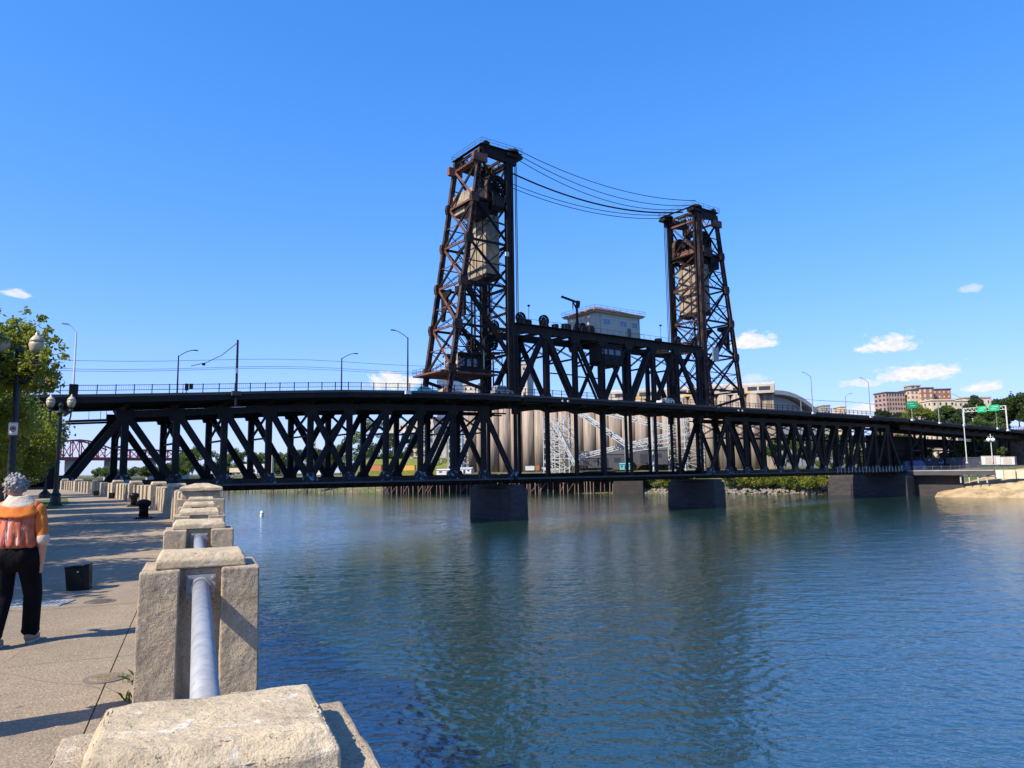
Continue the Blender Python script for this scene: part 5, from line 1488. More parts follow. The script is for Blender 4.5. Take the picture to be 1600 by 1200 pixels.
RT = [(1443, 440, 38, 9, 'b', 'bright green round tree before the tower block'), (1426, 450, 31, 5, 'b', 'small bright green tree left of the round one by the green sign'), (1487, 430, 33, 7, 'm', 'mid green tree before the lower cream wing'), (1503, 440, 36, 6, 'd', 'dark tree right of lower cream wing'), (1512, 420, 31, 5, 'd', 'dark tree just left of sign gantry'), (1532, 430, 42, 6.5, 'd', 'dark spreading tree standing before wide cream building'), (1550, 410, 35, 7, 'd', 'dark tree right behind the sign gantry'), (1566, 400, 38, 7, 'd', 'dark tree by the right leg of sign gantry'), (1580, 395, 41, 7.5, 'd', 'tall dark tree near the right edge of the picture'), (1591, 400, 47, 5, 'c', 'pointed conifer at the right edge of picture'), (1600, 380, 40, 7, 'd', 'dark tree cut off by right picture edge'), (1535, 350, 28, 6, 'm', 'mid green low tree under the sign gantry'), (1560, 345, 27, 6, 'm', 'mid green low tree right of gantry signs'), (1470, 460, 30, 5, 'd', 'dark tree between round tree and lower cream wing'), (1384, 470, 27, 4, 'd', 'small dark tree at foot of pink brick wing'), (1396, 470, 26, 4, 'c', 'small dark conifer before pink brick wing'), (1618, 372, 38, 7, 'd', 'dark tree mostly outside the right picture edge'), (1410, 470, 24, 4, 'd', 'low dark tree under pale stairwell strip')]
TOPS = [628, 640, 634, 640, 640, 621, 642, 632, 620, 611, 614, 652, 654, 644, 640, 641, 618, 645]
for i, (px, Y, H, R, k, lb) in enumerate(RT):
    H = at_depth(px, TOPS[i], Y).z; p = at_depth(px, 740, Y); p.z = max(12, H - 2.5 * R)
    tree(lb, p, H - p.z, R, 6500, 1.05, {'b': 'leaf_bright', 'm': 'leaf_mid', 'd': 'leaf_dark', 'c': 'leaf_dark'}[k], 400 + i, .35, .25, 'conifer' if k == 'c' else 'tree', 'trees on the right horizon', conifer=(k == 'c'), ncl=30)
# ---- elevated road seen below the far approach, retaining wall and small things there
fr = thing('elevated_road', 'pale concrete elevated road seen through the far end of bridge', 'viaduct', at_depth(1400, 700, 330))
fa, fb_ = at_depth(1270, 700, 350), at_depth(1560, 700, 320); fa.z = fb_.z = 0
fdir = (fb_ - fa).normalized(); fn = Vector((fdir.y, -fdir.x, 0))
b = MB(); b.sweep([fa, fb_], [(-6, 17.0), (6, 17.0), (6, 19.6), (5.7, 19.6), (5.7, 18.6), (-6, 18.6)], fn); o = b.obj('deck', 'grey_concrete', fr); fix_normals(o)
for f in (.05, .2, .35, .5, .65, .8, .95):
    q = fa.lerp(fb_, f); member('column', Vector((q.x, q.y, 5)), Vector((q.x, q.y, 17)), 1.6, 1.6, 'grey_concrete', fr, fdir, 'rod')
    b = MB(); b.prism([(-5, 0), (5, 0), (3, -1.6), (-3, -1.6)], Vector((q.x, q.y, 16.99)), fn, UP, fdir, 1.4); o = b.obj('cap_beam', 'grey_concrete', fr); fix_normals(o)
rw = thing('retaining_wall', 'dark graffiti-covered retaining wall below the far approach', 'wall', at_depth(1500, 720, 262))
wa_, wb2 = at_depth(1425, 720, 268), at_depth(1588, 720, 262); wa_.z = wb2.z = 0
wdr = (wb2 - wa_).normalized(); wnr = Vector((wdr.y, -wdr.x, 0))
for k in range(14):
    b = MB(); A = wa_.lerp(wb2, k / 14); C = wa_.lerp(wb2, (k + 1) / 14 - .002)
    b.sweep([A, C], [(-.4, 6), (.4, 6), (.4, 12.2), (-.4, 12.2)], wnr); b.obj('panel', 'graffiti_wall', rw)
b = MB(); b.sweep([wa_, wb2], [(-.6, 12.21), (.5, 12.21), (.5, 12.5), (-.6, 12.5)], wnr); b.obj('coping', 'dark_shed', rw)
# dark embankment planting behind it
for i, (px, Y, H) in enumerate(((1440, 288, 11), (1462, 286, 9), (1484, 287, 10), (1510, 283, 12), (1533, 286, 11), (1556, 284, 12), (1300, 300, 9), (1325, 298, 9), (1350, 297, 8), (1378, 296, 10))):
    p = at_depth(px, 740, Y); p.z = 8
    tree(f'{ORD[i]} low bushy tree ' + ('under the far approach bents from left' if i < 6 else 'behind the far fixed span'), p, H, 4.2, 700, .8, 'leaf_mid' if i % 2 else 'leaf_dark', 500 + i, .2, .15, 'tree', 'low trees under the far bridge end', ncl=14)
# stone abutment at the right end, of single blocks
ab = thing('stone_abutment', 'brown stone block abutment at the right end of the bridge', 'abutment', B(262, 0, 8))
b = MB(); 
core = MB(); core.sweep([B(262.5, 12, 0), B(290, 12, 0)], [(-24, 4), (.3, 4), (.3, 24.3), (-24, 24.3)], N); core.obj('core', 'stone', ab)
for j in range(16):
    z = 4.6 + 1.25 * j
    off_ = .9 * (j % 2)
    for i in range(6):
        t0_ = 262.2 + 1.9 * i + off_
        member('stone_block', B(t0_ + .03, 12.35, z), B(t0_ + 1.84, 12.35, z), 1.2, .5 + .2 * rng.random(), 'stone', ab, UP, 'box')
    for i in range(7):
        n0 = 12.4 - 1.9 * i - off_
        member('stone_block', B(262.3, n0 - .03, z), B(262.3, n0 - 1.84, z), 1.2, .5 + .2 * rng.random(), 'stone', ab, UP, 'box')
# floating walkway by the sandy bank
fw = thing('walkway', 'grey riverside walkway with mesh railing below the far approach', 'walkway', at_depth(1480, 735, 236))
ka, kb = at_depth(1421, 738, 246), at_depth(1556, 738, 228); ka.z = kb.z = 0
kd = (kb - ka).normalized(); kn = Vector((kd.y, -kd.x, 0)); kl = (kb - ka).length
b = MB(); b.sweep([ka, kb], [(-2.2, 7.95), (2.2, 7.95), (2.2, 8.25), (-2.2, 8.25)], kn); o = b.obj('deck', 'grey_concrete', fw); fix_normals(o)
b = MB(); b.sweep([ka, kb], [(1.9, 6.7), (2.1, 6.7), (2.1, 7.94), (1.9, 7.94)], kn); o = b.obj('girder', 'dark_shed', fw); fix_normals(o)
b = MB()
for z in (8.35, 9.45): b.sweep([ka, kb], [(2.1, z), (2.18, z), (2.18, z + .08), (2.1, z + .08)], kn)
s = 0
while s < kl:
    b.bar(ka + kd * s + kn * 2.14 + UP * 8.25, ka + kd * s + kn * 2.14 + UP * 9.5, .03, .03, kd); s += .22
b.obj('mesh_railing', 'grey_steel', fw, kind='stuff')
s = 0
while s < kl:
    member('railing_post', ka + kd * s + kn * 2.14 + UP * 8.25, ka + kd * s + kn * 2.14 + UP * 9.7, .12, .12, 'grey_steel', fw, kd, 'box'); s += 2.6
s = kl * .62
while s < kl:
    q = ka + kd * s + kn * 1.2
    member('support_post', q + UP * 4.2, q + UP * 7.9, .35, .35, 'lattice_white', fw, kd, 'box')
    member('support_beam', q + UP * 6.2, q + kd * 2.4 + UP * 6.2, .2, .2, 'lattice_white', fw, UP, 'box'); s += 2.4
b = MB(); b.sweep([ka - kn * 1.5, ka.lerp(kb, .62) - kn * 1.5], [(-.4, -2), (.4, -2), (.4, 6.6), (-.4, 6.6)], kn); b.obj('recess_shade_wall', 'pier_concrete', fw)  # added dark slab, shade of the recess under the walkway put into its colour
# trees filling the view below the far fixed span
for i, (px, Y, H, k) in enumerate(((1212, 318, 15, 'd'), (1228, 325, 16, 'm'), (1246, 316, 15, 'm'), (1264, 322, 17, 'd'), (1282, 314, 15, 'm'), (1300, 320, 16, 'd'), (1318, 312, 15, 'm'), (1336, 318, 16, 'd'), (1354, 312, 14, 'm'), (1372, 316, 16, 'd'), (1390, 310, 15, 'm'), (1408, 312, 16, 'd'))):
    p = at_depth(px, 740, Y); p.z = 8.6
    tree(f'{ORD[i]} tree from left in the row behind the far fixed span', p, H, 4.6, 2200, .8, 'leaf_mid' if k == 'm' else 'leaf_dark', 700 + i, .22, .1, 'tree', 'trees behind the far fixed span', ncl=18)
# promenade deck on the sandy bank with painted end wall, boxes, poles, tarp
ew = thing('painted_wall', 'low pale wall with mint and yellow paint at end of walkway', 'wall', at_depth(1565, 740, 228))
for i, (px, w, m_) in enumerate(((1561, 12, 'mint_paint'), (1576, 18, 'yellowish_wall'), (1596, 22, 'yellowish_wall'), (1618, 22, 'pale_concrete'))):
    if m_ not in MATS: mat(m_, {'mint_paint': (.38, .55, .46), 'yellowish_wall': (.52, .42, .24)}[m_], .85, 0, (.5, .48, .4), .6)
    p = at_depth(px, 738, 227 - i * 1.4); ww = w * 227 / FPX
    M = Matrix.Translation(Vector((p.x, p.y, 0))) @ Matrix.Rotation(math.atan2(kd.y, kd.x), 4, 'Z')
    block('panel', (-ww / 2, -.3, 5.5), (ww / 2 - .02, .3, 8.2), m_, ew, M)
tp = at_depth(1427, 725, 252); tp.z = 8.4
tt = thing('tarp_shelter', 'blue tarp shelter at far end of the walkway', 'tent', tp)
b = MB(); b.add([(-4, -2, 0), (4, -2, 0), (4, 2, 0), (-4, 2, 0), (-3.2, -.8, 2.9), (2.6, -1, 3.1), (2.8, 1, 2.9), (-3, .8, 2.7)], [(0, 3, 2, 1), (4, 5, 6, 7), (0, 1, 5, 4), (1, 2, 6, 5), (2, 3, 7, 6), (3, 0, 4, 7)]); b.obj('sheet', 'tarp_blue', tt, M=Matrix.Translation(tp))
b = MB(); b.tube(tp + Vector((-3.6, -1.6, 0)), tp + Vector((-3.1, -.9, 3.3)), .06, seg=5); b.obj('pole', 'grey_steel', tt)
def white_box(label, px, py, Y, w, h, d):
    p = at_depth(px, py, Y); r = thing('utility_cabinet', label, 'cabinet', p, 'white cabinets by the walkway')
    M = Matrix.Translation(p) @ Matrix.Rotation(-.5, 4, 'Z')
    block('case', (-w / 2, -d / 2, 0), (w / 2, d / 2, h), 'white_paint', r, M, .05); block('lid', (-w / 2 - .1, -d / 2 - .1, h + .003), (w / 2 + .1, d / 2 + .1, h + .18), 'white_paint', r, M)
    block('door', (-w * .3, -d / 2 - .05, h * .1), (w * .3, -d / 2 - .004, h * .9), 'pale_concrete', r, M)
white_box('larger white graffiti-marked cabinet beside the walkway end', 1548, 726, 240, 5.0, 2.6, 3)
white_box('smaller white cabinet nearest the stone abutment', 1574, 726, 238, 3.8, 2.3, 3)
for px, py0, py1, lb in ((1511, 724, 645, 'tall thin pale pole rising in front of far approach'),):
    p = at_depth(px, py0, 240); q = at_depth(px - 2, py1, 240); r = thing('tall_pole', lb, 'pole', p)
    b = MB(); b.tube(p, Vector((p.x, p.y, q.z)), .16, .11, 8); b.obj('shaft', 'white_paint', r); b = MB(); b.lathe(p, [(.4, 0), (.35, .4), (.17, .5)], 8); b.obj('base', 'pale_concrete', r)
p = at_depth(1551, 722, 238); q = at_depth(1551, 678, 238)
r = thing('globe_lamp', 'pale pole with two white globes in front of the dark approach', 'street lamp', p)
b = MB(); b.tube(p, Vector((p.x, p.y, q.z)), .14, .1, 8); b.obj('pole', 'white_paint', r)
for sx in (-.75, .75):
    c = Vector((p.x + sx, p.y, at_depth(1551, 687, 238).z)); b = MB(); b.lathe(c, [(.1, -.62), (.45, -.42), (.62, 0), (.45, .42), (.1, .62)], 12); b.obj('globe', 'sign_white', r, smooth=True)
b = MB(); b.bar(Vector((p.x - .9, p.y, q.z - .8)), Vector((p.x + .9, p.y, q.z - .8)), .1); b.obj('crossarm', 'white_paint', r)
# the little white marker buoy in the river
p = at_z(409, 806, 0)
by = thing('buoy', 'small white marker buoy floating in the river beside the parapet', 'buoy', p)
b = MB(); b.lathe(p, [(.05, -.3), (.42, -.2), (.46, .1), (.36, .5), (.34, 1.0), (.2, 1.15), (.05, 1.2)], 12); b.obj('float', 'sign_white', by, smooth=True); b = MB(); b.lathe(p + UP * .4, [(.40, 0), (.40, .2), (.3, .21)], 12); b.obj('band', 'container_orange', by)
# ================================================================== promenade, parapet and people
GZ = 8.38
def paving_mat():
    m_ = bpy.data.materials.new('paving'); m_.use_nodes = True
    t = NT(m_.node_tree); t.t.nodes.clear()
    out = t.n('ShaderNodeOutputMaterial'); p = t.n('ShaderNodeBsdfPrincipled'); p.inputs['Roughness'].default_value = .9; p.inputs['Specular IOR Level'].default_value = .25
    pos = t.n('ShaderNodeNewGeometry').outputs['Position']
    col = t.mix(t.ramp(t.noise(pos, .8, 6, .65), .36, .64), (.295, .230, .153, 1), (.236, .184, .124, 1))
    col = t.mix(t.m('MULTIPLY', t.ramp(t.noise(t.v('ADD', pos, (3, 8, 1)), 2.3, 7, .7, .5), .55, .70), .55), col, (.20, .158, .112, 1))      # old stains
    col = t.mix(t.m('MULTIPLY', t.ramp(t.noise(t.v('ADD', pos, (13, 2, 4)), 1.4, 7, .7, .5), .58, .72), .5), col, (.42, .345, .25, 1))       # scrubbed patches
    col = t.mix(t.m('MULTIPLY', t.ramp(t.noise(pos, 38, 4, .7), .52, .62), .75), col, (.17, .135, .10, 1))                                     # aggregate
    col = t.mix(t.m('MULTIPLY', t.ramp(t.noise(t.v('ADD', pos, (5, 5, 5)), 52, 4, .7), .56, .66), .7), col, (.52, .44, .34, 1))
    vo = t.n('ShaderNodeTexVoronoi', feature='DISTANCE_TO_EDGE'); t.l(t.v('ADD', pos, t.v('MULTIPLY', t.n('ShaderNodeTexNoise', Scale=2.0).outputs['Color'], (.5, .5, 0))), vo.inputs['Vector']); vo.inputs['Scale'].default_value = .23
    crack = t.m('MULTIPLY', t.m('LESS_THAN', vo.outputs['Distance'], .0016), .45)
    col = t.mix(crack, col, (.09, .07, .055, 1))
    gm = t.n('ShaderNodeTexVoronoi'); t.l(pos, gm.inputs['Vector']); gm.inputs['Scale'].default_value = 1.1; gm.inputs['Randomness'].default_value = 1.0
    col = t.mix(t.m('MULTIPLY', t.m('LESS_THAN', gm.outputs['Distance'], .028), .6), col, (.10, .085, .075, 1))                                  # trodden gum
    oi = t.n('ShaderNodeObjectInfo'); hv = t.n('ShaderNodeHueSaturation'); t.put(hv.inputs['Value'], t.m('ADD', .92, t.m('MULTIPLY', oi.outputs['Random'], .16))); t.l(col, hv.inputs['Color'])
    t.l(hv.outputs[0], p.inputs['Base Color'])
    b_ = t.n('ShaderNodeBump'); b_.inputs['Strength'].default_value = .8; b_.inputs['Distance'].default_value = .02
    t.l(t.noise(pos, 45, 5, .65), b_.inputs['Height']); t.l(b_.outputs[0], p.inputs['Normal']); t.l(p.outputs[0], out.inputs[0]); MATS['paving'] = m_
paving_mat()
mat('joint', (.15, .125, .10), .95)
def stone_mat(name, a, c, sp, bumpy):
    m_ = bpy.data.materials.new(name); m_.use_nodes = True
    t = NT(m_.node_tree); t.t.nodes.clear()
    out = t.n('ShaderNodeOutputMaterial'); p = t.n('ShaderNodeBsdfPrincipled')
    p.inputs['Roughness'].default_value = .92; p.inputs['Specular IOR Level'].default_value = .2
    pos = t.n('ShaderNodeNewGeometry').outputs['Position']
    col = t.mix(t.ramp(t.noise(pos, 3.2, 6, .65, .4), .34, .66), a, c)
    grain = t.noise(pos, 170, 3, .6)
    col = t.mix(t.ramp(grain, .52, .70), col, sp)
    col = t.mix(t.m('MULTIPLY', t.ramp(t.noise(t.v('ADD', pos, (4.1, 2.2, 9.3)), 7, 7, .7, .6), .58, .66), .75), col, (.64, .59, .50, 1))
    col = t.mix(t.m('MULTIPLY', t.ramp(t.noise(t.v('ADD', pos, (14.1, 7.2, 3.3)), 1.8, 7, .7, .6), .53, .66), .62), col, (.24, .185, .125, 1))
    col = t.mix(t.m('MULTIPLY', t.ramp(t.noise(t.v('MULTIPLY', pos, (13, 13, 1.1)), 1.0, 5, .65), .52, .68), .45), col, (.20, .155, .11, 1))       # run-off streaks
    col = t.mix(t.m('MULTIPLY', t.ramp(t.noise(t.v('ADD', pos, (2, 7, 5)), 75, 3, .7), .60, .66), .8), col, (.10, .075, .055, 1))       # pits
    t.l(col, p.inputs['Base Color'])
    h = t.m('ADD', t.m('MULTIPLY', t.noise(pos, 22, 7, .7), 1.0), t.m('MULTIPLY', t.noise(pos, 130, 3, .6), .35))
    b_ = t.n('ShaderNodeBump'); b_.inputs['Strength'].default_value = bumpy; b_.inputs['Distance'].default_value = .02
    t.l(h, b_.inputs['Height']); t.l(b_.outputs[0], p.inputs['Normal']); t.l(p.outputs[0], out.inputs[0])
    MATS[name] = m_
stone_mat('parapet_stone', (.50, .40, .275, 1), (.39, .31, .215, 1), (.20, .155, .11, 1), 1.0)
stone_mat('cap_stone', (.54, .44, .29, 1), (.40, .32, .21, 1), (.34, .27, .18, 1), .6)

wv = Vector((-.39, .92, 0)).normalized()            # the parapet runs off this way
lv = Vector((wv.y, -wv.x, 0))                       # to its river side
WL = [Vector(q + (0,)) for q in ((3.2, -7.25), (.79, -1.63), (-.81, 2.06), (-2.40, 5.76), (-4.05, 9.62), (-5.36, 12.72), (-6.68, 15.82), (-8.36, 19.9), (-13.0, 28.7), (-17.3, 36.5), (-26.2, 50.2), (-37.2, 66), (-50, 84), (-58, 95))]
def station(s):
    for i in range(len(WL) - 1):
        d = (WL[i + 1] - WL[i]).length
        if s <= d or i == len(WL) - 2: return WL[i].lerp(WL[i + 1], s / d), (WL[i + 1] - WL[i]).normalized()
        s -= d
WLEN = sum((WL[i + 1] - WL[i]).length for i in range(len(WL) - 1))
def wp(s, off, z):
    """point beside the parapet line: off > 0 is the river side"""
    a, d = station(max(0, s)); a2, d2 = station(max(0, s - 2.5)); a3, d3 = station(min(WLEN, s + 2.5))
    d = (d2 + d3).normalized(); n = Vector((d.y, -d.x, 0))
    q = a + n * off; q.z = z
    return q
# base sheet, seawall
ss = [i * 3.0 for i in range(int(WLEN / 3) + 1)]
def strip(name, o0, o1, z, m_, kind='structure', z1=None):
    b = MB(); v = []; f = []
    for s in ss: v += [wp(s, o0, z), wp(s, o1, z if z1 is None else z1)]
    for i in range(len(ss) - 1): f.append((2 * i, 2 * i + 1, 2 * i + 3, 2 * i + 2))
    b.add(v, f); o = b.obj(name, m_, None, kind=kind)
    return o
prom = strip('promenade', -17.0, .38, GZ - .03, 'joint')
fix_normals(prom)
sw = strip('seawall', .38, .5, GZ - .03, 'parapet_stone', 'structure', -3.0)
# paving slabs as single pieces with open joints
COLS = [-17, -14, -11.0, -8.1, -5.4, -2.9, -.66, .37]
s = 0.4; row = 0
while s < WLEN - 4:
    s2 = s + (3.05 if s < 60 else 6.1)
    for k in range(len(COLS) - 1):
        a, c = COLS[k] + .005, COLS[k + 1] - .005
        q = [wp(s + .005, a, 0), wp(s + .005, c, 0), wp(s2 - .005, c, 0), wp(s2 - .005, a, 0)]
        dz = rng.uniform(-.002, .002)
        b = MB(); b.add([(p.x, p.y, GZ - .06) for p in q] + [(p.x, p.y, GZ + dz) for p in q], [(0, 1, 2, 3), (7, 6, 5, 4), (4, 5, 1, 0), (5, 6, 2, 1), (6, 7, 3, 2), (7, 4, 0, 3)])
        o = b.obj('paving_slab', 'paving', prom); fix_normals(o)
    s = s2; row += 1
lawn = strip('lawn', -60, -17.02, GZ + .02, 'grass'); fix_normals(lawn)
# a finger of grass and soil at the lamp bases
b = MB(); b.add([(-31, 44, GZ + .012), (-24.2, 36, GZ + .012), (-22.9, 37.2, GZ + .012), (-26.0, 43.5, GZ + .012), (-33, 55, GZ + .012)], [(0, 1, 2, 3, 4)]); o = b.obj('verge', 'grass', None, kind='structure'); fix_normals(o)

def rough(o, bevel=.012, sub=4, amp=.012, size=.12):
    """worn concrete: rounded arrises and uneven faces"""
    md = o.modifiers.new('bevel', 'BEVEL'); md.width = bevel; md.segments = 2; md.limit_method = 'ANGLE'
    if sub:
        sb = o.modifiers.new('sub', 'SUBSURF'); sb.subdivision_type = 'SIMPLE'; sb.levels = sub; sb.render_levels = sub
        tx = bpy.data.textures.new('wear', 'CLOUDS'); tx.noise_scale = size; tx.noise_depth = 4
        ds = o.modifiers.new('wear', 'DISPLACE'); ds.texture = tx; ds.strength = amp; ds.mid_level = .5; ds.texture_coords = 'GLOBAL'
        t2 = bpy.data.textures.new('chips', 'CLOUDS'); t2.noise_scale = .16; t2.noise_depth = 2
        d2 = o.modifiers.new('chips', 'DISPLACE'); d2.texture = t2; d2.strength = .014; d2.mid_level = .5; d2.texture_coords = 'GLOBAL'
def pillar(c, d, label, z0_=GZ, hb=.935, w=.80, dp=.70, cap=(.62, .50), ch=.105, sub=3, gr=.28):
    d = Vector(d); l = Vector((d.y, -d.x, 0))
    r = thing('parapet_pillar', label, 'pillar', (c.x, c.y, z0_), 'concrete parapet pillars')
    # plan with a slot for the rail in both ends
    def plan(k):
        W, D, g = w / 2 * k, dp / 2 * k, gr / 2
        return [(-W, -D), (-g, -D), (-g, -D + .13), (g, -D + .13), (g, -D), (W, -D), (W, D), (g, D), (g, D - .13), (-g, D - .13), (-g, D), (-W, D)]
    lo, hi = plan(1.03), plan(1.0)
    n = len(lo); b = MB()
    v = [Vector((c.x, c.y, z0_ - .02)) + l * x + d * y for x, y in lo] + [Vector((c.x, c.y, z0_ + hb)) + l * x + d * y for x, y in hi]
    b.add(v, [(i, (i + 1) % n, n + (i + 1) % n, n + i) for i in range(n)])
    # top and bottom cut into convex pieces
    for o_, rev in ((0, True), (n, False)):
        for q in ((0, 1, 2, 9, 10, 11), (2, 3, 8, 9), (3, 4, 5, 6, 7, 8)):
            b.add([v[i + o_] for i in q], [tuple(reversed(range(len(q)))) if rev else tuple(range(len(q)))])
    o = b.obj('body', 'parapet_stone', r)
    bm = bmesh.new(); bm.from_mesh(o.data); bmesh.ops.remove_doubles(bm, verts=bm.verts, dist=.0005); bmesh.ops.recalc_face_normals(bm, faces=bm.faces); bm.to_mesh(o.data); bm.free()
    rough(o, .012, sub, .003, .04)
    b = MB(); W, D = cap[0] / 2, cap[1] / 2
    lv_ = [(0.0, 1.0, 1.0), (ch * .55, .985, .98), (ch, .90, .80)]
    v = []
    for z, kx, ky in lv_:
        for sx, sy in ((-1, -1), (1, -1), (1, 1), (-1, 1)):
            v.append(Vector((c.x, c.y, z0_ + hb + .001 + z)) + l * (sx * W * kx) + d * (sy * D * ky))
    f = []
    for i in range(2):
        for k in range(4): f.append((4 * i + k, 4 * i + (k + 1) % 4, 4 * i + 4 + (k + 1) % 4, 4 * i + 4 + k))
    f += [(3, 2, 1, 0), (8, 9, 10, 11)]
    b.add(v, f); o = b.obj('cap', 'cap_stone', r); fix_normals(o); rough(o, .012, sub + (1 if sub else 0), .006, .045)
    return r
PN = ['worn concrete parapet pillar nearest the camera, its broad cap filling the bottom of the picture', 'second concrete parapet pillar from the camera with grey pipe rail', 'third concrete parapet pillar from the camera', 'fourth concrete parapet pillar from the camera', 'fifth concrete parapet pillar from the camera']
PC = WL[2:7]
for i, c in enumerate(PC):
    pillar(c, wv, PN[i], hb=.872 if i == 0 else .935, z0_=GZ, cap=(.60, .52) if i == 0 else (.62, .50), sub=(6 if i == 0 else 5 if i == 1 else 4 if i == 2 else 3))
pillar(WL[1], wv, 'concrete parapet pillar beside the camera outside the picture', hb=.86, sub=0)
# galvanised pipe rails between them
def rail(a, c, zh0, zh1, label, r=.0575, flanges=True):
    d = (c - a).normalized(); l = Vector((d.y, -d.x, 0))
    p = a + d * .225; q = c - d * .225
    p = Vector((p.x, p.y, zh0)); q = Vector((q.x, q.y, zh1))
    rt_ = thing('pipe_rail', label, 'rail', p, 'galvanised pipe rails of the parapet')
    b = MB(); b.tube(p, q, r, seg=20); o = b.obj('pipe', 'galvanised', rt_, smooth=False)
    for f in o.data.polygons: f.use_smooth = len(f.vertices) == 4
    if flanges:
        for e, sg in ((p, 1), (q, -1)):
            b = MB(); b.prism([(-.10, -.085), (.10, -.085), (.10, .085), (-.10, .085)], e + d * (sg * .008), l, UP, d, .014); fl = b.obj('flange', 'galvanised', rt_)
            for sx in (-1, 1):
                for sz in (-1, 1):
                    b = MB(); b.lathe(e + d * (sg * .016) + l * (sx * .08) + UP * (sz * .062), [(.014, 0), (.014, .014), (.007, .015), (.007, .028)] if sg > 0 else [(.007, -.028), (.007, -.015), (.014, -.014), (.014, 0)], 6, d); b.obj('bolt', 'galvanised', fl)
            b = MB(); b.tube(e + d * (sg * .016), e + d * (sg * .10), r + .012, seg=20); b.obj('collar', 'galvanised', rt_)
    return rt_
RZ = GZ + .80
for i in range(4):
    rail(PC[i], PC[i + 1], RZ - (.10 if i == 0 else 0), RZ, ['grey pipe rail running from nearest to second parapet pillar', 'grey pipe rail between second and third parapet pillars', 'pipe rail between third and fourth parapet pillars', 'pipe rail between fourth and fifth parapet pillars'][i])
rail(WL[1], PC[0], RZ - .12, RZ - .10, 'pipe rail beside the camera below the picture')
# the big terminal pillar
tc_ = WL[7]
def big_pillar(c, d, label, w=1.15, hb=.98):
    d = Vector(d); l = Vector((d.y, -d.x, 0))
    r = thing('terminal_pillar', label, 'pillar', (c.x, c.y, GZ), 'large capped parapet pillars')
    def fr(name, z0_, z1, k0, k1, m_):
        b = MB(); v = []
        for z, k in ((z0_, k0), (z1, k1)):
            for sx, sy in ((-1, -1), (1, -1), (1, 1), (-1, 1)): v.append(Vector((c.x, c.y, GZ + z)) + l * (sx * w / 2 * k) + d * (sy * w / 2 * k))
        b.add(v, [(3, 2, 1, 0), (4, 5, 6, 7)] + [(k, (k + 1) % 4, 4 + (k + 1) % 4, 4 + k) for k in range(4)])
        o = b.obj(name, m_, r); rough(o, .02, 3, .02)
    fr('base', -.02, hb, 1.04, 1.0, 'parapet_stone'); fr('shaft', hb + .001, hb + .20, .82, .80, 'parapet_stone'); fr('cap', hb + .201, hb + .30, .92, .90, 'cap_stone'); fr('hip', hb + .301, hb + .40, .88, .25, 'cap_stone')
    return r
big_pillar(tc_, wv, 'large hip-capped parapet pillar where the wall bends left')
b = MB(); pl = Vector((tc_.x, tc_.y, GZ)) - wv * 1.0
pillar(Vector((pl.x, pl.y, 0)) - wv * .2, wv, 'grey-faced parapet pillar just in front of the large hip-capped one', hb=.95, w=.72, dp=.5, cap=(.6, .4), sub=3)
# far part of the parapet: slab posts with a capped pillar every few
SBIG = sum((WL[i + 1] - WL[i]).length for i in range(7))
s = SBIG + 2.0; k = 0; caps = 0
post_me = {}
while s < WLEN - 3:
    p = wp(s, 0, GZ); _, d = station(s)
    if k % 6 == 5:
        pillar(p, d, ORD[caps] + ' capped pillar of the far parapet beyond the bend', hb=1.12, w=.78, dp=.78, cap=(.66, .66), ch=.16, sub=2); caps += 1
    else:
        b = MB(); l = Vector((d.y, -d.x, 0))
        hh = 1.05 + rng.uniform(-.02, .02)
        b.prism([(-.26, 0), (.26, 0), (.25, hh - .03), (.22, hh), (-.22, hh), (-.25, hh - .03)], p, l, UP, d, .74)
        o = b.obj('slab_post', 'parapet_stone', None, f'{ORD[k]} concrete slab post of the far parapet, counted from the bend', 'post', 'concrete slab posts of the far parapet'); fix_normals(o); rough(o, .02, 0)
    s += 1.62 if s < SBIG + 42 else 2.6; k += 1
b = MB(); b.path([wp(q, 0, GZ + .72) for q in np.arange(SBIG + 1, WLEN - 3, 2.0)], .055, 8); b.obj('long_rail', 'galvanised', None, 'grey pipe rail threading the slab posts of far parapet', 'rail', smooth=True)

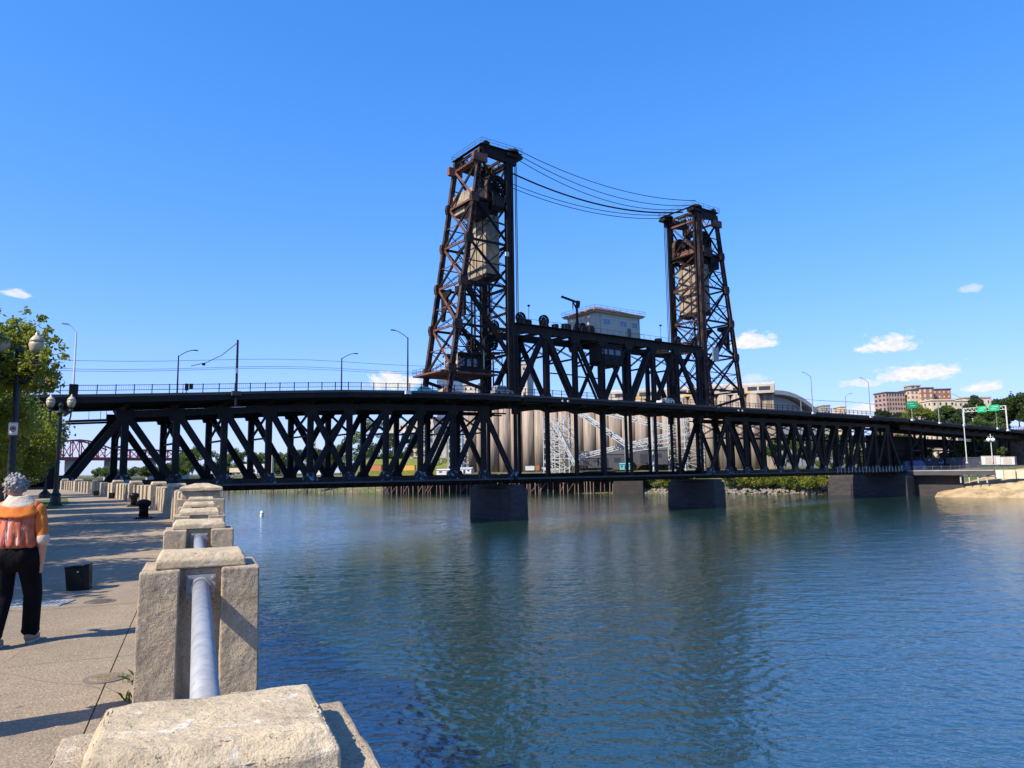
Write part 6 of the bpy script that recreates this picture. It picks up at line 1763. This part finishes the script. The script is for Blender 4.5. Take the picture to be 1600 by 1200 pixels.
# ---- street furniture
def ground_at(px, py): return at_z(px, py, GZ)
def twin_lamp(px, py, label, yaw=0.0, H=5.1, P=None):
    p = P or ground_at(px, py)
    r = thing('lamp_post', label, 'street lamp', p, 'twin-globe lamp posts on the promenade')
    b = MB(); b.lathe(p, [(.34, 0), (.34, .12), (.27, .2), (.24, .55), (.27, .62), (.17, .72), (.13, .95), (.115, 1.1), (.10, H - .5), (.09, H)], 12); b.obj('pole', 'lamp_green_black', r, smooth=False)
    b = MB(); b.lathe(p + UP * H, [(.09, 0), (.26, .05), (.22, .12), (.08, .22), (.06, .34), (.13, .42), (.13, .50), (.03, .62)], 12); b.obj('finial', 'lamp_green_black', r)
    ax = Vector((math.cos(yaw), math.sin(yaw), 0))
    for sg in (-1, 1):
        pts = [p + UP * (H - .55), p + ax * (sg * .25) + UP * (H - .62), p + ax * (sg * .48) + UP * (H - .45), p + ax * (sg * .55) + UP * (H - .1), p + ax * (sg * .55) + UP * (H + .12)]
        b = MB(); b.path(pts, .045, 7); a = b.obj('arm', 'lamp_green_black', r)
        c = p + ax * (sg * .55) + UP * (H + .1)
        b = MB(); b.lathe(c, [(.06, 0), (.12, .05), (.09, .16), (.13, .25)], 12); b.obj('holder', 'lamp_green_black', a)
        b = MB(); b.lathe(c + UP * .25, [(.12, 0), (.19, .14), (.225, .30), (.21, .40)], 14); b.obj('globe', 'lamp_globe', a, smooth=True)
        b = MB(); b.lathe(c + UP * .652, [(.225, 0), (.20, .08), (.12, .18), (.05, .24), (.045, .30), (.01, .36)], 14); b.obj('globe_top', 'lamp_globe', a, smooth=True)
    return r, p
twin_lamp(86, 790, 'twin-globe lamp post standing on the promenade before the bridge end', .12)
P1_ = at_depth(20, 700, 24.6)
r1, pp = twin_lamp(0, 0, 'nearer twin-globe lamp post at left picture edge carrying a small white sign',   .05, 5.4, Vector((P1_.x, P1_.y, GZ)))
b0 = ground_at(70, 778)
sp_ = thing('sign_pole', 'thin dark pole with small green sign left of the promenade lamp post', 'sign', b0)
b = MB(); b.tube(b0, b0 + UP * 3.2, .06, seg=8); b.lathe(b0, [(.42, 0), (.40, .3), (.2, .5), (.08, .7)], 10); b.obj('pole', 'lamp_green_black', sp_)
b = MB(); b.prism([(-.55, -.16), (.55, -.16), (.55, .16), (-.55, .16)], b0 + UP * 2.75 - Vector((0, .08, 0)), (1, 0, 0), (0, 0, 1), (0, 1, 0), .03); b.obj('panel', 'sign_green', sp_)
# the small white sign on the near lamp post: rounded plate, black ring with a dark emblem
pc_ = at_depth(20.5, 670, 24.35)
sg_ = thing('white_sign', 'small white sign with black ring emblem fixed to left lamp post', 'sign', pc_)
ex = Vector((1, .0, 0)); ey_ = Vector((0, -1, 0))
def rrect(a, c, r_):
    pts = []
    for sx, sy, st in ((1, 1, 0), (-1, 1, 90), (-1, -1, 180), (1, -1, 270)):
        for k in range(4):
            an_ = math.radians(st + 30 * k); pts.append((sx * (a / 2 - r_) + r_ * math.cos(an_), sy * (c / 2 - r_) + r_ * math.sin(an_)))
    return pts
b = MB(); b.prism(rrect(.31, .41, .035), pc_, ex, UP, ey_, .008); o = b.obj('plate', 'sign_white', sg_); fix_normals(o)
b = MB(); seg = 20
ring = [(.105 * math.cos(2 * math.pi * k / seg), .105 * math.sin(2 * math.pi * k / seg)) for k in range(seg)]
ri = [(x * .76, y * .76) for x, y in ring]
v = [pc_ + ey_ * .007 + ex * x + UP * (y + .0) for x, y in ring + ri]
b.add(v, [(k, (k + 1) % seg, seg + (k + 1) % seg, seg + k) for k in range(seg)]); b.obj('ring', 'sign_black', sg_)
b = MB(); b.prism([(-.075, -.02), (.075, -.02), (.06, .03), (.03, .055), (-.03, .055), (-.06, .03)], pc_ + ey_ * .008, ex, UP, ey_, .003); b.prism([(-.05, -.05), (.05, -.05), (.045, -.03), (-.045, -.03)], pc_ + ey_ * .008, ex, UP, ey_, .003); b.obj('emblem', 'sign_black', sg_)
b = MB(); b.prism([(-.11, .16), (.11, .16), (.11, .175), (-.11, .175)], pc_ + ey_ * .007, ex, UP, ey_, .003); b.prism([(-.11, -.175), (.11, -.175), (.11, -.165), (-.11, -.165)], pc_ + ey_ * .007, ex, UP, ey_, .003); b.obj('edge_line', 'lamp_pole_grey', sg_)
# low black light boxes and mooring bollards
def light_box(px, py, label, s_=1.0, tilt=-.07):
    p = ground_at(px, py)
    r = thing('light_box', label, 'bollard', p, 'low black light boxes along the promenade')
    M = Matrix.Translation(p) @ Matrix.Rotation(.32, 4, 'Z') @ Matrix.Rotation(tilt, 4, 'Y')
    def fr(name, lv_):
        b = MB(); v = []
        pl_ = [(-.5, -.42), (.32, -.5), (.5, -.3), (.5, .42), (.3, .5), (-.5, .5)]
        for z, k in lv_: v += [(x * k * s_, y * k * s_, z * s_) for x, y in pl_]
        n = 6
        f = [tuple(reversed(range(n))), tuple(range(n * (len(lv_) - 1), n * len(lv_)))]
        for i in range(len(lv_) - 1): f += [(i * n + k, i * n + (k + 1) % n, (i + 1) * n + (k + 1) % n, (i + 1) * n + k) for k in range(n)]
        b.add(v, f); o = b.obj(name, 'gloss_black', r, M=M); fix_normals(o)
        md = o.modifiers.new('bevel', 'BEVEL'); md.width = .008; md.segments = 2
    fr('body', [(-.02, .315), (.37, .345)]); fr('lid', [(.372, .36), (.385, .365), (.405, .35)])
    b = MB(); b.lathe((.02, -.17 * s_, .30 * s_), [(.014, 0), (.014, .012), (.006, .014)], 8, (0, -1, 0)); b.obj('lock', 'galvanised', r, M=M)
light_box(124, 921, 'black angular light box on the paving beside the walking person', .88)
light_box(150, 774.5, 'small black box at the farthest part of promenade by parapet', 1.0, 0)
light_box(174, 779, 'small black box on the promenade between far parapet and bollards', 1.0, .1)
def mooring(px, py, label):
    p = ground_at(px, py); r = thing('mooring_bollard', label, 'bollard', p, 'black mooring bollards')
    b = MB(); b.lathe(p, [(.34, 0), (.34, .04), (.2, .06), (.19, .1)], 16); b.obj('base_plate', 'gloss_black', r)
    b = MB(); b.lathe(p + UP * .1, [(.17, 0), (.155, .22), (.17, .32), (.24, .40), (.26, .47), (.24, .54), (.13, .60), (.02, .62)], 18); b.obj('head', 'gloss_black', r, smooth=True)
    for k in range(6):
        a = k * math.pi / 3; b = MB(); b.lathe(p + Vector((.28 * math.cos(a), .28 * math.sin(a), .04)), [(.028, 0), (.028, .03), (.01, .035)], 6); b.obj('bolt', 'gloss_black', r)
mooring(224, 810, 'nearer of two black mooring bollards on the promenade')
mooring(209, 791.5, 'farther of two black mooring bollards on the promenade')
mat('iron', (.13, .10, .085), .7, .4, (.17, .14, .12), 8, .3, 60)
mat('grate_steel', (.42, .42, .40), .5, .4, (.34, .34, .33), 6)
def manhole(px, py, R, label, m_='iron'):
    p = ground_at(px, py); r = thing('manhole_cover', label, 'manhole', p, 'round covers in the paving')
    b = MB(); b.lathe(p, [(R + .045, 0), (R + .045, .006), (R + .004, .0061)], 28); b.obj('frame', 'joint' if m_ != 'iron' else 'iron', r)
    b = MB(); b.lathe(p + UP * .003, [(R, 0), (R, .006), (R - .02, .007)], 28)
    for k in range(-4, 5):
        w_ = math.sqrt(max(0, (R * .85) ** 2 - (k * R * .18) ** 2)); b.bar(p + Vector((-w_, k * R * .18, .0105)), p + Vector((w_, k * R * .18, .0105)), .02, .006, (0, 0, 1))
    b.obj('cover', m_, r)
manhole(156, 940, .14, 'rusty round manhole cover on the paving beyond the light box shadow')
manhole(164, 1060, .115, 'small round cover on the paving near the second pillar', 'paving')
p = ground_at(60, 944)
gr_ = thing('drain_grate', 'pale steel drain grate set in the paving behind the person', 'grate', p)
M = Matrix.Translation(p) @ Matrix.Rotation(.12, 4, 'Z')
b = MB()
for a, c in (((-.75, -.22), (.35, -.19)), ((-.75, .19), (.35, .22)), ((-.75, -.19), (-.72, .19)), ((.32, -.19), (.35, .19))): b.box((a[0], a[1], .002), (c[0], c[1], .014))
b.obj('frame', 'grate_steel', gr_, M=M)
for k in range(17): block('bar', (-.70 + .06 * k, -.19, .003), (-.665 + .06 * k, .19, .012), 'grate_steel', gr_, M)
# weeds at the foot of the second pillar
def weeds(px, py, n, label, seed, hgt=.09):
    p = ground_at(px, py); r = np.random.default_rng(seed); b = MB()
    for i in range(n):
        a = r.random() * 6.28; q = .07 * r.random(); o_ = p + Vector((q * math.cos(a), q * math.sin(a), 0))
        tip = o_ + Vector((r.normal() * .07, r.normal() * .07, hgt * r.uniform(.5, 1.1))); mid = o_.lerp(tip, .55) + UP * .02
        sdv = Vector((r.normal(), r.normal(), 0)).normalized() * .006
        b.add([o_ - sdv, o_ + sdv, mid + sdv * 1.2, tip, mid - sdv * 1.2], [(0, 1, 2, 3, 4)])
    b.obj('weed', 'leaf_mid', None, label, 'weed', 'weeds at the foot of the pillars', 'stuff')
weeds(201, 1096, 12, 'tuft of weeds at the foot of the second pillar', 1)
weeds(205, 1066, 8, 'small tuft of weeds farther along the second pillar', 2, .10)
weeds(268, 852, 14, 'sparse weeds at foot of third pillar', 3, .08)

# ---- trees on the promenade
def prom_tree(label, x, y, H, R, n, m_, seed, th=.42, squash=1.0, leaf=.15, ncl=40, clr=(.20, .38)):
    return tree(label, (x, y, GZ), H, R, int(n * 1.5), leaf * 1.3, m_, seed, .14, th, 'tree', 'promenade trees', squash, ncl, clr=clr)
prom_tree('leafy tree at upper left whose branches reach over the near lamp post', -19.9, 25.4, 8.4, 3.7, 15000, 'leaf_bright', 21, .38, ncl=64, clr=(.11, .24))
ut = COL.objects[[o.name for o in COL.objects if o.get('label', '').startswith('leafy tree at upper left')][0]]
bb_ = MB(); ce, ra_ = [], []
hub = Vector((-19.9, 25.4, GZ + 4.4))
for px, py, Y in ((98, 552, 24.4), (86, 540, 24.8), (74, 524, 25.2), (100, 566, 24.0), (88, 580, 24.6), (80, 604, 24.6), (64, 506, 25.4), (40, 496, 25.6), (70, 560, 24.2), (58, 588, 24.4)):
    q = at_depth(px, py, Y); m1_ = hub.lerp(q, .55) + UP * .35
    bb_.path([hub, m1_, q], [.05, .03, .008], 5)
    for g in (1.0, .86, .72, .58): c_ = hub.lerp(q, g) + UP * .35 * (1 - abs(g - .55)); ce.append(tuple(c_)); ra_.append(.20 + .35 * (1 - g))
bb_.obj('branch', 'bark', ut)
pts_ = clump_points(ce, ra_, 2600, np.random.default_rng(9), .1)
o = _link('outer_leaves', leaf_mesh('outer_leaves', pts_, .17, 'leaf_bright', 77), None, None, None, None, ut, None); KIDS.setdefault(ut.name, []).append(o)
prom_tree('low yellow-green tree at left below the twin globes', -29.6, 43, 6.2, 3.1, 15000, 'leaf_bright', 22, .22)
prom_tree('yellow-green tree at left picture edge behind the near lamp post', -27.4, 37, 6.3, 3.0, 13000, 'leaf_bright', 23, .24)
prom_tree('dark green tree in the shade behind the lamp posts', -42, 60, 9.5, 4.0, 12000, 'leaf_mid', 24, .25)
prom_tree('tree beside the left bridge end behind the twin globes', -36.5, 55, 6.0, 2.6, 9000, 'leaf_mid', 25, .3)
prom_tree('tree just outside the left picture edge shading the paving', -12.4, 8.2, 6.6, 2.9, 12000, 'leaf_bright', 26, .5)
prom_tree('second tree outside the left edge shading the middle paving', -15.0, 13.6, 6.8, 3.2, 14000, 'leaf_bright', 27, .48)
prom_tree('third tree outside the left edge shading the farther paving', -17.8, 19.0, 7.0, 3.2, 14000, 'leaf_bright', 28, .46)
prom_tree('tree standing left of the pavement beyond the near lamp post', -23.9, 31, 6.8, 3.2, 13000, 'leaf_bright', 29, .46)
prom_tree('deep green tree at the far left edge before the bridge', -45, 50, 9.0, 4.2, 10000, 'leaf_mid', 30, .25)

# ---- people
mat('skin', (.42, .225, .16), .55, 0, (.46, .26, .19), 9, .1, 60)
mat('hair_grey', (.10, .095, .09), .6, 0, (.26, .25, .24), 40, .0, 60, lo=.40, hi=.6)
mat('sleeve_orange', (.58, .155, .016), .85, 0, (.50, .12, .012), 14, .25, 18)
mat('trouser_black', (.0035, .0035, .0045), .9, 0, (.006, .006, .008), 5, .6, 9, spec=.12, bdist=.04)
mat('shoe_tan', (.24, .17, .115), .8, 0, (.30, .23, .17), 18)
mat('shoe_sole', (.38, .33, .27), .8)
mat('cream_cloth', (.50, .45, .37), .85, 0, (.44, .36, .27), 12, .3, 20)
def shirt_mat():
    m_ = bpy.data.materials.new('shirt_print'); m_.use_nodes = True
    t = NT(m_.node_tree); t.t.nodes.clear()
    out = t.n('ShaderNodeOutputMaterial'); p = t.n('ShaderNodeBsdfPrincipled'); p.inputs['Roughness'].default_value = .85
    pos = t.n('ShaderNodeNewGeometry').outputs['Position']
    st = t.v('MULTIPLY', pos, (16, 5, 3.2))
    a = t.noise(st, 1.0, 4, .6, .8); c = t.noise(t.v('ADD', st, (7, 3, 1)), 1.7, 3, .6, .6); d = t.noise(t.v('ADD', st, (1, 13, 5)), 1.3, 3, .6, .5)
    col = t.mix(t.ramp(c, .42, .58), (.36, .07, .045, 1), (.48, .14, .06, 1))
    col = t.mix(t.ramp(a, .58, .64), col, (.55, .45, .38, 1))
    col = t.mix(t.ramp(d, .56, .64), col, (.20, .04, .05, 1))
    t.l(col, p.inputs['Base Color'])
    b_ = t.n('ShaderNodeBump'); b_.inputs['Strength'].default_value = .5; b_.inputs['Distance'].default_value = .03
    t.l(t.noise(t.v('MULTIPLY', pos, (9, 9, 3)), 1.0, 3, .5), b_.inputs['Height']); t.l(b_.outputs[0], p.inputs['Normal'])
    t.l(p.outputs[0], out.inputs[0]); MATS['shirt_print'] = m_
shirt_mat()
class Flesh(MB):
    """overlapping tapered capsules and ellipsoids, fused afterwards into one skin"""
    def cap(s, p, q, r0_, r1_, fx=1.0, fy=1.0):
        p, q = Vector(p), Vector(q); p0, L, x, y, z = basis(p, q, (1, 0, 0) if abs((q - p).normalized().x) < .9 else (0, 1, 0))
        prof = [(0.02 * r0_, -r0_)] + [(r0_ * math.cos(a), r0_ * math.sin(a)) for a in np.linspace(-1.1, 0, 4)] + [(r1_ * math.cos(a), L + r1_ * math.sin(a)) for a in np.linspace(0, 1.1, 4)] + [(.02 * r1_, L + r1_)]
        seg = 14; vs = []
        for r, h in prof:
            for k in range(seg):
                a = 2 * math.pi * k / seg; vs.append(p0 + z * h + x * (r * fx * math.cos(a)) + y * (r * fy * math.sin(a)))
        fs = [(i * seg + k, i * seg + (k + 1) % seg, (i + 1) * seg + (k + 1) % seg, (i + 1) * seg + k) for i in range(len(prof) - 1) for k in range(seg)]
        fs += [tuple(reversed(range(seg))), tuple(range((len(prof) - 1) * seg, len(prof) * seg))]
        s.add(vs, fs)
    def ell(s, c, rx, ry, rz):
        seg, st = 16, 10; vs = []; c = Vector(c)
        for i in range(st + 1):
            th = -math.pi / 2 + math.pi * i / st; rr = max(.01, math.cos(th))
            for k in range(seg):
                a = 2 * math.pi * k / seg; vs.append(c + Vector((rx * rr * math.cos(a), ry * rr * math.sin(a), rz * math.sin(th))))
        fs = [(i * seg + k, i * seg + (k + 1) % seg, (i + 1) * seg + (k + 1) % seg, (i + 1) * seg + k) for i in range(st) for k in range(seg)]
        fs += [tuple(reversed(range(seg))), tuple(range(st * seg, (st + 1) * seg))]
        s.add(vs, fs)
    def fuse(s, name, m_, parent, M, vox=.011, smooth=6):
        o = s.obj(name, m_, parent, M=M)
        md = o.modifiers.new('fuse', 'REMESH'); md.mode = 'VOXEL'; md.voxel_size = vox; md.use_smooth_shade = True
        if smooth:
            sm = o.modifiers.new('soften', 'SMOOTH'); sm.factor = .5; sm.iterations = smooth
        return o
PP = ground_at(17, 1009)
pm = Matrix.Translation(PP) @ Matrix.Rotation(math.radians(12), 4, 'Z')     # local: x right, y forward, z up; walking away
person = thing('person', 'person with curly grey hair in orange patterned shirt and black trousers walking away', 'person', PP)
# body (skin): head, neck, arms with hands, lower legs inside the trousers
f = Flesh()
hx, hy, hz = -.07, .05, 1.515
f.ell((hx, hy, hz), .076, .098, .112); f.ell((hx - .022, hy + .045, hz - .055), .055, .06, .06)      # skull, jaw (face turned left)
f.cap((hx - .085, hy + .045, hz - .015), (hx - .093, hy + .05, hz - .03), .014, .016)               # nose, pointing left
f.ell((hx - .066, hy + .052, hz - .066), .016, .02, .012)                                           # mouth
f.ell((hx - .05, hy + .058, hz - .10), .028, .03, .024)                                             # chin
f.ell((hx - .064, hy + .055, hz + .022), .016, .035, .014)                                          # brow
f.ell((hx + .055, hy - .01, hz - .02), .016, .02, .034); f.ell((hx - .012, hy - .085, hz - .03), .012, .016, .03)   # ears
f.cap((hx + .005, hy - .02, hz - .09), (0, 0, 1.30), .056, .066)
f.cap((0, 0, 1.30), (0, .01, .95), .13, .13, 1.15, .7)
f.cap((-.15, 0, 1.30), (.15, 0, 1.30), .06, .06)
f.cap((0, .0, .93), (0, 0, .88), .14, .14, 1.0, .75)
def hand(sx, wrist, fw_, dn):
    """palm, four unequal curled fingers and a thumb; dn: pointing direction, fw_: towards the thumb side"""
    wrist, dn, fw_ = Vector(wrist), Vector(dn).normalized(), Vector(fw_).normalized()
    across = fw_ - dn * fw_.dot(dn); across.normalize(); out = dn.cross(across)
    inn = -out if (out.x * sx) > 0 else out
    pc = wrist + dn * .055
    f.cap(wrist + dn * .01, wrist + dn * .08, .030, .036, .62, 1.0) if abs(across.y) > .7 else f.cap(wrist + dn * .01, wrist + dn * .08, .03, .036)
    for i, (L, o_) in enumerate(((.062, .030), (.07, .010), (.066, -.011), (.052, -.030))):
        k0 = wrist + dn * .088 + across * o_
        k1 = k0 + (dn * .9 + inn * .35).normalized() * (L * .5); k2 = k1 + (dn * .6 + inn * .8).normalized() * (L * .35); k3 = k2 + (dn * .25 + inn * 1.0).normalized() * (L * .28)
        f.cap(k0, k1, .0105, .0098); f.cap(k1, k2, .0096, .009); f.cap(k2, k3, .0088, .0078)
    t0 = wrist + dn * .03 + across * .028; t1 = t0 + (dn * .6 + across * .75 + inn * .2).normalized() * .036; t2 = t1 + (dn * .95 + across * .1 + inn * .35).normalized() * .032
    f.cap(t0, t1, .0135, .0115); f.cap(t1, t2, .011, .0092)
# right arm hangs slightly out and forward of the hip, left arm swings
RS, RE, RW = Vector((.185, 0, 1.29)), Vector((.235, -.03, 1.00)), Vector((.205, .045, .775))
f.cap(RS, RE, .05, .042); f.cap(RE, RW, .041, .028); hand(1, RW, (-.2, 1, 0), (RW - RE) + Vector((-.02, .0, -.06)))
LS, LE, LW = Vector((-.185, 0, 1.29)), Vector((-.24, .02, 1.01)), Vector((-.21, .20, .83))
f.cap(LS, LE, .05, .042); f.cap(LE, LW, .041, .028); hand(-1, LW, (.2, 1, .2), LW - LE)
RH, RK, RA = Vector((.10, 0, .86)), Vector((.115, .13, .47)), Vector((.105, .16, .09))
LH, LK, LA_ = Vector((-.10, 0, .86)), Vector((-.105, .02, .46)), Vector((-.10, -.14, .10))
f.cap(RH, RK, .085, .055); f.cap(RK, RA, .05, .035); f.cap(LH, LK, .085, .055); f.cap(LK, LA_, .05, .035)
f.cap(RA, RA + Vector((.01, .12, -.045)), .035, .03); f.cap(LA_, LA_ + Vector((-.01, .12, -.05)), .035, .03)
body = f.fuse('body', 'skin', person, pm, .0075, 3)
# shirt
f = Flesh()
f.cap((0, -.005, 1.285), (0, -.015, 1.10), .15, .165, 1.12, .72); f.cap((0, -.015, 1.10), (0, -.005, .955), .165, .168, 1.08, .80)
f.cap((-.13, 0, 1.315), (.13, 0, 1.315), .072, .072); f.cap((-.06, -.015, 1.355), (.06, -.015, 1.355), .062, .062)
f.ell((0, -.02, .965), .185, .13, .05); f.cap((.10, -.01, 1.31), (.165, -.01, 1.22), .075, .06); f.cap((-.10, -.01, 1.31), (-.165, -.01, 1.22), .075, .06)
for k in range(7):
    a = -1.2 + .4 * k; f.cap((.12 * math.sin(a), -.10 * math.cos(a) - .01, 1.27), (.17 * math.sin(a * 1.05), -.145 * math.cos(a) - .0, .97), .02, .028)
f.fuse('shirt', 'shirt_print', person, pm, .011, 4)
for sx, S_, E_ in ((1, RS, RE), (-1, LS, LE)):
    f = Flesh(); e2 = S_.lerp(E_, .98)
    f.cap(S_ + Vector((-.01 * sx, 0, .005)), S_.lerp(E_, .5), .064, .058); f.cap(S_.lerp(E_, .5), e2, .058, .055)
    f.cap(S_.lerp(E_, .3) + Vector((.012 * sx, -.02, 0)), S_.lerp(E_, .7) + Vector((.014 * sx, -.015, 0)), .045, .042)
    sv = f.fuse('sleeve', 'sleeve_orange', person, pm, .011, 4)
    f = Flesh(); f.cap(E_.lerp(S_, .07), E_.lerp(S_, .01), .060, .059)
    f.fuse('cuff', 'cream_cloth', sv, pm, .009, 2)
# hood draped on the shoulders: orange outside, cream lining
def cowl(js, rad):
    f = Flesh()
    for j in js:
        w_, y_, z_, sag = .085 + .021 * j, .058 + .013 * j, 1.425 - .020 * j, .012 + .013 * j
        pts = []
        for k in range(15):
            a = math.pi * (k / 14.0) - math.pi / 2
            pts.append(Vector((w_ * math.sin(a) + .004 * math.sin(5 * a + j), -y_ * math.cos(a) - .012, z_ - sag * math.cos(a) ** 2 - .03 * abs(math.sin(a)) * (j / 4) + .003 * math.sin(7 * a + 2 * j))))
        for a_, c_ in zip(pts[:-1], pts[1:]): f.cap(a_, c_, rad, rad)
    return f
hood = cowl((3, 3.6, 4.2, 4.8, 5.3), .017).fuse('hood', 'sleeve_orange', person, pm, .008, 3)
cowl((0, .7, 1.4, 2.1, 2.6), .016).fuse('lining', 'cream_cloth', hood, pm, .008, 3)
# trousers
f = Flesh()
f.cap((0, -.005, .965), (0, -.02, .86), .155, .165, 1.06, .80); f.ell((.075, -.055, .85), .10, .10, .11); f.ell((-.075, -.055, .85), .10, .10, .11)
f.cap(RH, RK, .108, .083, 1, 1.02); f.cap(RK, RA + Vector((0, -.01, .03)), .082, .077); f.ell(RA + Vector((0, -.012, .02)), .082, .088, .045)
f.cap(LH, LK, .108, .083, 1, 1.02); f.cap(LK, LA_ + Vector((0, -.012, .03)), .082, .077); f.ell(LA_ + Vector((0, -.015, .025)), .082, .088, .045)
f.fuse('trousers', 'trouser_black', person, pm, .011, 4)
for A, pitch_, m_ in ((RA, 0.0, 'shoe_tan'), (LA_, -.10, 'shoe_tan')):
    f = Flesh(); c = Vector((A.x, A.y, 0))
    f.ell(c + Vector((0, -.035, .055)), .045, .055, .055); f.cap(c + Vector((0, -.03, .045)), c + Vector((0, .13, .04)), .043, .040, 1.0, .9); f.ell(c + Vector((0, .0, .085)), .042, .055, .04)
    sh = f.fuse('shoe', m_, person, pm, .009, 3)
    b = MB(); out_ = []
    for k in range(16):
        a = 2 * math.pi * k / 16; out_.append((.05 * math.cos(a), .05 + .135 * math.sin(a)))
    b.prism(out_, c + Vector((0, 0, .011)), (1, 0, 0), (0, 1, 0), (0, 0, 1), .02); b.obj('sole', 'shoe_sole', sh, M=pm)
# curly hair
f = Flesh(); r = np.random.default_rng(5)
f.ell((hx + .008, hy - .016, hz + .020), .078, .096, .094)
for i in range(620):
    d = r.normal(size=3); d /= np.linalg.norm(d)
    if d[2] < -.55 or (d[0] < -.45 and d[1] > -.2 and d[2] < .35): continue
    q = Vector((hx + .008 + d[0] * .075, hy - .016 + d[1] * .092, hz + .020 + d[2] * .090))
    q = q + Vector(d) * r.uniform(-.006, .012); t_ = Vector(r.normal(size=3)) * .010
    f.cap(q - t_, q + t_, .0085 + .005 * r.random(), .008)
f.fuse('hair', 'hair_grey', person, pm, .0045, 1)
# a second walker just outside the left edge, whose shadow falls across the paving
D2 = Vector((-4.02, 4.45, GZ)) - PP
copy_tree(person, Matrix.Translation(D2), 'person outside the left picture edge whose shadow falls on the near paving')
